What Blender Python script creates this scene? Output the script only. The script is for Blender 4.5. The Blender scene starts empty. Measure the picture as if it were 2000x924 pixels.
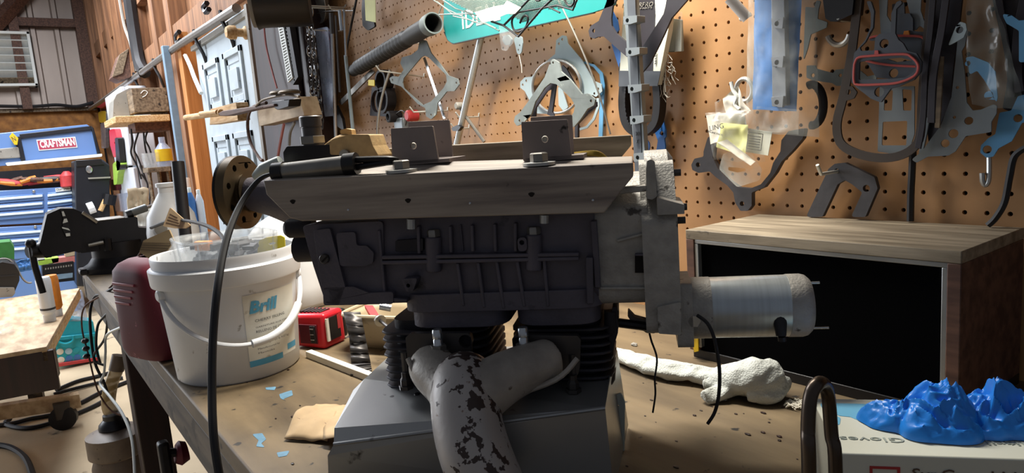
import bpy, bmesh, math, random
from math import sin, cos, pi, radians, degrees, atan2, sqrt, exp
from mathutils import Vector, Matrix, noise
from mathutils.geometry import tessellate_polygon
random.seed(7)
SC = bpy.context.scene
COL = SC.collection
# ---------------------------------------------------------------- camera
ZC = 1.255                       # eye height; bench top is at 0.90
F = 1329.0                       # focal length in pixels of a 2000 x 924 frame
YAW, PIT, ROL = radians(36.19), radians(8.233), radians(-4.258)
WY = 1.005                       # pegboard face
FW = Vector((-cos(YAW)*cos(PIT), sin(YAW)*cos(PIT), -sin(PIT)))
RT = Vector((sin(YAW), cos(YAW), 0)); UPV = RT.cross(FW)
CR = RT*cos(ROL) + UPV*sin(ROL); CU = -RT*sin(ROL) + UPV*cos(ROL)
CAM = Vector((0, 0, ZC))
cd = bpy.data.cameras.new('camera'); co = bpy.data.objects.new('camera', cd); COL.objects.link(co)
cd.sensor_fit = 'HORIZONTAL'; cd.sensor_width = 36.0; cd.lens = 36.0*F/2000.0
cd.clip_start = 0.02; cd.clip_end = 60
mm = Matrix((CR, CU, -FW)).transposed().to_4x4(); mm.translation = CAM
co.matrix_world = mm
SC.camera = co
# ---------------------------------------------------------------- view, world, lights
SC.view_settings.view_transform = 'Standard'
SC.view_settings.look = 'None'
SC.view_settings.gamma = 1.0
SC.view_settings.use_curve_mapping = False
SC.view_settings.exposure = 0.0
wd = bpy.data.worlds.new('world'); SC.world = wd; wd.use_nodes = True
wd.node_tree.nodes['Background'].inputs[0].default_value = (0.80, 0.86, 1.0, 1)
wd.node_tree.nodes['Background'].inputs[1].default_value = 0.145
def area(name, loc, target, sx, sy, power, col, spread=180):
    l = bpy.data.lights.new(name, 'AREA'); l.shape = 'RECTANGLE'; l.size = sx; l.size_y = sy
    l.energy = power; l.color = col; l.spread = radians(spread)
    o = bpy.data.objects.new(name, l); COL.objects.link(o); o.location = loc
    o.rotation_euler = (Vector(target)-Vector(loc)).to_track_quat('-Z', 'Y').to_euler()
    return o
area('bench_light', (-1.05, 0.66, 1.98), (-1.08, 0.72, 0.9), 0.60, 0.12, 19, (1.0, 0.94, 0.83), 130)
area('shop_light', (-5.3, 0.05, 3.4), (-5.3, 0.15, 0.0), 4.0, 1.0, 260, (0.92, 0.95, 1.0))
area('doorway_daylight', (-6.2, -2.3, 1.9), (-1.5, 0.3, 0.95), 2.2, 2.4, 125, (0.86, 0.92, 1.0))
# ---------------------------------------------------------------- pixel rays
def ray(x, y): return FW + CR*((x-1000)/F) - CU*((y-462)/F)
def hit(M, x, y):
    """local (a, b) where the sight line through pixel x, y meets the plane z=0 of frame M"""
    Mi = M.inverted(); o = Mi @ CAM; d = Mi.to_3x3() @ ray(x, y)
    t = -o.z/d.z; p = o + d*t
    return Vector((p.x, p.y))
def frame(o, x, y):
    x = Vector(x).normalized(); y = Vector(y).normalized(); z = x.cross(y)
    m = Matrix((x, y, z)).transposed().to_4x4(); m.translation = Vector(o); return m
def MW(Y): return frame((0, Y, 0), (1, 0, 0), (0, 0, 1))          # faces the camera, wall plane
def MX(X, rot=0): 
    a = radians(rot); return frame((X, 0, 0), (sin(a)*-1, cos(a), 0), (0, 0, 1))
def onY(x, y, Y): d = ray(x, y); return CAM + d*(Y/d.y)
def onX(x, y, X): d = ray(x, y); return CAM + d*(X/d.x)
def onZ(x, y, Z): d = ray(x, y); return CAM + d*((Z-ZC)/d.z)
def atD(x, y, t): return CAM + ray(x, y)*t
BZ = 0.90
EA = radians(43.0)
EX = Vector((cos(EA), sin(EA), 0)); EY = Vector((-sin(EA), cos(EA), 0)); EZ = Vector((0, 0, 1))
EO = atD(985, 600, 0.76); EO.z = BZ
ME = frame(EO, EX, EY)                                             # engine frame
MEI = ME.inverted()
def MEF(yl): return frame(EO + EY*yl, EX, EZ)                       # engine front planes
def ep(x, y, yl):
    a = hit(MEF(yl), x, y); return Vector((a.x, yl, a.y))
# ---------------------------------------------------------------- 2-D helpers
def Zm(x0, y0, s):
    def f(*pts): return [(x0+p[0]/s, y0+p[1]/s) if len(p) == 2 else (x0+p[0]/s, y0+p[1]/s, p[2]/s) for p in pts]
    return f
def area2(p): return sum(p[i][0]*p[(i+1) % len(p)][1]-p[(i+1) % len(p)][0]*p[i][1] for i in range(len(p)))/2
def fillet(pts, r, n=4):
    out = []; N = len(pts); pts = [Vector(p[:2]) for p in pts]
    for i in range(N):
        a, b, c = pts[i-1], pts[i], pts[(i+1) % N]
        u = a-b; w = c-b; lu, lw = u.length, w.length
        if lu < 1e-9 or lw < 1e-9: continue
        u /= lu; w /= lw
        ct = max(-1, min(1, u.dot(w))); th = math.acos(ct)
        if th > pi-0.06: out.append(b); continue
        d = min(r/max(1e-6, math.tan(th/2)), lu*0.46, lw*0.46)
        p0 = b+u*d; p1 = b+w*d
        for k in range(n+1):
            t = k/n
            out.append(p0*(1-t)**2 + b*2*t*(1-t) + p1*t*t)
    return out
def circle(c, r, n=14, ry=None): 
    ry = ry or r
    return [Vector((c[0]+r*cos(2*pi*k/n), c[1]+ry*sin(2*pi*k/n))) for k in range(n)]
def crom(pts, n=6, closed=False):
    P = [Vector(p) for p in pts]; N = len(P); out = []
    rng = range(N) if closed else range(N-1)
    for i in rng:
        if closed: a, b, c, d = P[i-1], P[i], P[(i+1) % N], P[(i+2) % N]
        else: a, b, c, d = P[max(i-1, 0)], P[i], P[i+1], P[min(i+2, N-1)]
        for k in range(n):
            t = k/n
            out.append(0.5*((2*b)+(c-a)*t+(2*a-5*b+4*c-d)*t*t+(3*b-a-3*c+d)*t**3))
    if not closed: out.append(P[-1].copy())
    return out
def band(path, w, closed=False):
    """offset a 2-D path both ways; returns outline (open) or (outer, inner)"""
    P = [Vector(p[:2]) for p in path]; N = len(P); L = []; R = []
    ws = w if isinstance(w, (list, tuple)) else [w]*N
    for i in range(N):
        a = P[i-1] if (closed or i > 0) else P[i]; c = P[(i+1) % N] if (closed or i < N-1) else P[i]
        t = (c-a); t = t.normalized() if t.length > 1e-9 else Vector((1, 0)); nn = Vector((-t.y, t.x))
        L.append(P[i]+nn*ws[i]/2); R.append(P[i]-nn*ws[i]/2)
    if closed: return (L, R) if abs(area2(L)) > abs(area2(R)) else (R, L)
    return L + R[::-1]
# ---------------------------------------------------------------- mesh builder
class B:
    def __init__(s, M=None): s.V = []; s.P = []; s.M = M or Matrix()
    def add(s, vs, fs, M=None):
        m = s.M @ M if M is not None else s.M
        o = len(s.V); s.V += [m @ Vector(v) for v in vs]; s.P += [tuple(i+o for i in f) for f in fs]; return s
    def box(s, x0, x1, y0, y1, z0, z1, M=None):
        return s.add([(x0,y0,z0),(x1,y0,z0),(x1,y1,z0),(x0,y1,z0),(x0,y0,z1),(x1,y0,z1),(x1,y1,z1),(x0,y1,z1)],
            [(0,3,2,1),(4,5,6,7),(0,1,5,4),(1,2,6,5),(2,3,7,6),(3,0,4,7)], M)
    def cbox(s, c, d, M=None): return s.box(c[0]-d[0]/2, c[0]+d[0]/2, c[1]-d[1]/2, c[1]+d[1]/2, c[2]-d[2]/2, c[2]+d[2]/2, M)
    def hexa(s, p, M=None):
        """8 corners: bottom loop then top loop"""
        return s.add(p, [(0,3,2,1),(4,5,6,7),(0,1,5,4),(1,2,6,5),(2,3,7,6),(3,0,4,7)], M)
    def tube(s, pts, r, n=8, sm=0, closed=False, caps=True, M=None, flat=1.0):
        P = [Vector(p) for p in pts]; N0 = len(P)
        rs = list(r) if isinstance(r, (list, tuple)) else [r]*N0
        if sm:
            P = crom(P, sm, closed); N = len(P); q = []
            for i in range(N):
                t = i/sm; a = int(t); f = t-a
                a0 = rs[a % N0] if closed else rs[min(a, N0-1)]; a1 = rs[(a+1) % N0] if closed else rs[min(a+1, N0-1)]
                q.append(a0+(a1-a0)*f)
            rs = q
        N = len(P); vs = []; fs = []; up = None
        for i in range(N):
            a = P[i-1] if (closed or i > 0) else P[i]; c = P[(i+1) % N] if (closed or i < N-1) else P[i]
            t = (c-a); t = t.normalized() if t.length > 1e-9 else Vector((0, 0, 1))
            if up is None:
                up = Vector((0, 0, 1)) if abs(t.z) < .9 else Vector((1, 0, 0))
            e = t.cross(up)
            if e.length < 1e-6: e = t.orthogonal()
            e.normalize(); g = e.cross(t).normalized(); up = g
            for k in range(n):
                an = 2*pi*k/n; vs.append(P[i]+e*cos(an)*rs[i]+g*sin(an)*rs[i]*flat)
        m = N if closed else N-1
        for i in range(m):
            j = (i+1) % N
            for k in range(n): fs.append((i*n+k, i*n+(k+1) % n, j*n+(k+1) % n, j*n+k))
        if caps and not closed: fs.append(tuple(range(n))[::-1]); fs.append(tuple((N-1)*n+k for k in range(n)))
        return s.add(vs, fs, M)
    def lathe(s, prof, n=24, M=None, sx=1.0, sy=1.0, caps=True):
        vs = []; fs = []
        for (r, h) in prof:
            for k in range(n): a = 2*pi*k/n; vs.append((r*cos(a)*sx, r*sin(a)*sy, h))
        for i in range(len(prof)-1):
            for k in range(n): fs.append((i*n+k, i*n+(k+1) % n, (i+1)*n+(k+1) % n, (i+1)*n+k))
        if caps:
            fs.append(tuple(range(n))[::-1]); q = (len(prof)-1)*n; fs.append(tuple(q+k for k in range(n)))
        return s.add(vs, fs, M)
    def prism(s, poly, h0, h1, holes=(), M=None):
        poly = [Vector(p[:2]) for p in poly]
        if area2(poly) < 0: poly = poly[::-1]
        hs = []
        for h in holes:
            h = [Vector(p[:2]) for p in h]
            if area2(h) > 0: h = h[::-1]
            hs.append(h)
        loops = [poly]+hs; flat = [p for l in loops for p in l]; N = len(flat)
        vs = [(p.x, p.y, h0) for p in flat]+[(p.x, p.y, h1) for p in flat]
        fs = []
        if not hs and len(poly) <= 4: fs = [tuple(range(len(poly)))[::-1], tuple(N+i for i in range(len(poly)))]
        else:
            for t in tessellate_polygon([[Vector((p.x, p.y, 0)) for p in l] for l in loops]):
                a, b, c = t
                ar = (flat[b]-flat[a]).cross(flat[c]-flat[a])
                if abs(ar) < 1e-14: continue
                if ar < 0: b, c = c, b
                fs += [(N+a, N+b, N+c), (a, c, b)]
        o = 0
        for l in loops:
            m = len(l)
            for i in range(m): fs.append((o+i, o+(i+1) % m, N+o+(i+1) % m, N+o+i))
            o += m
        return s.add(vs, fs, M)
    def grid(s, fn, nu, nv, cu=False, cv=False, M=None):
        vs = []; fs = []; a = nu if cu else nu+1; b = nv if cv else nv+1
        for j in range(b):
            for i in range(a): vs.append(fn(i/nu, j/nv))
        for j in range(nv):
            for i in range(nu): fs.append((j*a+i, j*a+(i+1) % a, ((j+1) % b)*a+(i+1) % a, ((j+1) % b)*a+i))
        return s.add(vs, fs, M)
    def ell(s, c, r, n=16, M=None, fn=None):
        m = n//2
        def g(u, v):
            th = pi*v; ph = 2*pi*u; d = Vector((sin(th)*cos(ph), sin(th)*sin(ph), cos(th)))
            k = fn(d) if fn else 1.0
            return (c[0]+d.x*r[0]*k, c[1]+d.y*r[1]*k, c[2]+d.z*r[2]*k)
        return s.grid(lambda u, v: g(u, 0.004+v*0.992), n, m, cu=True, M=M)
    def plate(s, M, out, th, holes=(), fil=0, px=True, fh=None):
        """flat plate: pixel outline carried onto the plane of M, thickness th behind it"""
        if fil: out = fillet(out, fil)
        T = (lambda p: hit(M, p[0], p[1])) if px else (lambda p: Vector(p[:2]))
        hs = []
        for h in holes:
            if isinstance(h, tuple) and not hasattr(h[0], '__len__'):
                c = T(h); 
                if px:
                    e = T((h[0], h[1]+h[2])); r = (e-c).length
                else: r = h[2]
                hs.append(circle(c, r, 12))
            else:
                hh = fillet(h, fh if fh is not None else fil) if (fil or fh) else h
                hs.append([T(p) for p in hh])
        return s.prism([T(p) for p in out], -th, 0, hs, M)
# ---------------------------------------------------------------- objects
ROOT = {}
def thing(name, label, cat, loc, group=None, rot=0.0, kind=None):
    o = bpy.data.objects.new(name, None); COL.objects.link(o); o.empty_display_size = 0.05
    o.location = loc; o.rotation_euler = (0, 0, rot)
    M = Matrix.Translation(Vector(loc)) @ Matrix.Rotation(rot, 4, 'Z')
    ROOT[o.name] = M.inverted()
    if label: o['label'] = label
    if cat: o['category'] = cat
    if group: o['group'] = group
    if kind: o['kind'] = kind
    return o
def ob(name, b, mat, parent=None, label=None, cat=None, group=None, kind=None, bevel=0, sm=35, sub=0, remesh=0, solid=0, smooth=0, seg=2):
    if parent is not None: T = ROOT[parent.name]; loc = None
    else:
        xs = [v.x for v in b.V]; ys = [v.y for v in b.V]; zs = [v.z for v in b.V]
        loc = Vector(((min(xs)+max(xs))/2, (min(ys)+max(ys))/2, min(zs))); T = Matrix.Translation(-loc)
    me = bpy.data.meshes.new(name); me.from_pydata([T @ v for v in b.V], [], b.P)
    bm = bmesh.new(); bm.from_mesh(me); bmesh.ops.recalc_face_normals(bm, faces=bm.faces); bm.to_mesh(me); bm.free()
    me.materials.append(mat if not isinstance(mat, str) else MAT[mat])
    o = bpy.data.objects.new(name, me); COL.objects.link(o)
    if parent is not None: o.parent = parent; ROOT[o.name] = T
    else: o.location = loc; ROOT[o.name] = T
    if sm:
        me.polygons.foreach_set('use_smooth', [True]*len(me.polygons)); me.set_sharp_from_angle(angle=radians(sm))
    if remesh:
        d = o.modifiers.new('remesh', 'REMESH'); d.mode = 'VOXEL'; d.voxel_size = remesh; d.use_smooth_shade = True
        if smooth: d = o.modifiers.new('smooth', 'SMOOTH'); d.factor = .5; d.iterations = smooth
    if solid: d = o.modifiers.new('solid', 'SOLIDIFY'); d.thickness = solid; d.offset = 0
    if sub: d = o.modifiers.new('sub', 'SUBSURF'); d.levels = sub; d.render_levels = sub
    if bevel:
        d = o.modifiers.new('bevel', 'BEVEL'); d.width = bevel; d.segments = seg; d.limit_method = 'ANGLE'; d.angle_limit = radians(40)
    if label: o['label'] = label
    if cat: o['category'] = cat
    if group: o['group'] = group
    if kind: o['kind'] = kind
    return o
def text(name, body, M, h, mat, parent, width=None, ext=0.0003, shear=0.0, bold=0.0):
    """lettering of cap height h, lower left corner at the origin of frame M"""
    c = bpy.data.curves.new(name, 'FONT'); c.body = body; c.size = h/0.72; c.extrude = ext; c.shear = shear; c.offset = bold; c.resolution_u = 2
    t = bpy.data.objects.new(name, c); me = bpy.data.meshes.new_from_object(t)
    bpy.data.objects.remove(t); bpy.data.curves.remove(c)
    vs = [v.co.copy() for v in me.vertices]; fs = [tuple(p.vertices) for p in me.polygons]; bpy.data.meshes.remove(me)
    if width and vs:
        w = max(v.x for v in vs); vs = [Vector((v.x*width/w, v.y, v.z)) for v in vs]
    b = B(); b.add(vs, fs, M)
    return ob(name, b, mat, parent, sm=0)
def copyobj(o, parent=None, dloc=None):
    c = o.copy(); COL.objects.link(c)
    if parent is not None: c.parent = parent
    if dloc is not None: c.location = o.location + Vector(dloc)
    ROOT[c.name] = ROOT.get(o.name, Matrix())
    return c
# ---------------------------------------------------------------- materials
MAT = {}
def lin(h):
    h = h.lstrip('#'); r = [int(h[i:i+2], 16)/255 for i in (0, 2, 4)]
    return tuple((c/12.92 if c <= .04045 else ((c+.055)/1.055)**2.4) for c in r)
def mk(name, col, rough=.5, metal=0.0, var=.15, scale=30, bump=0.0, bscale=None, col2=None, thr=None, soft=.06, stretch=None,
       speck=0.0, spcol='#1a1612', spscale=60, alpha=None, coat=0.0, spec=None, detail=4, emit=None, dist=0.002, sss=0):
    m = bpy.data.materials.new(name); m.use_nodes = True; nt = m.node_tree; nd = nt.nodes; lk = nt.links
    p = nd['Principled BSDF']; p.inputs['Roughness'].default_value = rough; p.inputs['Metallic'].default_value = metal
    if spec is not None: p.inputs['Specular IOR Level'].default_value = spec
    if coat: p.inputs['Coat Weight'].default_value = coat; p.inputs['Coat Roughness'].default_value = .15
    tc = nd.new('ShaderNodeTexCoord'); vec = tc.outputs['Object']
    if stretch:
        mp = nd.new('ShaderNodeMapping'); mp.inputs['Scale'].default_value = stretch; lk.new(vec, mp.inputs['Vector']); vec = mp.outputs['Vector']
    nz = nd.new('ShaderNodeTexNoise'); nz.inputs['Scale'].default_value = scale; nz.inputs['Detail'].default_value = detail; lk.new(vec, nz.inputs['Vector'])
    a = lin(col); 
    if col2: c0, c1 = a, lin(col2)
    else: c0 = tuple(c*(1-var) for c in a); c1 = tuple(min(1, c*(1+var)) for c in a)
    rp = nd.new('ShaderNodeValToRGB'); e = rp.color_ramp.elements
    t = thr if thr is not None else .5
    s = soft if thr is not None else .22
    e[0].position = max(0, t-s); e[1].position = min(1, t+s)
    e[0].color = (*c0, 1); e[1].color = (*c1, 1)
    lk.new(nz.outputs['Fac'], rp.inputs['Fac']); out = rp.outputs['Color']
    if speck:
        n2 = nd.new('ShaderNodeTexNoise'); n2.inputs['Scale'].default_value = spscale; n2.inputs['Detail'].default_value = 5; lk.new(tc.outputs['Object'], n2.inputs['Vector'])
        r2 = nd.new('ShaderNodeValToRGB'); q = r2.color_ramp.elements
        q[0].position = .68-.2*speck; q[1].position = .74-.2*speck; q[0].color = (0, 0, 0, 1); q[1].color = (1, 1, 1, 1)
        lk.new(n2.outputs['Fac'], r2.inputs['Fac'])
        mx = nd.new('ShaderNodeMix'); mx.data_type = 'RGBA'; lk.new(r2.outputs['Color'], mx.inputs[0]); lk.new(out, mx.inputs[6]); mx.inputs[7].default_value = (*lin(spcol), 1)
        out = mx.outputs[2]
    lk.new(out, p.inputs['Base Color'])
    if bump:
        nb = nd.new('ShaderNodeTexNoise'); nb.inputs['Scale'].default_value = bscale or scale*4; nb.inputs['Detail'].default_value = 4; lk.new(vec, nb.inputs['Vector'])
        bp = nd.new('ShaderNodeBump'); bp.inputs['Strength'].default_value = bump; bp.inputs['Distance'].default_value = dist
        lk.new(nb.outputs['Fac'], bp.inputs['Height']); lk.new(bp.outputs['Normal'], p.inputs['Normal'])
    if emit: p.inputs['Emission Color'].default_value = (*lin(col), 1); p.inputs['Emission Strength'].default_value = emit
    if alpha is not None:
        tr = nd.new('ShaderNodeBsdfTransparent'); ms = nd.new('ShaderNodeMixShader')
        na = nd.new('ShaderNodeTexNoise'); na.inputs['Scale'].default_value = 28; na.inputs['Detail'].default_value = 5; lk.new(tc.outputs['Object'], na.inputs['Vector'])
        mr = nd.new('ShaderNodeMapRange'); mr.inputs['From Min'].default_value = .3; mr.inputs['From Max'].default_value = .7
        mr.inputs['To Min'].default_value = max(0, alpha-.1); mr.inputs['To Max'].default_value = min(1, alpha+.14)
        lk.new(na.outputs['Fac'], mr.inputs['Value']); lk.new(mr.outputs['Result'], ms.inputs[0])
        lk.new(tr.outputs[0], ms.inputs[1]); lk.new(p.outputs[0], ms.inputs[2]); lk.new(ms.outputs[0], nd['Material Output'].inputs['Surface'])
    MAT[name] = m
    return m
def wood(name, c0, c1, stretch=(2, 40, 40), rough=.65, speck=0.0, bump=.15):
    mk(name, c0, rough, col2=c1, scale=1.6, stretch=stretch, detail=7, thr=.5, soft=.13, speck=speck, spcol='#20170f', spscale=26, bump=bump, bscale=2.2)
wood('wood_pine', '#d9b98a', '#b88d55', (6, 60, 60))
wood('wood_stud', '#966a48', '#6c4930', (30, 30, 1.6))
wood('wood_ply', '#c98a4c', '#b07338', (5, 30, 1.2))
wood('wood_dark', '#2f1714', '#1d0d0c', (20, 20, 1.2), rough=.4)
wood('wood_old', '#8a7860', '#5d4d3b', (3, 40, 40), speck=.3)
wood('wood_rail', '#a59a8e', '#6f6560', (3, 30, 45), rough=.6, speck=.15)
wood('wood_plytable', '#cbb391', '#a4896a', (5, 16, 16))
wood('wood_brown', '#6b4a3a', '#4a3026', (5, 40, 40))
wood('wood_speaker', '#9a8d78', '#6f6351', (5, 45, 45), speck=.05)
wood('wood_edge', '#5b4f42', '#2b2520', (3, 30, 30), speck=.4)
# bench top: worn plywood, dark grime patches
def bench_mat():
    m = mk('bench_top', '#7d6b4f', .6, col2='#4d3f2c', scale=1.3, stretch=(3, 14, 14), detail=8, bump=.2, bscale=6)
    nt = m.node_tree; nd = nt.nodes; lk = nt.links; p = nd['Principled BSDF']
    base = p.inputs['Base Color'].links[0].from_socket
    tc = nd['Texture Coordinate']
    g = nd.new('ShaderNodeTexNoise'); g.inputs['Scale'].default_value = 5; g.inputs['Detail'].default_value = 8; lk.new(tc.outputs['Object'], g.inputs['Vector'])
    r = nd.new('ShaderNodeValToRGB'); e = r.color_ramp.elements; e[0].position = .50; e[1].position = .68; e[0].color = (0, 0, 0, 1); e[1].color = (.75, .75, .75, 1)
    lk.new(g.outputs['Fac'], r.inputs['Fac'])
    mx = nd.new('ShaderNodeMix'); mx.data_type = 'RGBA'; lk.new(r.outputs['Color'], mx.inputs[0]); lk.new(base, mx.inputs[6]); mx.inputs[7].default_value = (*lin('#3a2d1e'), 1)
    g2 = nd.new('ShaderNodeTexNoise'); g2.inputs['Scale'].default_value = 40; g2.inputs['Detail'].default_value = 5; lk.new(tc.outputs['Object'], g2.inputs['Vector'])
    r2 = nd.new('ShaderNodeValToRGB'); e = r2.color_ramp.elements; e[0].position = .66; e[1].position = .70; e[0].color = (0, 0, 0, 1); e[1].color = (1, 1, 1, 1)
    lk.new(g2.outputs['Fac'], r2.inputs['Fac'])
    m2 = nd.new('ShaderNodeMix'); m2.data_type = 'RGBA'; lk.new(r2.outputs['Color'], m2.inputs[0]); lk.new(mx.outputs[2], m2.inputs[6]); m2.inputs[7].default_value = (*lin('#1d1712'), 1)
    lk.new(m2.outputs[2], p.inputs['Base Color'])
bench_mat()
mk('pegboard', '#b98c5f', .55, col2='#a0764b', scale=9, bump=.08, bscale=220, detail=6)
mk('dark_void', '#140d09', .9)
mk('osb', '#b47a3a', .7, col2='#7a4d22', scale=14, detail=7)
mk('siding', '#b5a79d', .45, .25, col2='#9b8d84', scale=3, stretch=(1, 1, .3))
mk('white_paint', '#d4d8dc', .5, var=.06, scale=6, speck=.05, spcol='#8f8f8d')
mk('white_panel', '#cfd2da', .5, var=.07, scale=3)
mk('door_paint', '#b6c2ca', .45, var=.08, scale=12, speck=.12, spcol='#9aa2a6', spscale=40)
mk('concrete', '#cbb798', .8, col2='#a8967a', scale=2.2, detail=9, speck=.15, spcol='#5a4e3e', spscale=7)
mk('chest_blue', '#6283b8', .35, var=.06, scale=3, coat=.3)
mk('chest_dark', '#12141c', .4)
mk('chrome_strip', '#dcecf5', .3, .0, var=.03)
mk('red_logo', '#a83a52', .5, var=.05)
mk('yellow', '#d8b21c', .45, var=.06)
mk('bright_yellow', '#e8cf1e', .5, var=.06)
mk('pale_yellow', '#cfcf86', .6, var=.06)
mk('orange', '#cf7a1e', .5)
mk('red_plastic', '#c41628', .38, var=.06)
mk('red_dull', '#b8383a', .5)
mk('red_jug', '#5a0a1e', .65, var=.15, scale=8, speck=.05, spcol='#a05a66')
mk('red_jug_neck', '#8a3040', .45, var=.1)
mk('black_plastic', '#121114', .4, var=.1)
mk('black_metal', '#1a181a', .45, .4, var=.2, scale=20, bump=.1)
mk('black_rubber', '#17161a', .6, var=.15)
mk('black_hose', '#2a2926', .55, var=.25, scale=25)
mk('gasket_black', '#26222a', .55, var=.2, scale=40)
mk('gasket_dark', '#3b3a3e', .6, var=.3, scale=26, bump=.2)
mk('gasket_brown', '#3a3029', .65, var=.35, scale=12)
mk('gasket_gray', '#6f7776', .65, var=.25, scale=22, bump=.15, speck=.15, spcol='#9aa29a', spscale=30)
mk('gasket_pale', '#9fb0b6', .55, var=.1, scale=15)
mk('gasket_slate', '#4a4f57', .55, var=.15)
mk('gasket_steel', '#7d8487', .4, .3, var=.12, scale=12)
mk('gasket_blue', '#2f6fc0', .5, var=.1, scale=20)
mk('gasket_lblue', '#5f9cc8', .5, var=.1, scale=20)
mk('bead_red', '#c05a55', .4, var=.1)
mk('aluminium', '#b9bcbc', .35, .85, var=.08, scale=30)
mk('alu_cast', '#a3a09a', .55, .25, var=.2, scale=60, bump=.35, bscale=400, speck=.12, spcol='#4c4742')
mk('case_cast', '#55515b', .55, .15, var=.22, scale=24, bump=.3, bscale=260, speck=.12, spcol='#24222a', spscale=18)
mk('case_dark', '#26242a', .6, .3, var=.2, scale=24, bump=.2, bscale=200)
mk('fin_dark', '#3c3a40', .55, .5, var=.2)
mk('steel_dark', '#4e4b4a', .42, .7, var=.2, scale=14)
mk('steel_bracket', '#857a76', .5, .15, var=.18, scale=12, speck=.08)
mk('steel', '#c2c6ca', .25, .9, var=.06)
mk('steel_brushed', '#b9c1c5', .3, .65, var=.08, scale=4, stretch=(80, 2, 2))
mk('steel_worn', '#8d8a84', .4, .75, var=.2, scale=30)
mk('zinc', '#b8b9b6', .38, .7, var=.1)
mk('wire_white', '#c9cbc4', .4, .4, var=.08)
mk('brass', '#a98d3c', .35, .8, var=.15)
mk('bronze', '#5a4c38', .45, .7, var=.25, scale=25)
mk('tan_cast', '#b89a6a', .6, .2, var=.2, scale=70, bump=.25, bscale=300)
mk('sheet_metal', '#9a9b9b', .34, .6, var=.12, scale=6, speck=.06, spcol='#3a3835', spscale=35)
mk('pale_sheet', '#b6beb9', .45, .3, var=.06)
def exhaust_mat():
    m = mk('exhaust', '#b0aaa6', .45, .25, col2='#3d302c', scale=110, thr=.66, soft=.012, detail=3, bump=.12, bscale=150, speck=.10, spcol='#6a4a34', spscale=90)
    nd = m.node_tree.nodes; lk = m.node_tree.links
    fine = next(n for n in nd if n.type == 'TEX_NOISE' and abs(n.inputs['Scale'].default_value-110) < .1)
    ramp = fine.outputs['Fac'].links[0].to_node
    g = nd.new('ShaderNodeTexNoise'); g.inputs['Scale'].default_value = 13; g.inputs['Detail'].default_value = 2; lk.new(fine.inputs['Vector'].links[0].from_socket, g.inputs['Vector'])
    mt = nd.new('ShaderNodeMath'); mt.operation = 'MULTIPLY_ADD'; lk.new(g.outputs['Fac'], mt.inputs[0]); mt.inputs[1].default_value = .9; mt.inputs[2].default_value = -.43
    ad = nd.new('ShaderNodeMath'); ad.operation = 'ADD'; lk.new(fine.outputs['Fac'], ad.inputs[0]); lk.new(mt.outputs[0], ad.inputs[1]); lk.new(ad.outputs[0], ramp.inputs['Fac'])
exhaust_mat()
mk('exhaust_branch', '#a09990', .5, .2, var=.25, scale=30, bump=.2, bscale=200, speck=.2, spcol='#4a3a30')
mk('bucket', '#dfe2e6', .42, var=.05, scale=8, speck=.08, spcol='#6d675c', spscale=38)
mk('label_paper', '#dcdacf', .6, var=.06, scale=30, speck=.16, spcol='#a39a86', spscale=24)
mk('label_blue', '#4f9cc0', .55, var=.1)
mk('ink', '#3d3a3a', .7)
mk('ink_gray', '#9aa29c', .7)
mk('ink_brown', '#5f4c3c', .7)
mk('paper', '#e2ddcf', .7, var=.05)
mk('brown_paper', '#b39a78', .8, var=.12, scale=40)
mk('cardboard', '#9a8462', .8, var=.12, scale=25)
mk('cardstock_white', '#d9dbcd', .55, var=.05, scale=10)
mk('glove_blue', '#2285ea', .38, var=.18, scale=16, bump=.3, bscale=70)
mk('paint_blue', '#58809a', .6, var=.25, scale=60)
mk('print_blue', '#6fb8dc', .55, var=.08)
mk('sock', '#c2c5bf', .95, var=.1, scale=60, bump=.8, bscale=420, speck=.1, spcol='#8d8f86', spscale=22, dist=.003)
mk('teal', '#1f9fb0', .45, var=.06)
mk('teal_sign', '#148684', .5, var=.05)
mk('white', '#e6eae6', .5, var=.04)
mk('green', '#3c7a3c', .5, var=.15)
mk('lime', '#9cc24a', .5)
mk('pink', '#c87a74', .5)
mk('cobweb', '#c9c6bb', .8)
mk('grille_cloth', '#030304', 1.0, var=.3, scale=300, spec=.05)
mk('cream_tub', '#b3a488', .55, var=.15, scale=14, speck=.2, spcol='#7c6c52', spscale=18)
mk('brown_glass', '#6f5f50', .5, var=.2, spec=.6, speck=.1)
mk('clear_tube', '#b59a66', .25, var=.15, scale=12, alpha=.75)
mk('film', '#dfe3dd', .18, var=.05, alpha=.13, spec=.8)
mk('film_blue', '#9cc4ea', .2, var=.08, alpha=.35, spec=.8)
mk('film_dark', '#9aa09a', .2, var=.08, alpha=.2, spec=.8)
mk('tub_clear', '#c3c8cc', .3, var=.08, alpha=.24, spec=.6)
mk('blister', '#b9c4da', .2, var=.05, alpha=.45, spec=.8)
mk('blue_part', '#3f74b4', .45, var=.15)
mk('gray_part', '#8a8f96', .45, .3, var=.12)
mk('mesh_wire', '#8b948d', .45, .5)
mk('hook_steel', '#4a4038', .3, .8, var=.2)
mk('lavender', '#8d8fae', .5, var=.05)
mk('sky_pane', '#a8cde6', .3, var=.05)
mk('plastic_bottle', '#e4e6e8', .4, var=.06, scale=10)
mk('gray_box', '#8c8880', .6, var=.12, scale=10, speck=.08)
mk('conduit', '#8e8a85', .4, .6, var=.12)
mk('bluegray', '#7a93a8', .45, var=.1)
# ================================================================ the setting
ob('floor', B().box(-12, 4, -6, 1.3, -0.1, 0), 'concrete', kind='structure', sm=0)
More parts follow.
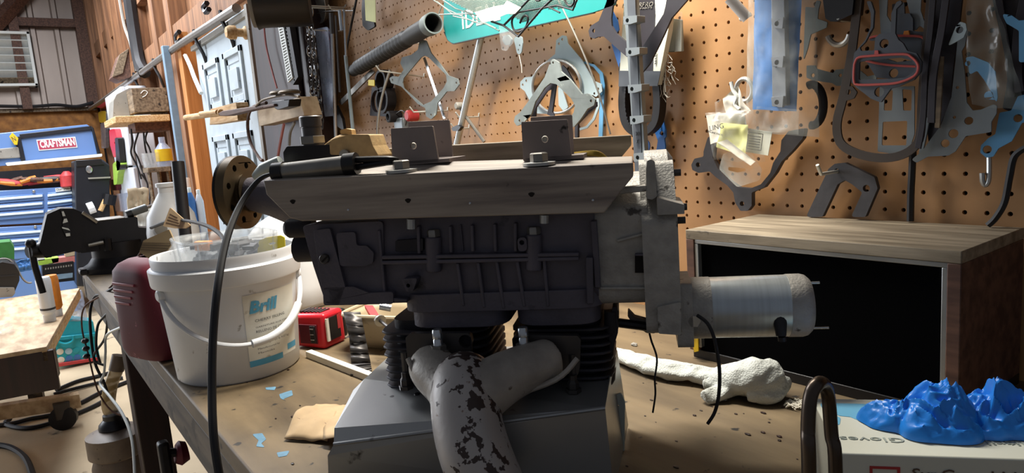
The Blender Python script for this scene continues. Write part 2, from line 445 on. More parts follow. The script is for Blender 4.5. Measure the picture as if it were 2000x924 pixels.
# wall_left: far gable wall: sheet board below, ribbed metal siding above
XF = -9.6; ZO = 1.973
wl = ob('wall_left', B().box(XF-.1, XF, -5, 1.3, 0, 4.6), 'dark_void', kind='structure', sm=0)
b = B().box(XF, XF+.02, -5, 1.02, 0, ZO); ob('sheathing_board', b, 'osb', wl, sm=0)
b = B(); prof = []; y = -4.0
while y < 1.0:
    prof += [(y, 0), (y+.10, 0), (y+.115, .03), (y+.155, .03), (y+.17, 0)]; y += .23
b.grid(lambda u, v: (XF+.015+prof[min(int(round(u*(len(prof)-1))), len(prof)-1)][1], prof[min(int(round(u*(len(prof)-1))), len(prof)-1)][0], ZO+v*2.6), len(prof)-1, 1)
ob('metal_siding', b, 'siding', wl, sm=20)
ob('sill_board', B().box(XF, XF+.10, -5, 1.0, ZO-.03, ZO+.012), 'wood_old', wl, sm=0)
p0 = onX(0, 42, XF+.1)
for k in range(3): ob('girt', B().box(XF+.05, XF+.16, -5, 1.0, p0.z-.045+k*1.2, p0.z+.045+k*1.2), 'wood_brown', wl, sm=0)
for (px, w) in ((160, .12), (28, .09), (-90, .12)):
    q = onX(px, 60, XF+.12); ob('post', B().box(XF+.04, XF+.18, q.y-w/2, q.y+w/2, ZO, 4.6), 'wood_brown', wl, sm=0)
q = onX(-20, 60, XF+.2); r_ = onX(30, 5, XF+.2)
ob('brace', B().tube([(q.x, q.y, q.z), (r_.x, r_.y, r_.z), (r_.x, r_.y+(r_.y-q.y), r_.z+(r_.z-q.z))], .08, 4), 'wood_brown', wl, sm=0)
# louvre vent on the gable
a_ = onX(-20, 60, XF+.2); c_ = onX(75, 168, XF+.2); d_ = onX(57, 62, XF+.2)
vent = thing('wall_vent', 'white framed louvre vent high on the ribbed metal gable wall', 'vent', (XF+.2, c_.y, c_.z))
y0, y1, z0, z1 = -.9, (c_.y+d_.y)/2, c_.z, d_.z
for nm, bx in (('frame_side', (y1-.03, y1, z0, z1)), ('frame_top', (y0, y1, z1-.03, z1)), ('frame_bottom', (y0, y1, z0, z0+.03))):
    ob(nm, B().box(XF+.05, XF+.22, bx[0], bx[1], bx[2], bx[3]), 'white', vent, bevel=.004)
ns = 7
for k in range(ns):
    zz = z0+.06+(z1-z0-.10)*k/(ns-1)
    M = Matrix.Translation((XF+.14, 0, zz)) @ Matrix.Rotation(radians(-38), 4, 'Y')
    ob('louvre_slat', B(M).box(-.055, .055, y0+.01, y1-.03, -.005, .005), 'white' if k != 0 else 'wood_old', vent, sm=0)
# wall_right: framed side wall, sheathing behind open studs, from the gable to the pegboard
wr = ob('wall_right', B().box(-9.7, .6, 1.10, 1.2, 0, 4.6), 'wood_stud', kind='structure', sm=0)
for px, w, f in ((172, .10, 1.0), (190, .10, 1.0), (206, .10, 1.0), (221, .12, .99), (232, .1, 1.0), (258, .14, .99), (300, .14, .99), (330, .14, .99)):
    q = onY(px, 60, f); ob('stud', B().box(q.x-w/2, q.x+w/2, f, 1.10, 0, 4.6), 'wood_stud', wr, sm=0)
q0 = onY(268, 60, .995)
ob('blocking', B().box(-6.9, -3.2, 1.0, 1.05, 1.985, 2.12), 'wood_stud', wr, sm=0)
ob('girt', B().box(-9.6, -3.0, 1.03, 1.10, 2.5, 2.64), 'wood_stud', wr, sm=0)
ob('plywood_sheet', B().box(-5.25, -3.35, 1.03, 1.055, 0, 2.05), 'wood_ply', wr, sm=0)
ob('corner_batten', B().box(-4.62, -4.50, .985, 1.03, .4, 2.02), 'wood_ply', wr, sm=0)
# pegboard: hardboard sheet with every hole cut through it
PB = (-2.64, .32, .86, 1.90); HS = .0254; HX = -.8448; HZ = ZC+.1894
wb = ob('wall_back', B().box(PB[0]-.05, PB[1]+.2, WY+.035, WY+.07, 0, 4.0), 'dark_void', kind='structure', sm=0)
def pegboard():
    i0 = int(math.floor((PB[0]-HX)/HS)); i1 = int(math.ceil((PB[1]-HX)/HS)); j0 = int(math.floor((PB[2]-HZ)/HS)); j1 = int(math.ceil((PB[3]-HZ)/HS))
    nx = i1-i0+1; nz = j1-j0+1; V = []; P = []
    for j in range(nz+1):
        for i in range(nx+1): V.append((HX+(i0+i-.5)*HS, WY, HZ+(j0+j-.5)*HS))
    R = .0031; n = 8
    for j in range(nz):
        for i in range(nx):
            cx = HX+(i0+i)*HS; cz = HZ+(j0+j)*HS; o = len(V)
            for k in range(n): a = 2*pi*k/n+pi/4; V.append((cx+R*cos(a), WY, cz+R*sin(a)))
            for k in range(n): a = 2*pi*k/n+pi/4; V.append((cx+R*cos(a), WY+.006, cz+R*sin(a)))
            c = [(j+1)*(nx+1)+i+1, (j+1)*(nx+1)+i, j*(nx+1)+i, j*(nx+1)+i+1]      # corners at 45,135,225,315 degrees
            for q in range(4):
                k = q*2
                P.append((c[q], c[(q+1) % 4], o+(k+2) % n, o+k+1)); P.append((c[q], o+k+1, o+k))
            for k in range(n): P.append((o+k, o+(k+1) % n, o+n+(k+1) % n, o+n+k))
    b = B(); b.V = [Vector(v) for v in V]; b.P = P
    return b
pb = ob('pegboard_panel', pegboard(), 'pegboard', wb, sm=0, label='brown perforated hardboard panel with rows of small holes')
# long grey conduit along the side wall
b = B(); b.tube([onY(150, 226, .93), onY(180, 210, .93), onY(262, 152, .93), onY(340, 95, .93), onY(420, 43, .93), onY(462, 16, .93)], .021, 10, sm=4)
cdt = ob('conduit_pipe', b, 'conduit', label='long grey conduit pipe running along the stud wall above the white door', cat='pipe')
for px, py in ((262, 150), (300, 124), (380, 70), (432, 34)):
    b = B(); p = onY(px, py, .93); b.tube([p+Vector((.0, 0, .03)), p+Vector((.02, 0, -.028)), p+Vector((.05, .02, -.10)), p+Vector((.02, .04, -.16))], .010, 6, sm=3)
    ob('cable_tie', b, 'black_rubber', cdt)
def cable(name, pts, r, mat, label, n=6, sm=6, cat='cable', group=None, parent=None):
    return ob(name, B().tube(pts, r, n, sm=sm), mat, parent, label=label, cat=None if parent else cat, group=group)
cable('black_cable', [onY(252, -10, .96), onY(262, 60, .96), onY(272, 120, .955), onY(282, 142, .95)], .045, 'black_rubber', 'thick black cable bundle dropping down the studs to the conduit', n=8)
cable('thin_cable', [onY(232, -10, .965), onY(243, 50, .965), onY(256, 88, .965), onY(266, 140, .955)], .012, 'gray_box', 'thin grey cable running beside the black bundle on the studs')
cable('white_cable', [onY(362, 108, .94), onY(372, 130, .94), onY(380, 152, .94), onY(393, 182, .94)], .012, 'white', 'white cable hanging from conduit beside the white door')
cable('black_wire', [onX(-20, 207, XF+.15), onX(60, 208, XF+.15), onX(110, 205, XF+.15), onX(150, 208, XF+.15), onX(182, 200, XF+.2)], .02, 'black_rubber', 'black wire sagging along the sill of the gable wall')
# dark strut hooks on studs
for i, pts in enumerate([((350, 62), (344, 70), (346, 84), (352, 78)), ((404, 6), (398, 14), (402, 24), (408, 18))]):
    cable('wall_hook', [onY(x, y, .95) for x, y in pts], .014, 'black_metal', ('dark bent hook on the stud wall above the conduit bend', 'dark bent hook high on the stud wall beside the spool')[i], cat='hook')
# white panel door leaning against the wall
def panel_door():
    Y = .965
    M = MW(Y); P = lambda x, y: hit(M, x, y)
    tl, tr = P(381, 102), P(469, 46); xl = P(386, 130).x; xr = P(497, 110).x
    z1 = 1.262+.65; z0 = .05
    d = thing('door_1', 'white painted six panel door against the plywood wall', None, ((xl+xr)/2, Y, z0), kind='structure')
    ob('door_slab', B().box(xl, xr, Y, Y+.035, z0, z1), 'door_paint', d, bevel=.003)
    w = xr-xl
    for c in (0, 1):
        x0 = xl+w*(.14+.40*c); x1 = x0+w*.30
        for (za, zb) in ((z1-.42, z1-.14), (z1-1.02, z1-.53), (z1-1.75, z1-1.15)):
            b = B()
            def fr(t0, t1, y0, y1): 
                b.hexa([(x0+t0, y0, za+t0), (x1-t0, y0, za+t0), (x1-t1, y1, za+t1), (x0+t1, y1, za+t1), (x0+t0, y0, zb-t0), (x1-t0, y0, zb-t0), (x1-t1, y1, zb-t1), (x0+t1, y1, zb-t1)])
            for t, yy in ((0, -.012), (.035, -.003)):
                b.box(x0+t, x1-t, Y+yy, Y+.002, zb-t-.03, zb-t); b.box(x0+t, x1-t, Y+yy, Y+.002, za+t, za+t+.03)
                b.box(x0+t, x0+t+.03, Y+yy, Y+.002, za+t, zb-t); b.box(x1-t-.03, x1-t, Y+yy, Y+.002, za+t, zb-t)
            b.box(x0+.09, x1-.09, Y-.012, Y+.002, za+.09, zb-.09)
            ob('door_panel', b, 'door_paint', d, bevel=.006)
    ob('weather_strip', B().box(xl-.02, xr, Y-.02, Y, z1-.045, z1-.02), 'gray_box', d)
    ob('door_edge', B().box(xr, xr+.035, Y-.02, Y+.04, z0, z1), 'gray_box', d)
    b = B(); b.lathe([(.028, 0), (.03, .02), (.018, .03), (.018, .055), (.03, .06), (.03, .085), (.022, .10)], 12, frame((xr-.03, Y, 1.80), (1, 0, 0), (0, 0, 1)))
    ob('door_knob', b, 'wood_pine', d)
panel_door()
ob('shade_board', B().box(-.64, .5, .70, 1.0, 1.47, 1.50), 'wood_old', kind='structure', sm=0)  # unseen board added above the view to shade the right of the pegboard
ob('trim_1', B().box(-3.14, -2.98, .965, 1.03, .0, 2.3), 'wood_stud', kind='structure', sm=0)
ob('trim_2', B().box(-4.42-.16, -4.42-.06, .95, 1.03, .0, 2.02), 'wood_ply', kind='structure', sm=0)
# ================================================================ workbench
XL, XR, YF = -2.86, .45, .177
wbn = thing('workbench', 'long worn wooden workbench with grimy top along the pegboard wall', 'workbench', ((XL+XR)/2, .58, 0))
b = B(); ob('bench_top', B().box(XL, XR, YF, WY, BZ-.030, BZ), 'bench_top', wbn, bevel=.003)
ob('front_board', B().box(XL, XR, YF+.002, YF+.035, BZ-.105, BZ-.031), 'wood_edge', wbn, bevel=.003)
ob('end_board', B().box(XL-.035, XL, YF, WY, BZ-.105, BZ-.002), 'wood_edge', wbn, bevel=.003)
for lx, ly in ((-2.36, YF+.04), (-2.75, .93), (.3, YF+.01), (.3, .93)):
    ob('leg', B().box(lx-.05, lx+.05, ly, ly+.09, 0, BZ-.035), 'wood_dark', wbn, bevel=.004)
ob('back_rail', B().box(XL, XR, .93, .97, .2, .3), 'wood_dark', wbn)
# flakes of blue paint on the bench
M = frame((0, 0, BZ+.0004), (1, 0, 0), (0, 1, 0))
for i, sh in enumerate([[(545, 770), (570, 762), (572, 772), (552, 780), (560, 784), (548, 778)], [(492, 848), (512, 846), (520, 858), (510, 866), (518, 874), (500, 872), (505, 860)], [(540, 884), (566, 880), (560, 890), (544, 893)], [(518, 757), (540, 755), (536, 762), (520, 761)]]):
    ob('paint_chip', B().plate(M, sh, .0006, fil=2), 'paint_blue', wbn, sm=0)
# ================================================================ the engine
EN = thing('engine', 'grey cast twin-cylinder engine with wooden rails bolted on top, standing on the bench', 'engine', EO, rot=EA)
def eo(name, b, mat, **k): return ob(name, b, mat, k.pop('parent', EN), **k)
def eb(): return B(ME)
def rr(y0, y1, z0, z1, r, n=4): return fillet([(y0, z0), (y1, z0), (y1, z1), (y0, z1)], r, n)
def xprism(b, poly, x0, x1, holes=()): b.prism(poly, x0, x1, holes, frame((0, 0, 0), (0, 1, 0), (0, 0, 1)))
FY = -.045                                                       # front face of the crankcase
cl = ep(600, 445, FY); cr = ep(1165, 430, FY); cbl = ep(640, 596, FY); cb = ep(1000, 605, FY)
zt = (cl.z+cr.z)/2+.03; zb = .186
# crankcase main body
b = eb(); xprism(b, rr(FY, .11, zb, zt, .012), ep(745, 500, FY).x, ep(1165, 500, FY).x)
eo('crankcase', b, 'case_cast', bevel=.002)
# left end cover (tapering towards the bottom) with screw and joint lines
T = lambda x, y, yl=FY: ep(x, y, yl)
b = B(); b.plate(MEF(FY-.004), [(590, 440), (748, 432), (750, 592), (642, 596), (632, 580), (612, 520)], .12, fil=8)
cov = eo('end_cover', b, 'case_cast', bevel=.003)
b = B(); b.plate(MEF(FY-.010), [(612, 450), (644, 446), (674, 560), (662, 596), (636, 592), (628, 560)], .02, fil=5); eo('cover_flange', b, 'case_cast', bevel=.002)
b = B(); b.plate(MEF(FY-.009), [(656, 455), (694, 453), (696, 480), (716, 480), (730, 494), (728, 514), (712, 520), (664, 520)], .01, fil=7); eo('cover_pad', b, 'case_cast', bevel=.0015)
b = B(); b.plate(MEF(FY-.010), [(630, 562), (690, 560), (722, 572), (768, 570), (768, 594), (632, 597)], .03, fil=6); eo('cover_foot', b, 'case_cast', bevel=.003)
def disc(name, px, py, yl, r, h, mat, n=12, prof=None, hexa=False, parent=EN):
    b = B(MEF(yl) @ Matrix.Translation((*hit(MEF(yl), px, py), 0)))
    b.lathe(prof or [(r, -.004), (r, h*.75), (r*.85, h)], 6 if hexa else n)
    return eo(name, b, mat, parent=parent)
sc = disc('slot_screw', 635, 505, FY-.010, .0055, .004, 'steel_dark')
b = B(MEF(FY-.0145) @ Matrix.Translation((*hit(MEF(FY-.0145), 635, 505), 0)) @ Matrix.Rotation(.7, 4, 'Z')); b.box(-.005, .005, -.0008, .0008, -.001, .0006); eo('screw_slot', b, 'dark_void')
b = B(); p = ep(572, 446, -.02); b.M = ME; b.lathe([(.008, 0), (.011, .004), (.011, .03), (.009, .034)], 14, frame((p.x-.008, p.y, p.z), (0, 1, 0), (0, 0, 1))); eo('side_plug', b, 'case_dark')
b = eb(); p = ep(600, 485, .01); b.lathe([(.0, 0), (.016, .0), (.016, .03)], 14, frame((p.x-.012, p.y, p.z), (0, 1, 0), (0, 0, 1))); eo('side_boss', b, 'case_dark')
# ribs on the front
def rib(x0, y0, x1, y1, w, d=.008, mat='case_cast', yl=FY):
    a = hit(MEF(yl), x0, y0); c = hit(MEF(yl), x1, y1); 
    b = B(MEF(yl)); dr = (c-a).normalized(); nn = Vector((-dr.y, dr.x))*w/2
    b.prism([a-nn, c-nn, c+nn, a+nn], -.004, d); eo('rib', b, mat, bevel=.001)
rib(752, 500, 1132, 494, .004, .010); rib(752, 510, 1132, 502, .004, .010)
for q in ((744, 448, 756, 582), (882, 440, 884, 492), (924, 438, 926, 490), (968, 436, 970, 490), (1008, 434, 1009, 490), (896, 512, 908, 595), (936, 510, 948, 598), (972, 508, 986, 600), (1012, 508, 1026, 596), (1064, 506, 1072, 596), (820, 440, 822, 494)):
    rib(*q, .0035, .007)
rib(752, 580, 800, 584, .004, .009)
rib(900, 438, 905, 490, .002, .003)
def post(name, px, y0, y1, r, yl=FY):
    a = ep(px, y1, yl); c = ep(px, y0, yl); b = eb()
    b.tube([a, c], r, 14); o = eo(name, b, 'case_cast', bevel=.0015)
    b = eb(); b.lathe([(r*.82, 0), (r*.82, .006), (r*.7, .0075)], 6, Matrix.Translation(c)); eo('post_bolt', b, 'steel_worn', parent=o)
post('stud_post', 847, 462, 530, .0085, FY-.003); post('stud_post', 1043, 457, 528, .0085, FY-.003)
b = B(); b.plate(MEF(FY-.014), [(783, 545), (816, 543), (806, 570), (794, 570)], .03, holes=[(797, 558, 4)], fil=5); eo('triangular_lug', b, 'case_cast', bevel=.001)
b = B(); b.plate(MEF(FY-.010), [(1010, 465), (1028, 463), (1030, 490), (1012, 492)], .02, holes=[(1019, 474, 5)], fil=8); eo('eye_lug', b, 'case_cast', bevel=.001)
b = B(); b.plate(MEF(FY-.006), [(772, 470), (826, 466), (826, 490), (772, 492)], .01, fil=3); eo('cast_pad', b, 'case_dark', bevel=.001)
# skirt under the case, rounded cylinder bases
b = eb(); zc0 = ep(900, 640, FY).z; 
for (xa, xb) in ((795, 988), (1003, 1172)):
    x0 = ep(xa, 620, FY).x; x1 = ep(xb, 620, FY).x
    b.prism(fillet([(x0, FY+.0), (x1, FY+.0), (x1, .09), (x0, .09)], .03, 6), zc0, zb+.006)
eo('cylinder_base', b, 'case_cast', bevel=.002)
b = eb(); b.prism(fillet([(ep(785, 600, FY).x, FY-.006), (ep(1180, 600, FY).x, FY-.006), (ep(1180, 600, FY).x, .1), (ep(785, 600, FY).x, .1)], .03, 6), zb-.008, zb+.012); eo('base_flange', b, 'case_cast', bevel=.002)
# cooling fins, both cylinders
z0f = .088; z1f = .150; nf = 8
for c, (xa, xb) in enumerate((((766, 700), (968, 700)), ((1012, 700), (1200, 690)))):
    x0 = ep(*xa, 0.0).x; x1 = ep(*xb, 0.0).x
    fo = None
    for k in range(nf):
        zz = z0f+(z1f-z0f)*k/(nf-1)
        b = eb(); b.prism(fillet([(x0, -.038), (x1, -.038), (x1, .085), (x0, .085)], .022, 3), zz, zz+.0030); eo('fin', b, 'fin_dark', bevel=.0008, seg=1)
    b = eb(); b.prism(fillet([(x0+.012, -.026), (x1-.012, -.026), (x1-.012, .075), (x0+.012, .075)], .02, 4), z0f-.02, zc0+.004); eo('cylinder_barrel', b, 'case_dark')
# bell housing on the right with domed top, mounting flange and square port
xb0 = ep(1160, 500, FY).x; xb1 = ep(1268, 500, FY).x; xb2 = ep(1326, 500, FY).x
zbt = ep(1240, 338, .02).z; zbb = ep(1250, 598, FY).z
b = eb(); xprism(b, fillet([(FY+.004, zbb), (.12, zbb), (.12, zbt-.01), (.05, zbt), (.01, zbt), (FY+.004, zbt-.03)], .014), xb0, xb1)
eo('bell_housing', b, 'alu_cast', bevel=.003)
b = eb(); xprism(b, fillet([(FY-.004, zbb-.03), (.125, zbb-.03), (.125, zbt-.01), (.06, zbt+.012), (.0, zbt+.012), (FY-.004, zbt-.045)], .012), xb1-.006, xb2)
eo('housing_flange', b, 'alu_cast', bevel=.003)
b = eb(); p = ep(1295, 360, 0); b.lathe([(.045, 0), (.045, .024), (.036, .030)], 20, frame((xb1, .035, p.z-.01), (0, 1, 0), (0, 0, 1))); eo('bearing_dome', b, 'alu_cast')
b = B(); b.plate(MEF(FY-.004), [(1262, 330), (1264, 314), (1272, 311), (1279, 316), (1283, 384), (1274, 390), (1262, 388)], .10, fil=4); eo('housing_ear', b, 'alu_cast', bevel=.002)
b = B(); b.plate(MEF(FY-.010), [(1283, 386), (1337, 400), (1337, 418), (1284, 420)], .07, fil=2); eo('flange_lug', b, 'alu_cast', bevel=.002)
b = B(); b.plate(MEF(FY-.008), [(1284, 600), (1330, 590), (1330, 655), (1286, 652)], .06, fil=4); eo('flange_lug', b, 'alu_cast', bevel=.002)
for px, py in ((1322, 337), (1334, 404), (1331, 430)):
    b = eb(); p = ep(px, py, .0); b.lathe([(.007, 0), (.007, .008), (.004, .008), (.004, .016)], 6, frame((p.x-.012, p.y, p.z), (0, 1, 0), (0, 0, 1))); eo('flange_bolt', b, 'steel_dark')
b = B(); b.plate(MEF(FY+.001), [(1240, 500), (1278, 500), (1278, 533), (1240, 533)], .004, fil=0); eo('square_port', b, 'dark_void', sm=0)
rib(1240, 497, 1279, 497, .002, .004, yl=FY); rib(1279, 499, 1279, 534, .002, .004, yl=FY)
rib(1205, 470, 1262, 455, .003, .004, 'alu_cast', FY+.004); rib(1160, 430, 1168, 560, .006, .006); rib(1152, 500, 1154, 590, .007, .009)
rib(1172, 562, 1262, 562, .003, .004, 'alu_cast', FY+.004); rib(1204, 372, 1262, 366, .006, .012, 'alu_cast', FY+.006)
# front output shaft: snout and drilled flange
pf = ep(470, 376, 0.03); ps = ep(605, 392, 0.03)
b = eb(); b.tube([ps, ps+(pf-ps)*.25, ps+(pf-ps)*.55, pf], [.034, .031, .024, .018], 22); eo('shaft_snout', b, 'case_cast')
ax = Vector((-1, 0, 0))                                          # flange lies square on the shaft
fx = Vector((0, 0, 1)).cross(ax).normalized()
MF = frame(pf, fx, ax.cross(fx)) 
holes = [circle((.0335*cos(2*pi*k/8+.3), .0335*sin(2*pi*k/8+.3)), .0042, 10) for k in range(8)]
b = eb(); b.prism(circle((0, 0), .0445, 40), -.006, .005, holes, MF); fl = eo('shaft_flange', b, 'bronze', bevel=.001)
b = eb(); b.lathe([(.026, -.014), (.022, -.009), (.022, -.005)], 20, MF); eo('flange_hub', b, 'bronze', parent=fl)
b = eb(); b.prism(circle((0, 0), .0445, 40), .0055, .0085, (), MF); eo('flange_backing', b, 'black_metal', parent=fl)
# wooden rails
RY = -.068
tl = [(514, 353), (1236, 318), (1237, 344), (1180, 416), (590, 432), (566, 426), (520, 380)]
fp_ = [ep(x, y, RY) for x, y in tl]; bp_ = [Vector((p.x, RY+.058, p.z+(.0125-.0085*(p.x+.24)/.39 if i < 2 else 0))) for i, p in enumerate(fp_)]
nq = len(tl); b = eb(); b.add(fp_+bp_, [tuple(range(nq)), tuple(range(2*nq-1, nq-1, -1))]+[(i, (i+1) % nq, nq+(i+1) % nq, nq+i) for i in range(nq)]); eo('wood_rail', b, 'wood_rail', bevel=.0012, label='long wooden rail with angled ends and dark grain')
for (x, y, r) in ((680, 410, 1.2), (918, 397, 1.2), (1158, 391, 1.6)):
    disc('nail', x, y, RY-.0002, .0012, .0005, 'steel', 8)
for (x, y) in ((797, 392), (1038, 380), (572, 394)):
    b = B(MEF(RY+.0002) @ Matrix.Translation((*hit(MEF(RY), x, y), 0))); b.prism([(.003*cos(a)*(1+.3*sin(3*a)), .0024*sin(a)) for a in [2*pi*k/10 for k in range(10)]], -.001, .0004); eo('knot', b, 'dark_void')
b = B(); b.plate(MEF(.075), [(725, 292), (1232, 264), (1233, 284), (1206, 316), (725, 330)], .042); eo('wood_rail', b, 'wood_speaker', bevel=.0012, label='rear pale wooden rail')
# steel angle brackets with a hole, two
def bracket(front, back, hole):
    zr = hit(MEF(RY), front[0], front[1])
    b = B(); b.plate(MEF(-.022), front[2], .004, holes=[hole], fil=3); o = eo('angle_bracket', b, 'steel_bracket', bevel=.0008)
    b = B(); b.plate(MEF(.028), back, .004, fil=3); eo('rear_plate', b, 'steel_bracket', parent=o, bevel=.0008)
    a = ep(*front[2][2], -.022); c = ep(*front[2][3], -.022); e = ep(*back[1], .028)
    b = eb(); zz = min(a.z, c.z); b.box(c.x+.002, a.x+.012, -.022, .05, zz, zz+.004); eo('base_plate', b, 'steel_bracket', parent=o)
    return o
for x_, y_ in ((807, 285), (1064, 272)):
    b = B(MEF(-.018) @ Matrix.Translation((*hit(MEF(-.018), x_, y_), 0))); b.lathe([(.0036, -.006), (.0036, -.001), (.0030, 0)], 14); eo('bright_hole_disc', b, 'paper')  # pale disc added for the brightness seen through the bracket hole
bracket((0, 0, [(763, 251), (845, 246), (857, 318), (767, 321)]), [(797, 238), (877, 234), (884, 306), (800, 310)], (807, 285, 7))
bracket((0, 0, [(1018, 238), (1108, 233), (1117, 311), (1022, 315)]), [(1036, 229), (1117, 224), (1121, 302), (1040, 306)], (1064, 272, 7))
ztop = ep(785, 338, RY).z
for px, py in ((784, 331), (1053, 317)):
    a = ep(px, py, RY+.016); M_ = Matrix.Translation(a)
    b = eb(); b.lathe([(.0165, -.003), (.0165, 0), (.006, 0.0005)], 22, M_); w = eo('washer', b, 'zinc')
    b = eb(); b.lathe([(.0085, .0002), (.009, .001), (.009, .0085), (.0075, .0095)], 6, M_); eo('hex_bolt', b, 'steel_worn', parent=w, sm=20)
for px, y0, y1 in ((803, 428, 447), (1063, 420, 436)):
    a = ep(px, y0, FY-.012); c = ep(px, y1, FY-.012); b = eb(); b.tube([a, c], .0045, 10); eo('bolt_shank', b, 'zinc')
# thermostat elbow, black manifold and threaded stack on top left
b = B(); b.plate(MEF(.02), [(553, 298), (560, 286), (655, 282), (664, 290), (664, 322), (600, 330), (556, 326)], .05, fil=6); eo('intake_manifold', b, 'black_metal', bevel=.004)
zt_ = Zm(420, 200, 3.4229)
b = B(); b.plate(MEF(.012), zt_((765,275),(790,245),(900,215),(1030,215),(1055,290),(1098,365),(860,378),(830,352),(770,350)), .045, fil=4); eo('cast_elbow', b, 'tan_cast', bevel=.006, seg=3)
b = eb(); b.tube([ep(640, 290, .03), ep(668, 276, .03), ep(690, 284, .03)], [.006, .008, .010], 12, sm=4); eo('elbow_rib', b, 'tan_cast')
b = eb(); p = ep(676, 302, .01); b.lathe([(.006, 0), (.006, .006), (.003, .006)], 10, frame(p, (1, 0, 0), (0, 0, 1))); eo('elbow_bolt', b, 'steel_worn')
b = B(); b.plate(MEF(.03), [(664, 254), (676, 251), (686, 253), (688, 266), (666, 268)], .012, fil=2); eo('elbow_lug', b, 'tan_cast', bevel=.001)
b = eb(); p = ep(612, 288, .035); q = ep(612, 226, .035); h = q.z-p.z
b.lathe([(.0105, -.01), (.0105, .0), (.0128, .001), (.0128, h*.30), (.0118, h*.32), (.0118, h*.62), (.0112, h*.63), (.0112, h*.66), (.0128, h*.67), (.0128, h*.97), (.0115, h), (.0105, h), (.0105, h-.004)], 24, Matrix.Translation(p)); eo('threaded_stack', b, 'steel_dark', sm=25)
b = eb(); b.lathe([(.0150, 0.004), (.0155, .005), (.0155, .0125), (.0150, .0135)], 6, Matrix.Translation(p)); eo('stack_nut', b, 'steel_worn', sm=20)
b = eb(); b.tube([ep(500, 348, .0), ep(518, 332, .0), ep(548, 314, .0)], [.006, .009, .006], 12, sm=4); eo('white_elbow', b, 'pale_sheet')
# brass coil between the rails
for k in range(4):
    b = eb(); b.tube([ep(1088, 312-k*2, .03+.004*k), ep(1125, 305-k*2, .03+.004*k), ep(1165, 303-k*2, .03), ep(1185, 312-k, .03)], .0016, 6, sm=5); eo('brass_line', b, 'brass')
# starter motor
p = ep(1326, 598, .0); q = ep(1590, 599, .0); L = (q-p).x; MS = frame((p.x, p.y-.0, (p.z+q.z)/2), (0, 1, 0), (0, 0, 1))
R = .0325
b = eb(); b.lathe([(R*.95, 0), (R, .004), (R, L*.235)], 36, MS); st = eo('starter_nose', b, 'alu_cast')
b = eb(); b.lathe([(R*.985, L*.235), (R*.985, L*.80)], 40, MS); eo('starter_body', b, 'steel_brushed')
b = eb(); b.lathe([(R*1.0, L*.80), (R*1.0, L*.90), (R*.96, L*.935), (R*.84, L*.965), (R*.3, L*.968), (R*.3, L*.99), (R*.22, L*1.0)], 36, MS); eo('starter_cap', b, 'alu_cast')
b = eb(); b.prism(fillet([(-.034, -.034), (.034, -.034), (.034, .034), (-.034, .034)], .006), -.004, .012, (), MS); eo('starter_mount', b, 'alu_cast', bevel=.002)
for px, py, l in ((1572, 553, .014), (1578, 641, .020)):
    a = ep(px, py, -.004); b = eb(); b.tube([a-Vector((.02, 0, 0)), a+Vector((l, 0, 0))], .0014, 8); eo('through_bolt', b, 'steel')
a = ep(1524, 632, -.03); b = eb(); b.tube([a+Vector((0, .006, .006)), a, a+Vector((0, -.003, -.012))], [.007, .0065, .005], 12); tm = eo('terminal_boot', b, 'black_rubber')
b = eb(); b.tube([ep(1527, 658, -.033), ep(1528, 666, -.033)], .004, 10); eo('terminal_tip', b, 'black_rubber', parent=tm)
a = ep(1356, 628, -.034); b = eb(); b.tube([a, a+Vector((0, .01, 0))], .0065, 6); lug = eo('terminal_nut', b, 'steel')
b = eb(); b.tube([ep(1362, 616, -.042), ep(1382, 632, -.05), ep(1396, 665, -.055), ep(1405, 720, -.055), ep(1404, 770, -.055), ep(1396, 805, -.055), ep(1382, 828, -.055)], .0018, 8, sm=6); eo('loose_lead', b, 'black_rubber', label='black wire hanging from starter terminal')
b = eb(); b.tube([ep(1266, 640, -.02), ep(1272, 665, -.03), ep(1283, 700, -.03), ep(1279, 740, -.03), ep(1280, 770, -.03), ep(1275, 806, -.03)], .0011, 6, sm=6); eo('loose_wire', b, 'black_rubber', label='thin dark wire hanging from bell housing')
# drain fitting and lever below the bell housing
b = eb(); b.tube([ep(1194, 607, -.02), ep(1194, 640, -.02), ep(1190, 662, -.02)], [.0075, .0075, .004], 12); eo('drain_tube', b, 'case_dark')
b = eb(); b.tube([ep(1205, 630, -.01), ep(1250, 636, -.01), ep(1275, 640, -.01)], .005, 10); eo('shift_shaft', b, 'black_metal')
b = B(); b.plate(MEF(-.01), [(1226, 605), (1240, 620), (1270, 628), (1280, 634), (1280, 652), (1262, 650), (1236, 634), (1226, 618)], .012, fil=4); eo('shift_lever', b, 'steel_dark', bevel=.001)
b = B(); b.plate(MEF(FY+.02), [(1196, 600), (1206, 600), (1207, 650), (1192, 700), (1190, 660)], .06, fil=3); eo('tin_bracket', b, 'case_dark', bevel=.001)
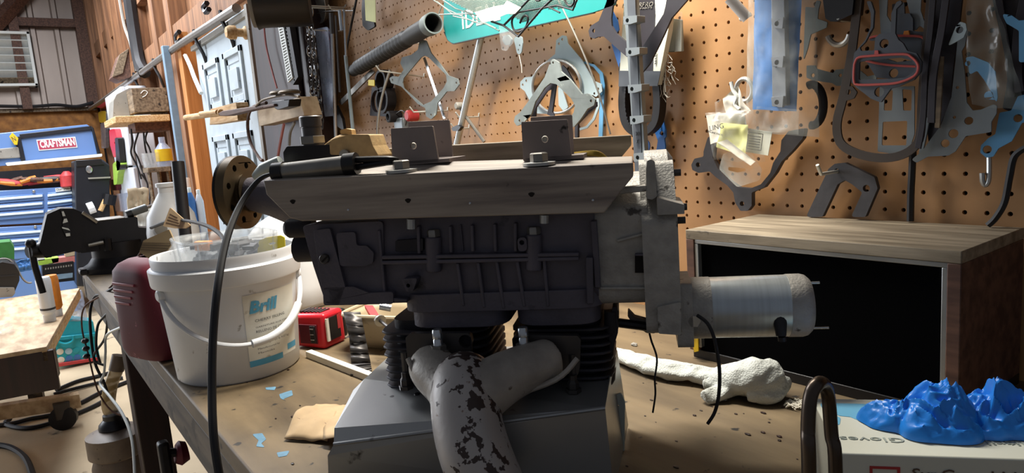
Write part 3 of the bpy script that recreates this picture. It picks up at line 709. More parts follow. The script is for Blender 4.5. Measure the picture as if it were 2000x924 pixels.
# exhaust: two flanges, studs, Y pipe
YFL = -.060
for out, hol in ((([(792, 660), (800, 652), (915, 651), (920, 658), (920, 700), (880, 712), (796, 706)]), (909, 667, 13)), (([(1000, 662), (1006, 655), (1128, 656), (1134, 664), (1132, 720), (1128, 735), (1004, 704)]), (1010, 668, 9))):
    b = B(); b.plate(MEF(YFL), out, .008, holes=[hol], fil=5); eo('exhaust_flange', b, 'steel_dark', bevel=.001)
    b = B(); b.plate(MEF(YFL+.0085), out, .004, fil=5); eo('exhaust_gasket', b, 'case_dark')
for px, py in ((857, 685), (1024, 682)):
    a = ep(px, py, YFL-.012); b = eb()
    b.lathe([(.0105, -.002), (.0105, 0), (.0085, 0.0005), (.0085, .006), (.0045, .0065)], 6, Matrix.Translation(a)); nut = eo('stud_nut', b, 'steel_worn', sm=20)
    b = eb(); b.lathe([(.005, 0), (.005, .012), (.0043, .013), (.0052, .0135), (.0052, .022), (.0045, .023)], 10, Matrix.Translation(a)); eo('stud', b, 'steel', parent=nut)
for px, py in ((793, 752), (1120, 758)):
    a = ep(px, py, -.062); b = eb(); b.lathe([(.008, -.004), (.008, 0), (.006, 0), (.006, .006), (.004, .009), (.004, .014)], 6, Matrix.Translation(a)); eo('lower_nut', b, 'steel_dark', sm=20)
    b = eb(); b.tube([a+Vector((0, .004, .0)), a+Vector((.0, .004, .035))], .004, 8); eo('lower_stud', b, 'steel_dark')
b = eb()
b.tube([ep(838, 712, -.062), ep(850, 726, -.078), ep(878, 752, -.095), ep(905, 785, -.115)], [.023, .025, .026, .030], 20, sm=5)
b.tube([ep(1078, 700, -.062), ep(1045, 712, -.076), ep(985, 738, -.095), ep(925, 778, -.118)], [.021, .023, .026, .030], 20, sm=5)
eo('exhaust_branches', b, 'exhaust_branch', remesh=.0028, smooth=6)
b = eb(); pth = [ep(906, 738, -.098), ep(908, 775, -.118), ep(914, 830, -.135), ep(930, 890, -.150), ep(962, 965, -.160)]
b.tube(pth, [.0305, .0335, .0335, .0335, .0325], 36, sm=8)
b.ell(pth[0], (.030, .030, .026), 24)
eo('exhaust_pipe', b, 'exhaust', remesh=.0026, smooth=4, label='fat exhaust pipe with flaking brown rust spots')
for pts in ([(797, 700), (815, 735), (850, 768)], [(1128, 700), (1085, 742), (985, 778)]):
    b = eb(); b.tube([ep(x, y, -.083-.008*i) for i, (x, y) in enumerate(pts)], .0028, 8, sm=5); eo('seam_weld', b, 'exhaust_branch')
# sheet metal shroud under the cylinders
tlb = ep(712, 740, -.01); trb = ep(1196, 712, .0)
fl_ = ep(652, 868, -.125); fr_ = ep(1182, 797, -.100)
zl = (tlb.z+.0)
b = eb()
dn = [ep(652, 872, -.125)+Vector((-.004, 0, -.09)), ep(1182, 800, -.1)+Vector((.004, 0, -.11))]
dn[0].z = .004; dn[1].z = .004
top = [tlb, ep(692, 762, -.03), ep(655, 838, -.11), fl_, fr_, ep(1192, 760, -.05), trb]
pb_ = [tlb+Vector((.0, .09, 0)), trb+Vector((0, .09, 0))]
def sheet(b, pts, th, nrm):
    n = len(pts); vs = [tuple(p) for p in pts]+[tuple(Vector(p)-Vector(nrm)*th) for p in pts]
    b.add(vs, [tuple(range(n)), tuple(range(2*n-1, n-1, -1))]+[(i, (i+1) % n, n+(i+1) % n, n+i) for i in range(n)])
ctop = ep(900, 765, -.07)
sheet(b, [tlb, ep(690, 762, -.03), ep(653, 836, -.11), fl_, fr_, trb, pb_[1], pb_[0]], .0015, (0, 0, 1)); sh = eo('shroud_top', b, 'sheet_metal', sm=0)
b = eb(); sheet(b, [fl_, ep(640, 890, -.127), (dn[0].x-.008, dn[0].y, dn[0].z), dn[1], fr_], .0015, (0, -1, 0)); eo('shroud_front', b, 'sheet_metal', sm=0)
b = eb(); sheet(b, [fr_, dn[1], (dn[1].x+.012, .06, .004), (trb.x+.004, .05, trb.z), trb], .0015, (1, 0, 0)); eo('shroud_side', b, 'sheet_metal', sm=0)
b = eb(); b.tube([fl_, fr_], .0022, 8); eo('shroud_bend', b, 'sheet_metal')
zs = lambda px, py: ep(px, py, -.05)
for px, py, yy in ((721, 785, -.052), (766, 778, -.047), (815, 772, -.044)):
    MR_ = frame(ME @ tlb, EX.lerp((ME @ fr_)-(ME @ fl_), 1.0), ((ME @ tlb)-(ME @ fl_)) - ((ME @ fr_)-(ME @ fl_))*(((ME @ tlb)-(ME @ fl_)).dot((ME @ fr_)-(ME @ fl_))/((ME @ fr_)-(ME @ fl_)).length_squared))
    b = B(MR_ @ Matrix.Translation((*hit(MR_, px, py), 0))); b.lathe([(.0040, -.003), (.0040, .0008), (.0026, .0022), (.001, .0023)], 10); eo('rivet', b, 'black_metal')
b = B(); b.plate(MEF(.0), [(1200, 772), (1214, 768), (1221, 786), (1219, 925), (1196, 930)], .003, holes=[(1207, 793, 2), (1208, 858, 2)], fil=4); eo('side_plate', b, 'pale_sheet', bevel=.0006, label='pale sheet plate with small holes')
# ================================================================ things hung on the pegboard
def proj(P):
    d = Vector(P)-CAM; z = d.dot(FW); return (1000+F*d.dot(CR)/z, 462-F*d.dot(CU)/z)
def hung(name, label, cat, out, mat, off=.012, th=.003, holes=(), fil=0, group=None, fh=None, bevel=.0004, parent=None):
    b = B(); b.plate(MW(WY-off), out, th, holes=holes, fil=fil, fh=fh)
    return ob(name, b, mat, parent, label=label, cat=None if parent else cat, group=group, bevel=bevel, sm=30)
def W(pts, off=.012): return [onY(p[0], p[1], WY-off) for p in pts]
HOOKN = [0]
def peghook(bx, by, tx, label, tip=.014, r=.0021, mat='wire_white', rise=.0):
    p = onY(bx, by, WY); L = .02
    for k in range(400):
        if proj((p.x, WY-L, p.z+rise*L))[0] < tx: break
        L += .001
    h = ob('pegboard_hook', B().tube([p+Vector((0, .006, .010)), p+Vector((0, -.002, .008)), p+Vector((0, -.004, 0)), (p.x, WY-L*.5, p.z+rise*L*.5), (p.x, WY-L, p.z+rise*L), (p.x, WY-L-.010, p.z+rise*L+tip)], r, 8), mat, label=label, cat='hook', group='wire hooks on the pegboard')
    return h
z1 = Zm(660, 0, 3.08); z2 = Zm(980, 0, 2.8); z3 = Zm(1320, 0, 2.15); z4 = Zm(1600, 0, 2.15)
zz3 = Zm(840, 0, 6.667); zz4 = Zm(1140, 0, 5.135); zz5 = Zm(1160, 150, 5.133); zz6 = Zm(1000, 60, 4.4); zz7 = Zm(1560, 0, 4.62); zz8 = Zm(1780, 0, 4.62)
za = Zm(480, 0, 7.11); zb = Zm(560, 100, 5.775); zc = Zm(340, 0, 2.8875)
# ---- wire hooks
for a in ((827, 85, 790, 'upper wire hook holding the ribbed hose near its open end'), (792, 95, 754, 'wire hook under the middle of the ribbed hose'),
          (757, 102, 729, 'wire hook under the ribbed hose, third from its open end'), (741, 130, 712, 'wire hook below the ribbed hose holding the rubber rings'),
          (727, 131, 700, 'wire hook nearest the closed end of the ribbed hose'), (876, 216, 808, 'wire hook across the bottom of the diamond shaped gasket'),
          (937, 228, 898, 'wire hook holding the round headed rod beside the silver tube'), (918, 250, 888, 'short wire hook at the foot of the silver tube')):
    peghook(*a)
peghook(830, 150, 742, 'long sloping wire hook passing through the diamond gasket', rise=.12)
# ---- ribbed black hose
a = onY(690, 138, WY-.05); c = onY(846, 45, WY-.11); d = (c-a); Lh = d.length; dx = d.normalized()
MH = frame(a, dx.cross(Vector((0, 0, 1))).normalized(), (dx.cross(Vector((0, 0, 1)))).cross(dx)*-1)
if (MH.to_3x3() @ Vector((0, 0, 1))).dot(dx) < 0: MH = frame(a, dx.cross(Vector((0, 0, 1))).normalized(), (dx.cross(Vector((0, 0, 1)))).cross(dx))
Rh = .0235; prof = [(.001, .0), (Rh*.8, 0), (Rh*.82, Lh*.06)]
nr = 17
for k in range(nr):
    t = Lh*(.08+.66*k/nr); w = Lh*.66/nr
    prof += [(Rh*.82, t), (Rh*.98, t+w*.25), (Rh*.98, t+w*.55), (Rh*.82, t+w*.8)]
prof += [(Rh*.9, Lh*.76), (Rh*.98, Lh*.80), (Rh*.98, Lh*.93), (Rh*1.08, Lh*.95), (Rh*1.08, Lh), (Rh*.9, Lh), (Rh*.86, Lh*.93), (Rh*.7, Lh*.5)]
hs = thing('ribbed_hose', 'black ribbed air hose slung diagonally on pegboard hooks', 'hose', a)
ob('hose_body', B().lathe(prof, 28, MH, caps=False), 'black_hose', hs, sm=50)
ob('hose_cuff', B().lathe([(Rh*1.1, Lh*.955), (Rh*1.12, Lh*.96), (Rh*1.12, Lh*1.003), (Rh*.98, Lh*1.003)], 28, MH, caps=False), 'gasket_gray', hs)
# ---- diamond gasket
hung('diamond_gasket', 'grey diamond shaped gasket with four lobes hanging on wire hook', 'gasket',
     z1((505,238),(530,245),(560,320),(610,380),(665,455),(720,475),(728,510),(700,548),(655,550),(600,620),(590,690),(560,718),(530,700),(525,650),(480,625),(380,520),(320,500),(308,470),(330,458),(365,462),(395,420),(375,380),(385,345),(440,330),(480,300),(490,250)),
     'gasket_gray', .075, .003, holes=[z1((520,335),(545,345),(650,450),(655,490),(635,530),(560,610),(510,632),(395,530),(388,500),(395,470),(500,345)), z1((328,482,8))[0], z1((712,500,9))[0], z1((560,692,8))[0]], fil=3)
# ---- rubber rings and carburettor bits left of the diamond
rg = [((742, 158), 13, 22, 'upper'), ((745, 196), 15, 26, 'lower')]
for (c, rx, ry, nm) in rg:
    path = [onY(c[0]+rx*cos(t)*.8-4*sin(t)*0, c[1]+ry*sin(t), WY-.05) for t in [2*pi*k/28 for k in range(28)]]
    b = B(); 
    for o_ in (0, 1): pass
    P = path; Q = [p+Vector((0, .03, 0)) for p in path]; ctr = sum(P, Vector())/28
    inn = [ctr+(p-ctr)*.78 for p in P]; ini = [p+Vector((0, .03, 0)) for p in inn]
    n = 28; vs = P+Q+inn+ini; fs = []
    for k in range(n):
        j = (k+1) % n; fs += [(k, j, n+j, n+k), (2*n+k, 3*n+k, 3*n+j, 2*n+j), (k, 2*n+k, 2*n+j, j), (n+k, n+j, 3*n+j, 3*n+k)]
    b.add(vs, fs); ob('rubber_ring', b, 'black_rubber', label='%s black oval rubber ring hanging left of the diamond gasket' % nm, cat='ring', group='rubber rings on pegboard')
hung('yellow_tag', 'small yellow tag beside the black rubber rings', 'tag', [(719, 156), (731, 156), (731, 168), (719, 167)], 'bright_yellow', .06, .002)
b = B(); b.plate(MW(WY-.03), [(726, 170), (765, 172), (760, 228), (722, 226)], .012, holes=[[(735+10*cos(t), 198+22*sin(t)) for t in [2*pi*k/16 for k in range(16)]]], fil=2); ob('rubber_block', b, 'gasket_black', label='black rubber plate with oval opening behind the lower ring', cat='gasket', bevel=.001)
cb_ = thing('carburettor', 'small grey carburettor with dark round throat and red cap on pegboard', 'carburettor', onY(770, 258, WY-.05))
p = onY(764, 228, WY-.05)
ob('throat', B(frame(p, (1, 0, 0), (0, 0, 1))).lathe([(.006, -.03), (.017, -.03), (.017, .01), (.013, .012), (.010, .012), (.009, -.01)], 20), 'black_rubber', cb_)
ob('body', B().box(p.x-.01, p.x+.05, p.y+.01, p.y+.04, p.z-.055, p.z-.005), 'gasket_steel', cb_, bevel=.006)
ob('bowl', B(Matrix.Translation((p.x+.012, p.y+.02, p.z-.085))).lathe([(.014, 0), (.018, .006), (.018, .035), (.012, .04)], 16), 'gasket_steel', cb_)
q = onY(802, 226, WY-.05); ob('cap', B(frame(q, (1, 0, 0), (0, 0, 1))).lathe([(.016, -.02), (.016, .01), (.012, .014)], 16), 'red_dull', cb_)
ob('linkage', B().tube(W([(775, 222), (785, 216), (795, 226), (792, 245)], .04), .002, 6, sm=4), 'steel_dark', cb_)
# ---- straps, rods and strips
def rod(name, label, pts, r, mat, off=.02, cat='rod', n=8, sm=0, off2=None):
    P = [onY(x, y, WY-(off if off2 is None else off+(off2-off)*i/(len(pts)-1))) for i, (x, y) in enumerate(pts)]
    return ob(name, B().tube(P, r, n, sm=sm), mat, label=label, cat=cat)
def strip(name, label, pts, w, th, mat, off=.02, cat='strip', holes=()):
    return hung(name, label, cat, band(pts, w), mat, off, th, holes)
strip('steel_rule', 'narrow steel strip leaning behind the diamond gasket opening', [(828, 112), (868, 232)], 5, .002, 'steel', .05)
rod('curved_rod', 'thin grey rod hanging in front of rubber rings', [(762, 136), (746, 190), (738, 240), (738, 290)], .004, 'steel', .07, sm=4)
strip('screen_channel', 'long grey steel channel leaning diagonally below the ribbed hose', [(664, 202), (728, 138)], 9, .006, 'steel_worn', .03)
rod('green_rod', 'tall pale green rod hanging beneath the closed end of the ribbed hose', [(675, 108), (690, 262)], .006, 'gasket_pale', .07)
for nm, px0, px1, w, m in (('leftmost', (648, 40), (656, 268), .006, 'steel'), ('middle', (656, 30), (664, 180), .004, 'steel_dark')):
    rod('extension_bar', '%s long steel socket extension hanging left of the green rod' % nm, [px0, px1], w, m, .08)
# sockets/wrenches cluster at (650..680, 15..70)
for i, (x0, y0, x1, y1, r, m) in enumerate(((648, 25, 650, 66, .010, 'steel_dark'), (664, 20, 668, 60, .007, 'steel'), (672, 18, 676, 110, .004, 'steel'))):
    rod('hanging_wrench', ('dark socket wrench hanging from wire hook left of the hose', 'chrome wrench hanging beside the dark socket wrench', 'thin chain of chrome links hanging beside the wrenches')[i], [(x0, y0), (x1, y1)], r, m, .085, 'wrench')
peghook(690, 21, 648, 'wire hook carrying the wrenches at the top left of the pegboard')
cable('test_lead', W([(698, -10), (690, 30), (682, 70), (676, 100)], .06), .004, 'black_rubber', 'thin black lead hanging above the ribbed hose')
hung('black_strap', 'black rubber strap loop hanging beside the yellow paper tag', 'strap', [(708, -8), (718, 0), (716, 30), (722, 44), (730, 40), (732, 52), (718, 60), (708, 50), (706, 20)], 'black_rubber', .04, .006, fil=4)
hung('paper_tag', 'pale yellow paper tag hanging above the ribbed hose', 'tag', [(712, -6), (733, -6), (734, 44), (714, 40)], 'pale_yellow', .05, .001)
# ---- chain
ch = thing('chain', 'pair of dark steel chains hanging down in front of the clear package', 'chain', onY(606, 240, WY-.12))
def link_chain(x0, y0, x1, y1, off, sc):
    a = onY(x0, y0, WY-off); c = onY(x1, y1, WY-off); n = int((c-a).length/(.016*sc)); d = (c-a)/n; dn_ = d.normalized()
    s1 = Vector((1, 0, 0)); s2 = Vector((0, 1, 0))
    for k in range(n):
        m = a+d*(k+.5); s = (s1 if k % 2 else s2); hl = d.length*.72; hw = .0062*sc
        pts = [m+dn_*hl*cos(t)+s*hw*sin(t) for t in [2*pi*j/10 for j in range(10)]]
        ob('chain_link', B().tube(pts, .0021*sc, 6, closed=True), 'steel_dark' if k % 3 else 'steel', ch)
def hook_to(P, label):
    ob('pegboard_hook', B().tube([(P.x, WY+.006, P.z+.012), (P.x, WY-.004, P.z+.010), (P.x, WY-.006, P.z+.002), (P.x, P.y-.012, P.z+.002), (P.x, P.y-.020, P.z+.014)], .0021, 8), 'wire_white', label=label, cat='hook', group='wire hooks on the pegboard')
hook_to(onY(598, 12, WY-.14), 'wire hook carrying the left hanging chain'); hook_to(onY(606, 16, WY-.12), 'wire hook carrying the middle hanging chain'); hook_to(onY(611, 60, WY-.11), 'wire hook carrying the shorter hanging chain')
link_chain(598, 12, 614, 236, .14, 1.3); link_chain(606, 16, 622, 240, .12, 1.3); link_chain(611, 60, 630, 250, .11, 1.1)
# ---- round pan at the top
p = onY(612, -6, WY-.06); b = B(frame(p, (1, 0, .0), (0, -.25, 1))); b.lathe([(.002, -.008), (.075, -.008), (.085, .0), (.088, .004), (.090, .003), (.086, -.012), (.07, -.014), (.002, -.014)], 40)
ob('round_pan', b, 'steel_worn', label='round shallow steel pan hanging at the top edge above the chains', cat='pan', sm=30)
rod('pan_wire', 'thin wire stretched below the round pan', [(575, 22), (605, 28), (640, 22), (690, 21)], .0016, 'steel_dark', .05, 'wire', sm=4)
# ---- clear blister package with blue print
pk = thing('blister_package', 'clear grey blister package with blue print hanging behind the chains', 'package', onY(610, 222, WY-.05))
ob('card', B().plate(MW(WY-.05), [(585, 66), (638, 54), (644, 60), (652, 222), (600, 226)], .004, fil=3, holes=[[(604, 98), (630, 96), (640, 190), (612, 192)]]), 'lavender', pk)
ob('window', B().plate(MW(WY-.052), [(604, 98), (630, 96), (640, 190), (612, 192)], .002), 'sky_pane', pk)
ob('blue_edge', B().plate(MW(WY-.055), [(570, 62), (586, 60), (606, 224), (588, 226)], .003), 'blue_part', pk)
ob('stripe', B().plate(MW(WY-.0545), [(622, 58), (636, 56), (644, 78)], .001), 'pink', pk, sm=0)
ob('shell', B().plate(MW(WY-.062), [(584, 62), (640, 52), (654, 226), (598, 232)], .002, fil=4), 'blister', pk)
hung('black_bracket', 'small black bracket hanging below the steel extension bars', 'bracket', [(646, 212), (656, 206), (668, 232), (672, 256), (660, 248), (648, 226)], 'black_metal', .05, .01)
# ---- slotted rail, spool
sr = thing('slotted_rail', 'long black rail with pale ladder of slots hung slanting beside the package', 'rail', onY(570, 165, .85))
def lerp(a, c, t): return (a[0]+(c[0]-a[0])*t, a[1]+(c[1]-a[1])*t)
A0, A1, B0, B1 = (533, -4), (543, -4), (562, 161), (571, 152)
hl = []
for k in range(30):
    t0 = (k+.22)/30; t1 = (k+.78)/30
    q = [lerp(lerp(A0, B0, t0), lerp(A1, B1, t0), .14), lerp(lerp(A0, B0, t0), lerp(A1, B1, t0), .86), lerp(lerp(A0, B0, t1), lerp(A1, B1, t1), .86), lerp(lerp(A0, B0, t1), lerp(A1, B1, t1), .14)]; hl.append(q)
ob('slot_ladder', B().plate(MW(.85), [A0, A1, B1, B0], .006, holes=hl), 'white', sr, sm=0)
hl = []
for k in range(18):
    t = (k+.5)/18; c = lerp((554, 30), (575, 160), t); hl.append([(c[0]-1, c[1]-2), (c[0]+1.2, c[1]-1.6), (c[0]+1.6, c[1]+1.6), (c[0]-.6, c[1]+1.2)])
ob('rail_side', B().plate(MW(.855), [(543, -4), (556, -4), (582, 150), (572, 166), (566, 160), (571, 152)], .02, holes=hl), 'black_metal', sr, sm=0)
sp = thing('cable_spool', 'black drum spool with pale round end disc at the top edge of the brown panel', 'spool', onY(510, 40, .78))
p = onY(494, 0, .66); dxx = Vector((.42, .9, .0)).normalized(); MSp = frame(p, Vector((0, 0, 1)).cross(dxx)*-1, (0, 0, 1))
if (MSp.to_3x3() @ Vector((0, 0, 1))).x < 0: MSp = frame(p, Vector((0, 0, 1)).cross(dxx), (0, 0, 1))
ob('end_disc', B().lathe([(.004, -.006), (.078, -.006), (.078, .006), (.004, .006)], 32, MSp), 'gray_box', sp)
ob('drum', B().lathe([(.085, .006), (.080, .02), (.080, .15), (.075, .16)], 28, MSp), 'black_plastic', sp)
cable('red_wire', [onY(515, 42, .86), onY(520, 90, .86), onY(532, 140, .86), onY(541, 172, .86)], .0035, 'pink', 'thin pink wire hanging down the dark brown panel')
# ---- teal sign behind the wire basket
sg = thing('teal_sign', 'teal sign board with rounded corner and white letters behind the wire basket', 'sign', onY(1000, 60, WY-.07))
SM = MW(WY-.075)
out = [(868, -40), (1200, -110), (1200, 10), (1158, 24), (884, 85), (874, 78), (866, 55)]
ob('board', B().plate(SM, fillet(out, 10), .006), 'teal_sign', sg, bevel=.001)
ob('board_rim', B().plate(MW(WY-.0745), [(866, 62), (874, 79), (884, 86.5), (1158, 25.5), (1158, 24), (884, 85), (874, 78)], .007), 'gasket_slate', sg, sm=0)
pa = hit(SM, 902, 57.5); pb_ = hit(SM, 1000, 33)
ang = atan2((pb_-pa).y, (pb_-pa).x)
h_ = (hit(SM, 902, 20)-hit(SM, 902, 57)).length
MT = SM @ Matrix.Translation((pa.x, pa.y, .0008)) @ Matrix.Rotation(ang, 4, 'Z')
text('lettering', 'IDEAL', MT, h_*1.0, 'white', sg, bold=.0)
# ---- wire mesh basket with scrolls
bk = thing('wire_basket', 'white wire mesh basket with dark scrollwork hanging at the top of the pegboard', 'basket', onY(1000, 70, WY-.2))
OFB = .17
MBk = frame((0, WY-OFB, 0), (1, 0, 0), (0, 0, 1))
def bw(pts, off=OFB): return [onY(p[0], p[1], WY-off) for p in pts]
outer = zz3((60,-20),(300,180),(560,290),(750,310),(960,335),(1150,475))
for pts, r in ((zz3((960,330),(1100,190),(1300,-20)), .0022), (zz3((960,335),(1150,475),(1450,120),(1600,-20)), .0022), (zz3((800,280),(960,335)), .0022), (zz3((1100,170),(1650,70),(1860,130),(1920,-20)), .0018), (zz3((1520,80),(1690,165)), .0016),
               (zz3((1170,300),(1210,220),(1260,205),(1275,260),(1240,360),(1160,412),(1090,385),(1065,290),(1090,215),(1150,160)), .0021), (zz3((1750,-10),(1790,60),(1840,75),(1870,40),(1880,-10)), .0019), (zz3((1370,-15),(1390,8),(1420,10),(1440,-10)), .0019)):
    ob('scroll_wire', B().tube(bw(pts, OFB+.004), r, 7, sm=5 if len(pts) > 4 else 0), 'black_metal', bk)
for pts in (zz3((0,-30),(240,130),(580,290),(700,310)), zz3((150,-10),(330,110),(560,190),(640,210)), zz3((90,20),(300,190),(430,200)), zz3((300,210),(520,260),(640,300)), zz3((110,190),(380,180),(560,180)), zz3((150,80),(110,190)), zz3((450,130),(560,230),(760,330),(900,400)), zz3((720,300),(860,370))):
    ob('rim_wire', B().tube(bw(pts, OFB-.01), .0014, 6), 'mesh_wire', bk)
b = B()
fld = [hit(MBk, *p) for p in zz3((130,-40),(600,190),(1000,180),(1200,300),(1330,270),(1460,130),(1880,120),(1930,-60))]
def inside(x, z):
    c = False; n = len(fld); j = n-1
    for i in range(n):
        if (fld[i].y > z) != (fld[j].y > z) and x < (fld[j].x-fld[i].x)*(z-fld[i].y)/(fld[j].y-fld[i].y)+fld[i].x: c = not c
        j = i
    return c
xs = [p.x for p in fld]; zs_ = [p.y for p in fld]; x0, x1, z0, z1_ = min(xs), max(xs), min(zs_), max(zs_)
st_ = .0027
for d_ in (1, -1):                       # diamond mesh: two families of crossing wires clipped to the basket outline
    k = -260
    while k < 500:
        run = None
        for s in range(0, 200):
            x = x0+k*st_*1.3+s*.004*(.55 if d_ > 0 else .55)*d_*-1 + (0 if d_ > 0 else (x1-x0)*.5); z = z0+s*.004
            if z > z1_: break
            if inside(x, z):
                if run is None: run = [(x, z)]
                last = (x, z)
            elif run is not None:
                if abs(last[1]-run[0][1]) > .004: b.tube([(run[0][0], WY-OFB+.003*(d_ > 0), run[0][1]), (last[0], WY-OFB+.003*(d_ > 0), last[1])], .0008, 4, caps=False)
                run = None
        if run is not None and abs(last[1]-run[0][1]) > .004: b.tube([(run[0][0], WY-OFB+.003*(d_ > 0), run[0][1]), (last[0], WY-OFB+.003*(d_ > 0), last[1])], .0008, 4, caps=False)
        k += 1
ob('mesh', b, 'mesh_wire', bk, kind='stuff', sm=0)
ob('paper_slip', B().plate(MW(WY-OFB-.012), zz3((580,160),(830,85),(960,60),(1000,10),(1180,100),(1100,180),(1000,180),(930,210),(840,260),(680,295)), .0012), 'paper', label='white paper slip caught in the wire basket', cat='paper')
bg = hung('clear_pouch', 'small crumpled clear pouch hanging below the wire basket', 'bag', zz3((890,320),(960,330),(1090,400),(1110,470),(1080,560),(1030,610),(990,665),(930,650),(910,540)), 'film', OFB-.02, .002, fil=3)
hung('pouch_part', 'dark metal part inside the clear pouch below the basket', 'part', zz3((950,470),(1010,450),(1060,510),(1040,580),(980,590),(940,530)), 'gasket_gray', OFB-.026, .004, fil=3)
hung('two_hole_tab', 'pale grey two-hole gasket tab hanging from the basket scroll', 'gasket', zz3((1090,520),(1110,480),(1160,470),(1195,480),(1205,560),(1190,680),(1160,715),(1130,690),(1110,600)), 'gasket_pale', OFB-.03, .002, holes=[zz3((1165,590,14))[0], zz3((1150,650,14))[0]], fil=4)
cable('string', W(zz3((1158,715),(1175,790),(1190,867),(1195,950)), .06), .0009, 'cobweb', 'fine string hanging from the two-hole gasket tab', n=5)
# ---- silver tube, round headed rod
rod('silver_tube', 'shiny aluminium tube leaning diagonally from the wire basket down the pegboard', [(947, 40), (892, 282)], .0085, 'steel_brushed', .06, 'tube', n=14)
rh_ = thing('round_headed_rod', 'thin grey rod with round head crossing the silver tube', 'rod', onY(946, 278, WY-.05))
ob('shaft', B().tube([onY(897, 210, WY-.06), onY(946, 277, WY-.04)], .0042, 8), 'steel_worn', rh_)
ob('head', B(frame(onY(892, 207, WY-.07), (1, 0, 0), (0, 0, 1))).lathe([(.006, -.02), (.009, -.018), (.0095, .0), (.007, .003)], 14), 'gray_box', rh_)
hung('black_clip', 'small black clip at the foot of the silver tube', 'clip', [(881, 250), (893, 244), (900, 248), (894, 256), (884, 256)], 'black_plastic', .075, .01, fil=2)
# ---- round plate gasket and A-shaped gasket
hung('round_gasket', 'large pale grey round gasket plate with three ears', 'gasket', zz6((430,40),(465,45),(480,110),(600,250),(700,430),(770,460),(775,520),(720,570),(690,550),(640,600),(380,720),(200,710),(150,600),(110,520),(70,490),(70,440),(110,400),(170,395),(250,300),(370,200),(380,80)), 'gasket_pale', .015, .002,
     holes=[[(1000+(385+205*cos(t))/4.4, 60+(480+225*sin(t))/4.4) for t in [2*pi*k/30 for k in range(30)]], zz6((432,75,12))[0], zz6((403,112,12))[0], zz6((122,430,12))[0], zz6((92,465,12))[0], zz6((740,500,13))[0], zz6((707,540,12))[0]], fil=2)
cring = [(1000+(385+208*cos(t))/4.4, 60+(480+228*sin(t))/4.4) for t in [2*pi*k/36 for k in range(36)]]
ob('rolled_ring', B().tube(W(cring, .020), .003, 8, closed=True), 'aluminium', label='rolled silver ring edge inside the round gasket plate', cat='ring')
hung('a_shaped_gasket', 'mottled grey A-shaped gasket standing in front of the round gasket plate', 'gasket', zz6((345,240),(400,270),(420,350),(500,420),(600,545),(655,540),(715,590),(705,640),(650,670),(590,760),(530,830),(470,800),(530,700),(540,640),(505,580),(380,460),(330,450),(280,490),(200,610),(165,720),(90,800),(40,820),(15,780),(25,735),(70,700),(130,620),(280,400),(320,290)), 'gasket_gray', .07, .004, holes=[zz6((352,275,12))[0], zz6((678,604,14))[0], zz6((64,774,13))[0]], fil=3)
hung('black_gasket', 'black gasket backing the grey A-shaped gasket', 'gasket', zz6((345,430),(380,445),(345,700),(360,725),(350,740),(300,720),(320,640),(340,500),(300,520),(205,660),(200,740),(150,740),(160,690),(200,600),(300,460)), 'gasket_black', .055, .004, fil=2)
hung('black_frame_gasket', 'black gasket edge showing below the right arm of the A-shaped gasket', 'gasket', zz6((720,600),(722,650),(640,720),(565,800),(565,920),(540,920),(540,800),(590,740),(690,650)), 'gasket_black', .055, .005, fil=2)
hung('gasket_strips', 'grey gasket strips seen through the round gasket opening', 'gasket', zz6((395,480),(430,500),(480,660),(440,690),(400,640)), 'gasket_pale', .010, .002, fil=2)
hung('dark_steel_strip', 'dark steel strip seen through the round gasket opening', 'gasket', zz6((430,290),(470,330),(545,470),(520,480),(460,380),(420,340)), 'black_metal', .010, .003, fil=2)
hung('loop_gasket', 'thin grey loop gasket showing right of the A-shaped gasket', 'gasket', [*band(zz6((735,580),(740,650),(700,760),(640,830),(570,850)), 5)], 'gasket_pale', .03, .002)
hung('blue_strip_gasket', 'long narrow blue gasket strip right of the round plate', 'gasket', [*band(zz6((610,270),(700,300),(765,370),(780,470),(770,600),(760,920)), [3,5,7,8,8,8])], 'gasket_lblue', .008, .002)
cable('thin_wire', W([(1085, -12), (1120, 60), (1150, 130), (1175, 200), (1192, 262)], .10), .0018, 'steel_worn', 'thin wire crossing in front of the round gasket plate', n=6, sm=4)
# ---- black Y gasket, grey strip, package and belt
hung('black_y_gasket', 'black Y-shaped gasket with round eye ear', 'gasket', zz4((250,-60),(360,-60),(290,60),(275,180),(280,260),(330,340),(440,430),(590,470),(680,330),(800,140),(820,60),(840,-60),(1090,-60),(1020,20),(880,180),(760,440),(660,640),(560,760),(540,600),(430,570),(200,365),(140,370),(100,388),(60,370),(48,310),(70,260),(150,210),(220,40)), 'gasket_black', .075, .004, holes=[zz4((100,310,22))[0]], fil=3)
pp = thing('belt_package', 'white and black sleeve package with lettering holding the black belt', 'package', onY(1260, 168, WY-.05))
ob('sleeve', B().plate(MW(WY-.045), [(1220, -10), (1312, -10), (1305, 60), (1284, 166), (1209, 168), (1213, 90)], .012, fil=2), 'cardstock_white', pp, bevel=.001)
ob('black_panel', B().plate(MW(WY-.0455), [(1245, -10), (1278, -10), (1280, 30), (1274, 165), (1250, 166)], .002), 'gasket_black', pp, sm=0)
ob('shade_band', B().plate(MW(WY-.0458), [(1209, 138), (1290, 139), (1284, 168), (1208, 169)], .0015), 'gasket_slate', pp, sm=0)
LM = MW(WY-.046)
def ltext(body, a, c, M, h, mat, parent, name='lettering', lift=.0006, **k):
    A = hit(M, *a); C = hit(M, *c); an = atan2((C-A).y, (C-A).x)
    return text(name, body, M @ Matrix.Translation((A.x, A.y, lift)) @ Matrix.Rotation(an, 4, 'Z'), h, mat, parent, width=(C-A).length, **k)
ltext('MASTERPRO', (1215, 16), (1276, 12), LM, .008, 'gray_box', pp, shear=.2)
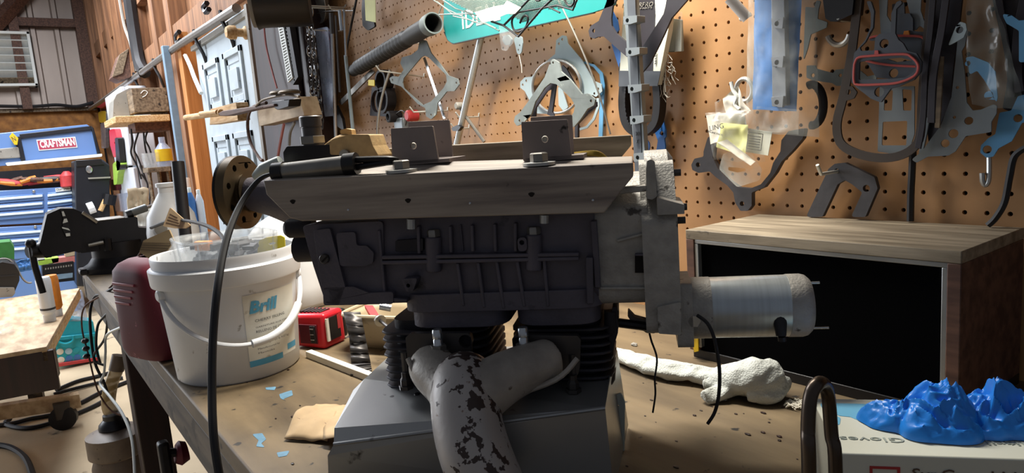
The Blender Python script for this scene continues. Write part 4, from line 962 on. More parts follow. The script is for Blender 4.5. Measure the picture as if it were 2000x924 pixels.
ltext('PARTS', (1250, 18), (1274, 16), LM, .0025, 'gray_box', pp)
ltext('3855K', (1282, 127), (1283, 100), LM, .004, 'ink', pp)
belt = [(1216, 165), (1214, 205), (1220, 240), (1236, 258), (1258, 258), (1276, 240), (1282, 205), (1280, 165), (1276, 120), (1220, 120)]
o_, i_ = band(crom([Vector(p) for p in belt], 5, True), 13, True)
b = B(); b.plate(MW(WY-.040), o_, .018, holes=[i_]); bl = ob('toothed_belt', b, 'black_rubber', label='black toothed belt loop hanging out of its sleeve package', cat='belt')
for k, (x, y) in enumerate(crom([Vector(p) for p in ((1224, 175), (1223, 205), (1229, 236), (1240, 249))], 4)):
    p = onY(x, y, WY-.040); ob('belt_tooth', B().cbox((p.x, p.y-.002, p.z), (.004, .006, .0035)), 'black_rubber', bl, sm=0)
# blue gaskets behind
hung('blue_gasket', 'blue gasket hanging behind the black Y-shaped gasket', 'gasket', zz4((200,-40),(300,-40),(290,110),(340,210),(355,300),(330,330),(300,430),(370,530),(420,860),(360,700),(340,640),(280,450),(270,300),(190,60)), 'gasket_blue', .020, .002, fil=3)
hung('blue_cover_gasket', 'deep blue ribbed gasket hanging low right of the black belt', 'gasket', zz5((650,320),(690,420),(720,540),(720,600),(705,620),(715,700),(705,800),(725,850),(728,905),(690,925),(640,925),(622,890),(622,760),(640,640),(612,560),(600,500)), 'gasket_blue', .012, .003, holes=[zz5((678,568,24))[0], zz5((678,885,20))[0]], fil=3)
ob('gasket_bead', B().tube(W(zz5((650,430),(668,520)), .014), .0016, 6), 'gasket_lblue', label='pale bead along the upper arm of the ribbed blue gasket', cat='gasket')
hung('blue_tab_gasket', 'blue gasket tab showing below the black belt', 'gasket', zz5((500,590),(555,660),(560,700),(550,740),(570,860),(560,925),(500,925),(490,700)), 'gasket_blue', .016, .002, holes=[zz5((510,680,14))[0]], fil=4)
hung('blue_strip', 'blue strip seen inside the black belt loop', 'gasket', zz5((330,170),(372,170),(380,380),(340,400)), 'gasket_blue', .010, .002)
# grey intake strip: channel with square tabs
gs = thing('intake_strip', 'long grey plastic strip gasket with square tabs and holes, hanging vertically', 'gasket', onY(1250, 325, WY-.10))
ob('strip_body', B().plate(MW(WY-.10), [(1217, -10), (1240, -10), (1262, 335), (1240, 335)], .010), 'gasket_steel', gs, bevel=.0008)
ob('strip_face', B().plate(MW(WY-.1015), [(1224, -10), (1240, -10), (1254, 335), (1240, 335)], .004), 'gasket_slate', gs, sm=0)
for (x, y) in ((1223, 38), (1228, 100), (1232, 172), (1236, 233), (1243, 306)):
    ob('tab', B().plate(MW(WY-.112), [(x-6, y-6), (x+21, y-8), (x+21, y+5), (x+8, y+9), (x-5, y+10)], .020, holes=[(x+2, y+2, 4.5)], fil=1), 'gasket_steel', gs, bevel=.0006)
for (x, y) in ((1242, 261), (1243, 276)): ob('boss', B(frame(onY(x, y, WY-.1035), (1, 0, 0), (0, 0, 1))).lathe([(.0035, 0), (.0035, .002)], 10), 'gasket_slate', gs)
# foil bag and cobweb
fb = hung('foil_pack', 'small foil pack hanging right of the black Y-shaped gasket', 'package', [(1306, 36), (1328, 38), (1330, 100), (1304, 102)], 'gasket_pale', .02, .008, fil=2)
hung('foil_pack_edge', 'clear sleeve edge on the foil pack', 'package', [(1318, 20), (1332, 24), (1330, 100), (1319, 101)], 'film', .03, .002, parent=fb)
b = B(); rnd = random.Random(3)
for k in range(34):
    x = rnd.uniform(1282, 1312); y = rnd.uniform(95, 175); pts = [(x, y)]
    for j in range(4): pts.append((pts[-1][0]+rnd.uniform(-6, 9), pts[-1][1]+rnd.uniform(-3, 12)))
    b.tube(W(pts, .02+rnd.random()*.02), .0005, 4, sm=3)
for pts in ([(1300, 118), (1292, 140), (1284, 158), (1296, 150), (1300, 180)], [(1298, 120), (1300, 150), (1296, 178), (1304, 190)]): b.tube(W(pts, .035), .0012, 5, sm=3)
ob('cobweb', b, 'cobweb', label='dusty white cobweb strands beside the belt package', cat='cobweb', kind='stuff')
# white tube at top
wt = thing('white_tube', 'short white plastic tube fitting at the top edge of the pegboard', 'tube', onY(1460, 40, WY-.03))
ob('barrel', B().tube([onY(1424, -4, WY-.05), onY(1460, 36, WY-.03)], .0085, 14), 'plastic_bottle', wt)
ob('clip', B().tube([onY(1446, 38, WY-.03), onY(1466, 28, WY-.03)], .0035, 8), 'plastic_bottle', wt)
# ================================================================ right half of the pegboard
# clear bag with blue lined parts
bb = thing('parts_bag', 'large clear plastic bag with blue and grey parts hanging on the pegboard', 'bag', onY(1530, 262, WY-.06))
def crumple(poly, M, amp, n=26, seed=1, back=.0):
    """crinkled film: grid over the bounding quad of the four pixel corners tl,tr,br,bl"""
    tl, tr, br, bl = [hit(M, *p) for p in poly]
    def fn(u, v):
        p = (tl*(1-u)+tr*u)*(1-v)+(bl*(1-u)+br*u)*v
        nz = noise.noise(Vector((p.x*26+seed, p.y*26, seed)))*.7+noise.noise(Vector((p.x*70+seed, p.y*50, seed)))*.4
        e = min(u, 1-u, v, 1-v); bulge = min(1, e*5)
        return M @ Vector((p.x+amp*.25*noise.noise(Vector((p.x*40, p.y*40, 5+seed))), p.y+amp*.25*noise.noise(Vector((p.x*40, p.y*40, 9+seed))), amp*nz*bulge+back*bulge))
    return B().grid(fn, n, n)
ob('film_front', crumple([(1462, -12), (1592, -12), (1600, 268), (1456, 258)], MW(WY-.075), .006, seed=2, back=.012), 'film', bb, sm=60)
ob('film_back', crumple([(1462, -12), (1592, -12), (1600, 268), (1456, 258)], MW(WY-.045), .004, seed=6), 'film_dark', bb, sm=60)
ob('blue_liner', crumple([(1474, -12), (1566, -12), (1556, 218), (1470, 214)], MW(WY-.058), .004, seed=4), 'blue_part', bb, sm=60)
ob('grey_bar', B().plate(MW(WY-.068), [(1506, -12), (1532, -12), (1536, 206), (1508, 208)], .012), 'gray_part', bb, bevel=.001)
for y in (36, 112, 190): ob('bar_clip', B().plate(MW(WY-.074), [(1506, y), (1530, y-3), (1528, y+20), (1508, y+18)], .006, holes=[(1517, y+10, 5)], fil=2), 'gray_part', bb, bevel=.0006)
ob('seal_fold', crumple([(1478, 208), (1560, 214), (1560, 262), (1464, 254)], MW(WY-.080), .006, seed=8), 'film', bb, sm=60)
# clear bag with papers
pbag = thing('paper_bag', 'crumpled clear bag with printed papers and yellow slip hanging by a white clip', 'bag', onY(1430, 318, WY-.05))
ob('paper_sheet', crumple([(1379, 226), (1452, 216), (1462, 262), (1388, 282)], MW(WY-.050), .008, seed=11), 'paper', pbag, sm=60)
ob('yellow_slip', crumple([(1408, 240), (1462, 244), (1456, 306), (1400, 288)], MW(WY-.056), .010, seed=12), 'pale_yellow', pbag, sm=60)
ob('white_fold', crumple([(1400, 278), (1420, 272), (1476, 316), (1466, 324)], MW(WY-.066), .006, seed=13), 'paper', pbag, sm=60)
ob('printed_card', B().plate(MW(WY-.044), [(1458, 250), (1508, 258), (1500, 304), (1452, 296)], .001), 'cardstock_white', pbag, sm=0)
ob('card_frame', B().plate(MW(WY-.0442), band([(1462, 258), (1490, 262), (1486, 294), (1458, 290)], 1.2, True)[0], .0012, holes=[band([(1462, 258), (1490, 262), (1486, 294), (1458, 290)], 1.2, True)[1]]), 'ink', pbag, sm=0)
for k in range(5): ob('print_line', B().plate(MW(WY-.0442), band([(1463-k*.7, 265+k*5), (1486-k*.7, 268+k*5)], 1.1), .0012), 'ink', pbag, sm=0)
ob('film', crumple([(1378, 222), (1470, 214), (1496, 318), (1394, 312)], MW(WY-.072), .010, seed=14, back=.01), 'film', pbag, sm=60)
ob('torn_top', crumple([(1398, 200), (1454, 178), (1466, 222), (1396, 222)], MW(WY-.055), .014, seed=15), 'film', pbag, sm=60)
ob('crumpled_wrap', crumple([(1412, 190), (1440, 168), (1464, 218), (1420, 222)], MW(WY-.060), .018, seed=16), 'paper', pbag, sm=60)
ob('hang_card', B().plate(MW(WY-.036), [(1412, 300), (1460, 290), (1488, 330), (1484, 352), (1440, 366), (1404, 330)], .001, holes=[[(1422, 326), (1456, 329), (1456, 334), (1440, 337), (1422, 333)]], fil=8), 'film', pbag, sm=0)
ltext('LING', (1386, 256), (1414, 250), MW(WY-.064), .0085, 'ink', pbag)
ltext('ENGINE PARTS', (1382, 258), (1412, 266), MW(WY-.064), .0032, 'ink', pbag)
ob('white_clip', B().tube(W([(1428, 160), (1432, 176), (1440, 190), (1436, 204), (1444, 214)], .06), .003, 7, sm=4), 'white', pbag)
# dark three-eared gasket behind
hung('eared_gasket', 'dark grey gasket with bolt ears hanging behind the paper bag', 'gasket', [(1384, 262), (1374, 296), (1374, 306), (1356, 310), (1350, 322), (1352, 332), (1364, 338), (1386, 335), (1398, 346), (1420, 362), (1432, 376), (1436, 396), (1446, 412), (1460, 412), (1468, 402), (1468, 376), (1492, 366), (1514, 338), (1526, 316), (1548, 294), (1568, 270), (1572, 250), (1540, 256), (1526, 274), (1524, 296), (1510, 318), (1504, 338), (1486, 360), (1466, 368), (1442, 366), (1420, 350), (1402, 330), (1392, 308), (1394, 286)], 'gasket_dark', .02, .010, holes=[(1363, 322, 5), (1449, 398, 5)], fil=4, bevel=.0015)
rp_ = [(1576+22*cos(t)+10, 205+40*sin(t)) for t in [(-1.9+3.6*k/16) for k in range(17)]]
ob('hose_loop', B().tube(W(rp_, .03), .0062, 12), 'black_rubber', label='black rubber hose loop showing right of the parts bag', cat='hose')
rp_ = [(1454+16*cos(t), 176+22*sin(t)) for t in [2*pi*k/20 for k in range(20)]]
ob('key_ring', B().tube(W(rp_, .025), .004, 8, closed=True), 'zinc', label='grey ring peeking out left of the parts bag', cat='ring')
# grey cut gaskets
hung('cut_gasket', 'pale grey cut gasket strip with wavy edge at the top right of the parts bag', 'gasket', zz7((60,60),(140,70),(160,0),(200,10),(180,80),(170,170),(260,200),(250,250),(180,280),(110,310),(80,440),(40,560),(50,300)), 'gasket_gray', .010, .002, fil=3)
hung('bar_gasket', 'flat grey two-hole bar gasket crossing behind the big U-shaped gasket', 'gasket', zz7((70,590),(150,590),(160,620),(310,660),(330,630),(420,620),(560,640),(620,690),(700,670),(700,720),(550,720),(400,775),(340,775),(300,750),(120,725),(70,700)), 'gasket_gray', .012, .002, holes=[zz7((128,680,18))[0], zz7((375,680,16))[0]], fil=2)
hung('black_box_part', 'black plastic part at the top edge above the wire ring', 'part', [(1606, -8), (1668, -8), (1664, 28), (1634, 42), (1622, 42), (1612, 36)], 'black_plastic', .05, .03, fil=3, bevel=.003)
rp_ = [(1638+22*cos(t), 62+26*sin(t)) for t in [(.2+2.6*k/14) for k in range(15)]]
ob('wire_ring', B().tube(W(rp_, .03), .0042, 8), 'zinc', label='bent zinc wire ring below the black plastic part', cat='ring')
peghook(1672, 42, 1644, 'wire hook through the zinc wire ring', r=.002, tip=.002); peghook(1652, 332, 1604, 'wire hook holding the dark angled gasket above the speaker', r=.0026)
# dark angled gasket
hung('angled_gasket', 'dark grey angled gasket with bolt holes hanging above the speaker cabinet', 'gasket', [(1618, 330), (1630, 320), (1650, 318), (1708, 346), (1714, 368), (1690, 424), (1662, 424), (1684, 376), (1664, 360), (1650, 352), (1636, 360), (1606, 424), (1574, 424)], 'gasket_dark', .025, .008, holes=[(1634, 334, 5), (1692, 368, 7)], fil=5, bevel=.001)
# big U gasket
up = crom([Vector(p) for p in ((1676, -10), (1668, 60), (1660, 120), (1646, 190), (1634, 240), (1640, 278), (1668, 298), (1710, 308), (1750, 306), (1782, 290), (1796, 264), (1800, 200), (1806, 120), (1812, 60), (1818, -10))], 4)
hung('u_gasket', 'big dark U-shaped pan gasket hanging on the right of the pegboard', 'gasket', band(up, 17), 'gasket_brown', .045, .003)
hung('gasket_ear', 'bolt ear on the inner edge of the big U-shaped gasket', 'gasket', [(1650, 170), (1664, 168), (1674, 180), (1668, 192), (1650, 198)], 'gasket_brown', .0452, .003, holes=[(1657, 180, 5)], fil=4)
# carrier gasket with red bead
def bead(pts, closed, off, r=.0016, par=None): return ob('red_bead', B().tube(W(crom([Vector(p) for p in pts], 4, closed), off), r, 7, closed=closed), 'bead_red', par)
fg = thing('bead_gasket', 'front slate carrier gasket with a pink-red sealing bead around its D-shaped port', 'gasket', onY(1735, 185, WY-.06))
ob('carrier', B().plate(MW(WY-.06), zz7((610,10),(650,10),(680,100),(670,250),(600,380),(550,430),(560,460),(680,455),(690,340),(730,305),(830,295),(835,120),(880,20),(920,0),(930,30),(880,80),(870,300),(900,360),(940,390),(980,460),(1060,480),(1110,560),(1100,650),(1040,720),(900,780),(830,800),(740,925),(650,890),(600,850),(520,790),(475,740),(480,620),(500,480),(600,360),(650,240),(650,120)), .004, holes=[zz7((545,560),(620,545),(920,520),(1020,545),(1060,600),(1040,650),(960,700),(860,710),(540,720)), zz7((770,392,42))[0], zz7((725,830,45))[0]], fil=3), 'gasket_slate', fg, bevel=.0006)
bead(zz7((500,620),(510,560),(540,520),(640,505),(940,488),(1020,515),(1075,580),(1070,650),(1020,700),(900,745),(760,760),(540,765),(500,730)), True, .062, par=fg)
ob('bead_tab', B().plate(MW(WY-.062), zz7((685,455),(715,455),(720,490),(680,495)), .003), 'bead_red', fg)
rgk = thing('rear_bead_gasket', 'rear slate carrier gasket with pink-red bead behind the D-shaped one', 'gasket', onY(1790, 120, WY-.04))
ob('carrier', B().plate(MW(WY-.04), zz7((860,130),(1000,120),(1030,170),(1030,280),(1140,290),(1180,350),(1170,560),(1060,600),(1060,700),(900,720),(700,700),(600,540),(620,470),(880,560),(1080,540),(1110,380),(1080,345),(880,345),(640,370),(640,330),(860,300)), .004, holes=[zz7((855,660,42))[0]], fil=3), 'gasket_slate', rgk, bevel=.0006)
bead(zz7((640,345),(720,325),(1050,325),(1130,350),(1165,410),(1145,560)), False, .042, par=rgk); bead(zz7((600,545),(700,570),(850,590),(1060,600)), False, .042, par=rgk)
ob('bead_tab', B().plate(MW(WY-.043), zz7((950,280),(990,275),(1000,320),(940,322)), .003), 'orange', rgk)
# grey port gaskets behind
hung('port_gasket', 'grey intake gasket with two square ports below the bead gasket', 'gasket', [(1718, 170), (1786, 168), (1786, 262), (1776, 292), (1740, 300), (1714, 296), (1716, 240)], 'gasket_steel', .03, .002, holes=[[(1728, 176), (1744, 176), (1742, 216), (1726, 216)], [(1762, 174), (1781, 176), (1780, 216), (1764, 216)], [(1724, 238), (1772, 236), (1770, 284), (1722, 284)]], fil=3)
hung('tall_gasket', 'tall grey gasket rising behind the bead gaskets to the top edge', 'gasket', [(1716, -10), (1734, -10), (1732, 30), (1744, 50), (1742, 66), (1720, 66)], 'gasket_steel', .03, .002, fil=3)
hung('ornate_gasket', 'grey curved gasket at the top behind the rear bead gasket', 'gasket', [(1768, -10), (1800, -10), (1798, 20), (1806, 44), (1820, 52), (1810, 60), (1796, 50), (1786, 62), (1778, 30)], 'gasket_steel', .035, .002, fil=4)
for i, (pts, w, m, off, lb) in enumerate((([(1822, -10), (1816, 60), (1806, 140), (1802, 230), (1792, 290)], 12, 'gasket_black', .05, 'long black gasket strip right of the big U-shaped gasket'), ([(1848, -10), (1838, 60), (1822, 150), (1818, 240)], 14, 'gasket_black', .055, 'long black gasket band second right of the big U-shaped gasket'), ([(1838, 110), (1834, 190), (1830, 250)], 10, 'wood_old', .045, 'pale brown gasket strip between the black bands'), ([(1812, 230), (1806, 262), (1798, 300)], 8, 'gasket_steel', .03, 'grey gasket strip below the black bands'))):
    hung('strip_gasket', lb, 'gasket', band(crom([Vector(p) for p in pts], 4), w), m, off, .003)
# grey plate with holes
hung('plate_gasket', 'large steel-grey gasket plate with round holes at the right', 'gasket', [(1872, 60), (1882, 40), (1890, 62), (1884, 90), (1878, 100), (1884, 140), (1888, 200), (1900, 216), (1916, 214), (1940, 204), (1947, 206), (1946, 222), (1936, 238), (1936, 258), (1886, 266), (1866, 296), (1852, 304), (1812, 306), (1790, 318), (1780, 312), (1800, 296), (1838, 244), (1858, 190), (1866, 120)], 'gasket_steel', .035, .002, holes=[(1892, 236, 8), (1862, 261, 9), (1846, 280, 8), (1864, 229, 3), (1870, 171, 3)], fil=4)
hung('eye_gasket', 'light grey hooked gasket tip hanging above the steel-grey plate', 'gasket', zz8((330,415),(400,240),(440,195),(490,210),(500,270),(470,340),(380,390)), 'gasket_pale', .05, .002, holes=[zz8((435,270,32))[0]], fil=4)
# blue gaskets in clear bag
hung('sky_blue_gasket', 'light blue gasket with ears hanging in the clear bag at the right edge', 'gasket', [(1886, 112), (1900, 110), (1930, 122), (1944, 140), (1948, 190), (1946, 200), (1934, 176), (1922, 156), (1908, 138), (1894, 146)], 'gasket_lblue', .04, .002, holes=[(1890, 124, 5), (1931, 186, 8)], fil=4)
hung('lower_blue_gasket', 'blue gasket with bolt ears hanging below the clear bag at the right edge', 'gasket', [(2020, 180), (2020, 235), (1996, 240), (1976, 276), (1950, 290), (1940, 306), (1926, 308), (1914, 298), (1916, 284), (1930, 270), (1944, 262), (1952, 220), (1975, 216), (1988, 188)], 'gasket_lblue', .02, .002, holes=[(1988, 231, 8), (1928, 292, 8)], fil=5)
hung('edge_blue_gasket', 'blue gasket arm at the upper right edge of the pegboard', 'gasket', [(1956, 26), (1976, 30), (1990, 40), (2020, 38), (2020, 120), (1990, 122), (1990, 60), (1966, 46)], 'gasket_lblue', .03, .002, fil=5)
cbg = ob('clear_bag', crumple([(1886, -14), (1940, -14), (2006, 215), (1896, 205)], MW(WY-.065), .012, seed=21), 'film_dark', label='clear plastic bag catching a bright highlight at the right edge', cat='bag', sm=60)
for i, (pts, w) in enumerate((([(2004, -10), (1990, 60), (1985, 140), (1990, 180)], 22), ([(1950, -10), (1960, 60), (1972, 130), (1975, 190)], 14))):
    hung('dark_gasket', ('dark gasket shape at the far right edge of the pegboard', 'dark gasket band behind the clear bag at the right')[i], 'gasket', band(crom([Vector(p) for p in pts], 4), w), 'gasket_black', .015, .003)
hung('black_plate', 'broad black gasket mass hanging behind the black bands', 'gasket', [(1826, -10), (1880, -10), (1872, 60), (1862, 130), (1856, 200), (1834, 250), (1814, 284), (1808, 230), (1814, 120)], 'gasket_black', .026, .004, fil=4)
hung('black_edge_plate', 'broad black gasket behind the blue gasket at the right edge', 'gasket', [(1936, -10), (2030, -10), (2030, 190), (1992, 226), (1958, 212), (1974, 120), (1952, 60)], 'gasket_black', .008, .003, fil=4)
hung('slate_port_plate', 'slate gasket with slots behind the rear bead gasket', 'gasket', [(1742, 8), (1766, 4), (1768, 60), (1800, 64), (1798, 110), (1760, 112), (1744, 60)], 'gasket_slate', .024, .003, fil=3)
# hooks, cords
ob('j_hook', B().tube([onY(1932, 304, WY-.015), onY(1932, 340, WY-.018), onY(1930, 356, WY-.02), onY(1924, 362, WY-.02), onY(1919, 354, WY-.022), onY(1918, 338, WY-.022)], .003, 8, sm=3), 'zinc', label='zinc J-hook hanging below the blue gasket', cat='hook')
cable('hanging_black_cable', W([(1783, 296), (1781, 340), (1779, 380), (1778, 432)], .02), .0045, 'black_rubber', 'black cord hanging straight down to the speaker cabinet')
cable('curved_black_cable', W([(2010, 285), (1982, 305), (1972, 345), (1962, 395), (1945, 425), (1930, 440)], .03), .004, 'black_rubber', 'black cord curving down at the right edge above the speaker')
# ================================================================ things on the bench
def btext(body, a, c, M, h, mat, parent, **k): return ltext(body, a, c, M, h, mat, parent, **k)
# ---- speaker cabinet lying on its side
x0, x1 = -.660, -.292; y0, y1 = .805, .992; z1s = 1.100
spk = thing('speaker_cabinet', 'dark wooden speaker cabinet with black cloth front and pale metal trim', 'speaker', ((x0+x1)/2, (y0+y1)/2, BZ))
t = .014
SR = lambda q: q
ob('cabinet_top', B().box(x0, x1, y0, y1, z1s-t, z1s), 'wood_speaker', spk, bevel=.001)
ob('cabinet_bottom', B().box(x0, x1, y0+.008, y1, BZ, BZ+t), 'black_plastic', spk, bevel=.001)  # bottom board coloured black to stand for shade at the cabinet foot
ob('cabinet_side', B().box(x0, x0+t, y0, y1, BZ+t, z1s-t), 'wood_brown', spk, bevel=.001); ob('cabinet_side', B().box(x1-t, x1, y0, y1, BZ+t, z1s-t), 'wood_brown', spk, bevel=.001)
ob('cabinet_back', B().box(x0+t, x1-t, y1-.012, y1, BZ+t, z1s-t), 'wood_brown', spk, sm=0)
ob('grille', B().box(x0+t, x1-t, y0+.010, y0+.02, BZ+t, z1s-t), 'grille_cloth', spk, sm=0)
w = .006
for bx in ((x0+t, x1-t, z1s-t-w, z1s-t), (x0+t, x0+t+w, BZ+t+w, z1s-t-w), (x1-t-w, x1-t, BZ+t+w, z1s-t-w)):
    ob('trim_strip', B().box(bx[0], bx[1], y0+.002, y0+.011, bx[2], bx[3]), 'aluminium', spk, bevel=.0008)
# ---- glove box with crumpled gloves
A = onZ(1640, 885, .985); ga = radians(40.0); MG = Matrix.Translation(A) @ Matrix.Rotation(ga, 4, 'Z')   # local x along front edge, y away
gb = thing('glove_box', 'white cardboard glove box with faint printing and red logo', 'box', (MG @ Vector((.11, .055, -.085))), rot=ga)
Lg, Dg, Hg = .235, .115, .085
ob('carton', B(MG).box(0, Lg, 0, Dg, -Hg, 0), 'cardstock_white', gb, bevel=.0015)
# printed glove hand on the top face
MTp = frame(MG @ Vector((0, 0, .0004)), MG.to_3x3() @ Vector((1, 0, 0)), MG.to_3x3() @ Vector((0, 1, 0)))
ob('printed_hand', B().plate(MTp, [(1600, 787), (1694, 789), (1698, 796), (1740, 818), (1742, 838), (1714, 836), (1660, 814), (1640, 812), (1608, 800)], .0006, fil=5), 'print_blue', gb, sm=0)
ob('printed_thumb', B().plate(MTp, [(1620, 806), (1642, 816), (1640, 830), (1630, 828)], .0006, fil=4), 'print_blue', gb, sm=0)
Mup = MG @ Matrix.Translation((.232, .020, .0004)) @ Matrix.Rotation(pi, 4, 'Z')
text('top_lettering', 'SynGuard Nitrile Exam Gloves', MG @ Matrix.Translation((.228, .030, .0004)) @ Matrix.Rotation(pi, 4, 'Z'), .0085, 'ink_gray', gb, width=.222)
Mfr = frame(MG @ Vector((0, -.0004, 0)), MG.to_3x3() @ Vector((1, 0, 0)), (0, 0, 1))
text('front_lettering', 'SynGuard Nitrile', Mfr @ Matrix.Translation((.052, -.0195, .0004)), .0095, 'ink_brown', gb, width=.10)
ob('logo_square', B(Mfr).prism([(.022, -.040), (.044, -.040), (.044, -.010), (.022, -.010)], -.0005, .0004, [[(.024, -.038), (.042, -.038), (.042, -.012), (.024, -.012)]]), 'red_dull', gb, sm=0)
ob('logo_disc', B(Mfr).prism(circle((.033, -.025), .0075, 18), -.0005, .0004), 'red_dull', gb, sm=0)
ob('logo_corner', B(Mfr).prism([(.024, -.038), (.042, -.038), (.042, -.030), (.024, -.030)], -.0006, .0002), 'red_dull', gb, sm=0)
# crumpled nitrile gloves
def glove(name, label, px, py, a, b_, rot, H, seed, peaks):
    c = onZ(px, py, .9854); R2 = Matrix.Rotation(radians(rot), 2)
    def ridge(p, k, s): 
        w = Vector((noise.noise(p*k*.5+Vector((s, 1, 0))), noise.noise(p*k*.5+Vector((2, s, 0))), 0))*.7
        return 1-2.2*abs(noise.noise(p*k+w+Vector((s*3.1, s, 0))))
    def fn(u, v):
        th = 2*pi*u; r = v**.8
        e = 1+.16*math.sin(2*th+seed)+.10*math.sin(3*th+seed*2)+.05*math.sin(7*th+seed)
        q = R2 @ Vector((a*e*r*cos(th), b_*e*r*sin(th)))
        p = Vector((c.x+q.x, c.y+q.y, 0)); dome = max(0, 1-r**2.2)**.55
        pk = sum(h*exp(-((u2-q.x)**2+(v2-q.y)**2)/(2*sg*sg)) for (u2, v2, h, sg) in peaks)
        z = dome*(H*(.48+.38*ridge(p, 42, seed)+.30*ridge(p, 88, seed+2)+.12*ridge(p, 190, seed+5))+pk)
        sw = Vector((noise.noise(p*70+Vector((0, 0, seed))), noise.noise(p*70+Vector((5, 0, seed))), 0))*.006*dome
        return (c.x+q.x+sw.x, c.y+q.y+sw.y, c.z+max(.0004, z))
    b = B().grid(fn, 110, 46, cu=True)
    return ob(name, b, 'glove_blue', label=label, cat='glove', group='blue gloves on the glove box', sm=50)
glove('nitrile_glove', 'crumpled blue nitrile glove lying left on the glove box', 1812, 836, .048, .029, 42, .024, 3.3, [(-.012, .012, .016, .007), (.012, .010, .018, .009)])
glove('nitrile_glove', 'crumpled blue nitrile glove lying right on the glove box', 1942, 838, .036, .030, 48, .024, 8.1, [(.0, .004, .018, .010), (.022, .016, .012, .008)])
# ---- bent steel rod handle in the foreground
b = B(); D = .40
hp = [atD(1583, 1180, D), atD(1580, 924, D), atD(1578, 840, D), atD(1583, 775, D), atD(1597, 750, D+.003), atD(1610, 752, D+.012), atD(1618, 778, D+.02), atD(1624, 850, D+.022), atD(1632, 924, D+.022), atD(1650, 1180, D+.022)]
for p in (hp[0], hp[-1]): p.z = max(p.z, BZ)
for e, nb in ((0, 1), (-1, -2)):
    d = hp[nb]-hp[e]; hp[e] = Vector((hp[nb].x, hp[nb].y, BZ))
b.tube(hp, [.0042]*4+[.0042]*6, 14, sm=6)
ob('bent_rod_handle', b, 'hook_steel', label='bent dark steel rod loop standing up in the foreground', cat='handle')
# ---- sock / rag
sk = B()
def S(px, py, h): return onZ(px, py, BZ+h)
sk.tube([S(1198, 690, .008), S(1240, 705, .011), S(1300, 722, .012), S(1360, 730, .012), S(1410, 738, .014)], [.013, .019, .021, .020, .020], 16, sm=5, flat=.55)
sk.tube([S(1400, 740, .016), S(1440, 742, .022), S(1480, 738, .027), S(1512, 742, .022)], [.018, .026, .031, .026], 16, sm=5, flat=.85)
sk.tube([S(1508, 748, .018), S(1500, 770, .012), S(1460, 768, .012)], [.024, .016, .012], 14, sm=5, flat=.8)
sk.tube([S(1440, 758, .010), S(1405, 768, .010), S(1375, 778, .009)], [.013, .013, .010], 14, sm=5, flat=.75)
sk.tube([S(1372, 752, .012), S(1420, 748, .018), S(1470, 756, .02)], [.006, .009, .010], 10, sm=5)
for v in sk.V:
    n_ = (.3-abs(noise.noise(v*45)))*.010+noise.noise(v*140)*.002; v.z += n_; v.x += n_*.6
    if v.z < BZ+.0005: v.z = BZ+.0005
ob('sock', sk, 'sock', label='grey white knitted sock crumpled on the bench in front of the speaker', cat='sock', remesh=.0022, smooth=3)
# ---- yellow and red tag behind starter
tg = thing('warning_tag', 'small yellow and red tag standing behind the starter motor', 'tag', onZ(1355, 690, BZ))
MTg = MW(.80)
ob('tag_body', B().plate(MTg, [(1340, 640), (1362, 640), (1364, 686), (1356, 688), (1350, 662)], .002), 'yellow', tg, sm=0)
ob('tag_flash', B().plate(MW(.799), [(1342, 640), (1368, 640), (1352, 664)], .001), 'red_dull', tg, sm=0)
# small debris
def debris(name, label, px, py, s, mat, seed):
    c = onZ(px, py, BZ); b = B(); b.ell((c.x, c.y, c.z+s*.35), (s, s*.7, s*.4), 14, None, lambda d: 1+.5*noise.noise(Vector(d)*2+Vector((seed, 0, 0))))
    for v in b.V: v.z = max(v.z, BZ+.0003)
    return ob(name, b, mat, label=label, cat='debris', sm=60)
fe = thing('lint_tuft', 'pale feathery lint tuft on the bench beside the glove box', 'lint', onZ(1548, 790, BZ))
b = B(); rnd = random.Random(5)
for k in range(46):
    p = S(1530+rnd.uniform(0, 34), 790+rnd.uniform(-6, 8), .002); d = Vector((rnd.uniform(.004, .014), rnd.uniform(-.004, .008), rnd.uniform(.000, .004)))
    b.tube([p, p+d*.5+Vector((0, 0, .003)), p+d], .0007, 4)
ob('fibres', b, 'paper', fe, kind='stuff')
debris('gravel_chip', 'small dark stone chip on bench right of the engine', 1239, 675, .006, 'gray_box', 2); debris('metal_chip', 'small grey metal chip on the bench under the sock', 1413, 782, .005, 'steel_worn', 9)
rnd = random.Random(8)
bdeb = B()
for k in range(90):
    px = rnd.uniform(470, 1560); py = rnd.uniform(660, 915); p = onZ(px, py, BZ)
    if not (YF+.02 < p.y < .78): continue
    s = rnd.uniform(.0008, .0024); bdeb.ell((p.x, p.y, p.z+s*.3), (s*rnd.uniform(1, 2.2), s, s*.5), 6)
ob('sawdust_grit', bdeb, 'wood_dark', label='dark crumbs of grit scattered over the bench top', cat='grit', kind='stuff')
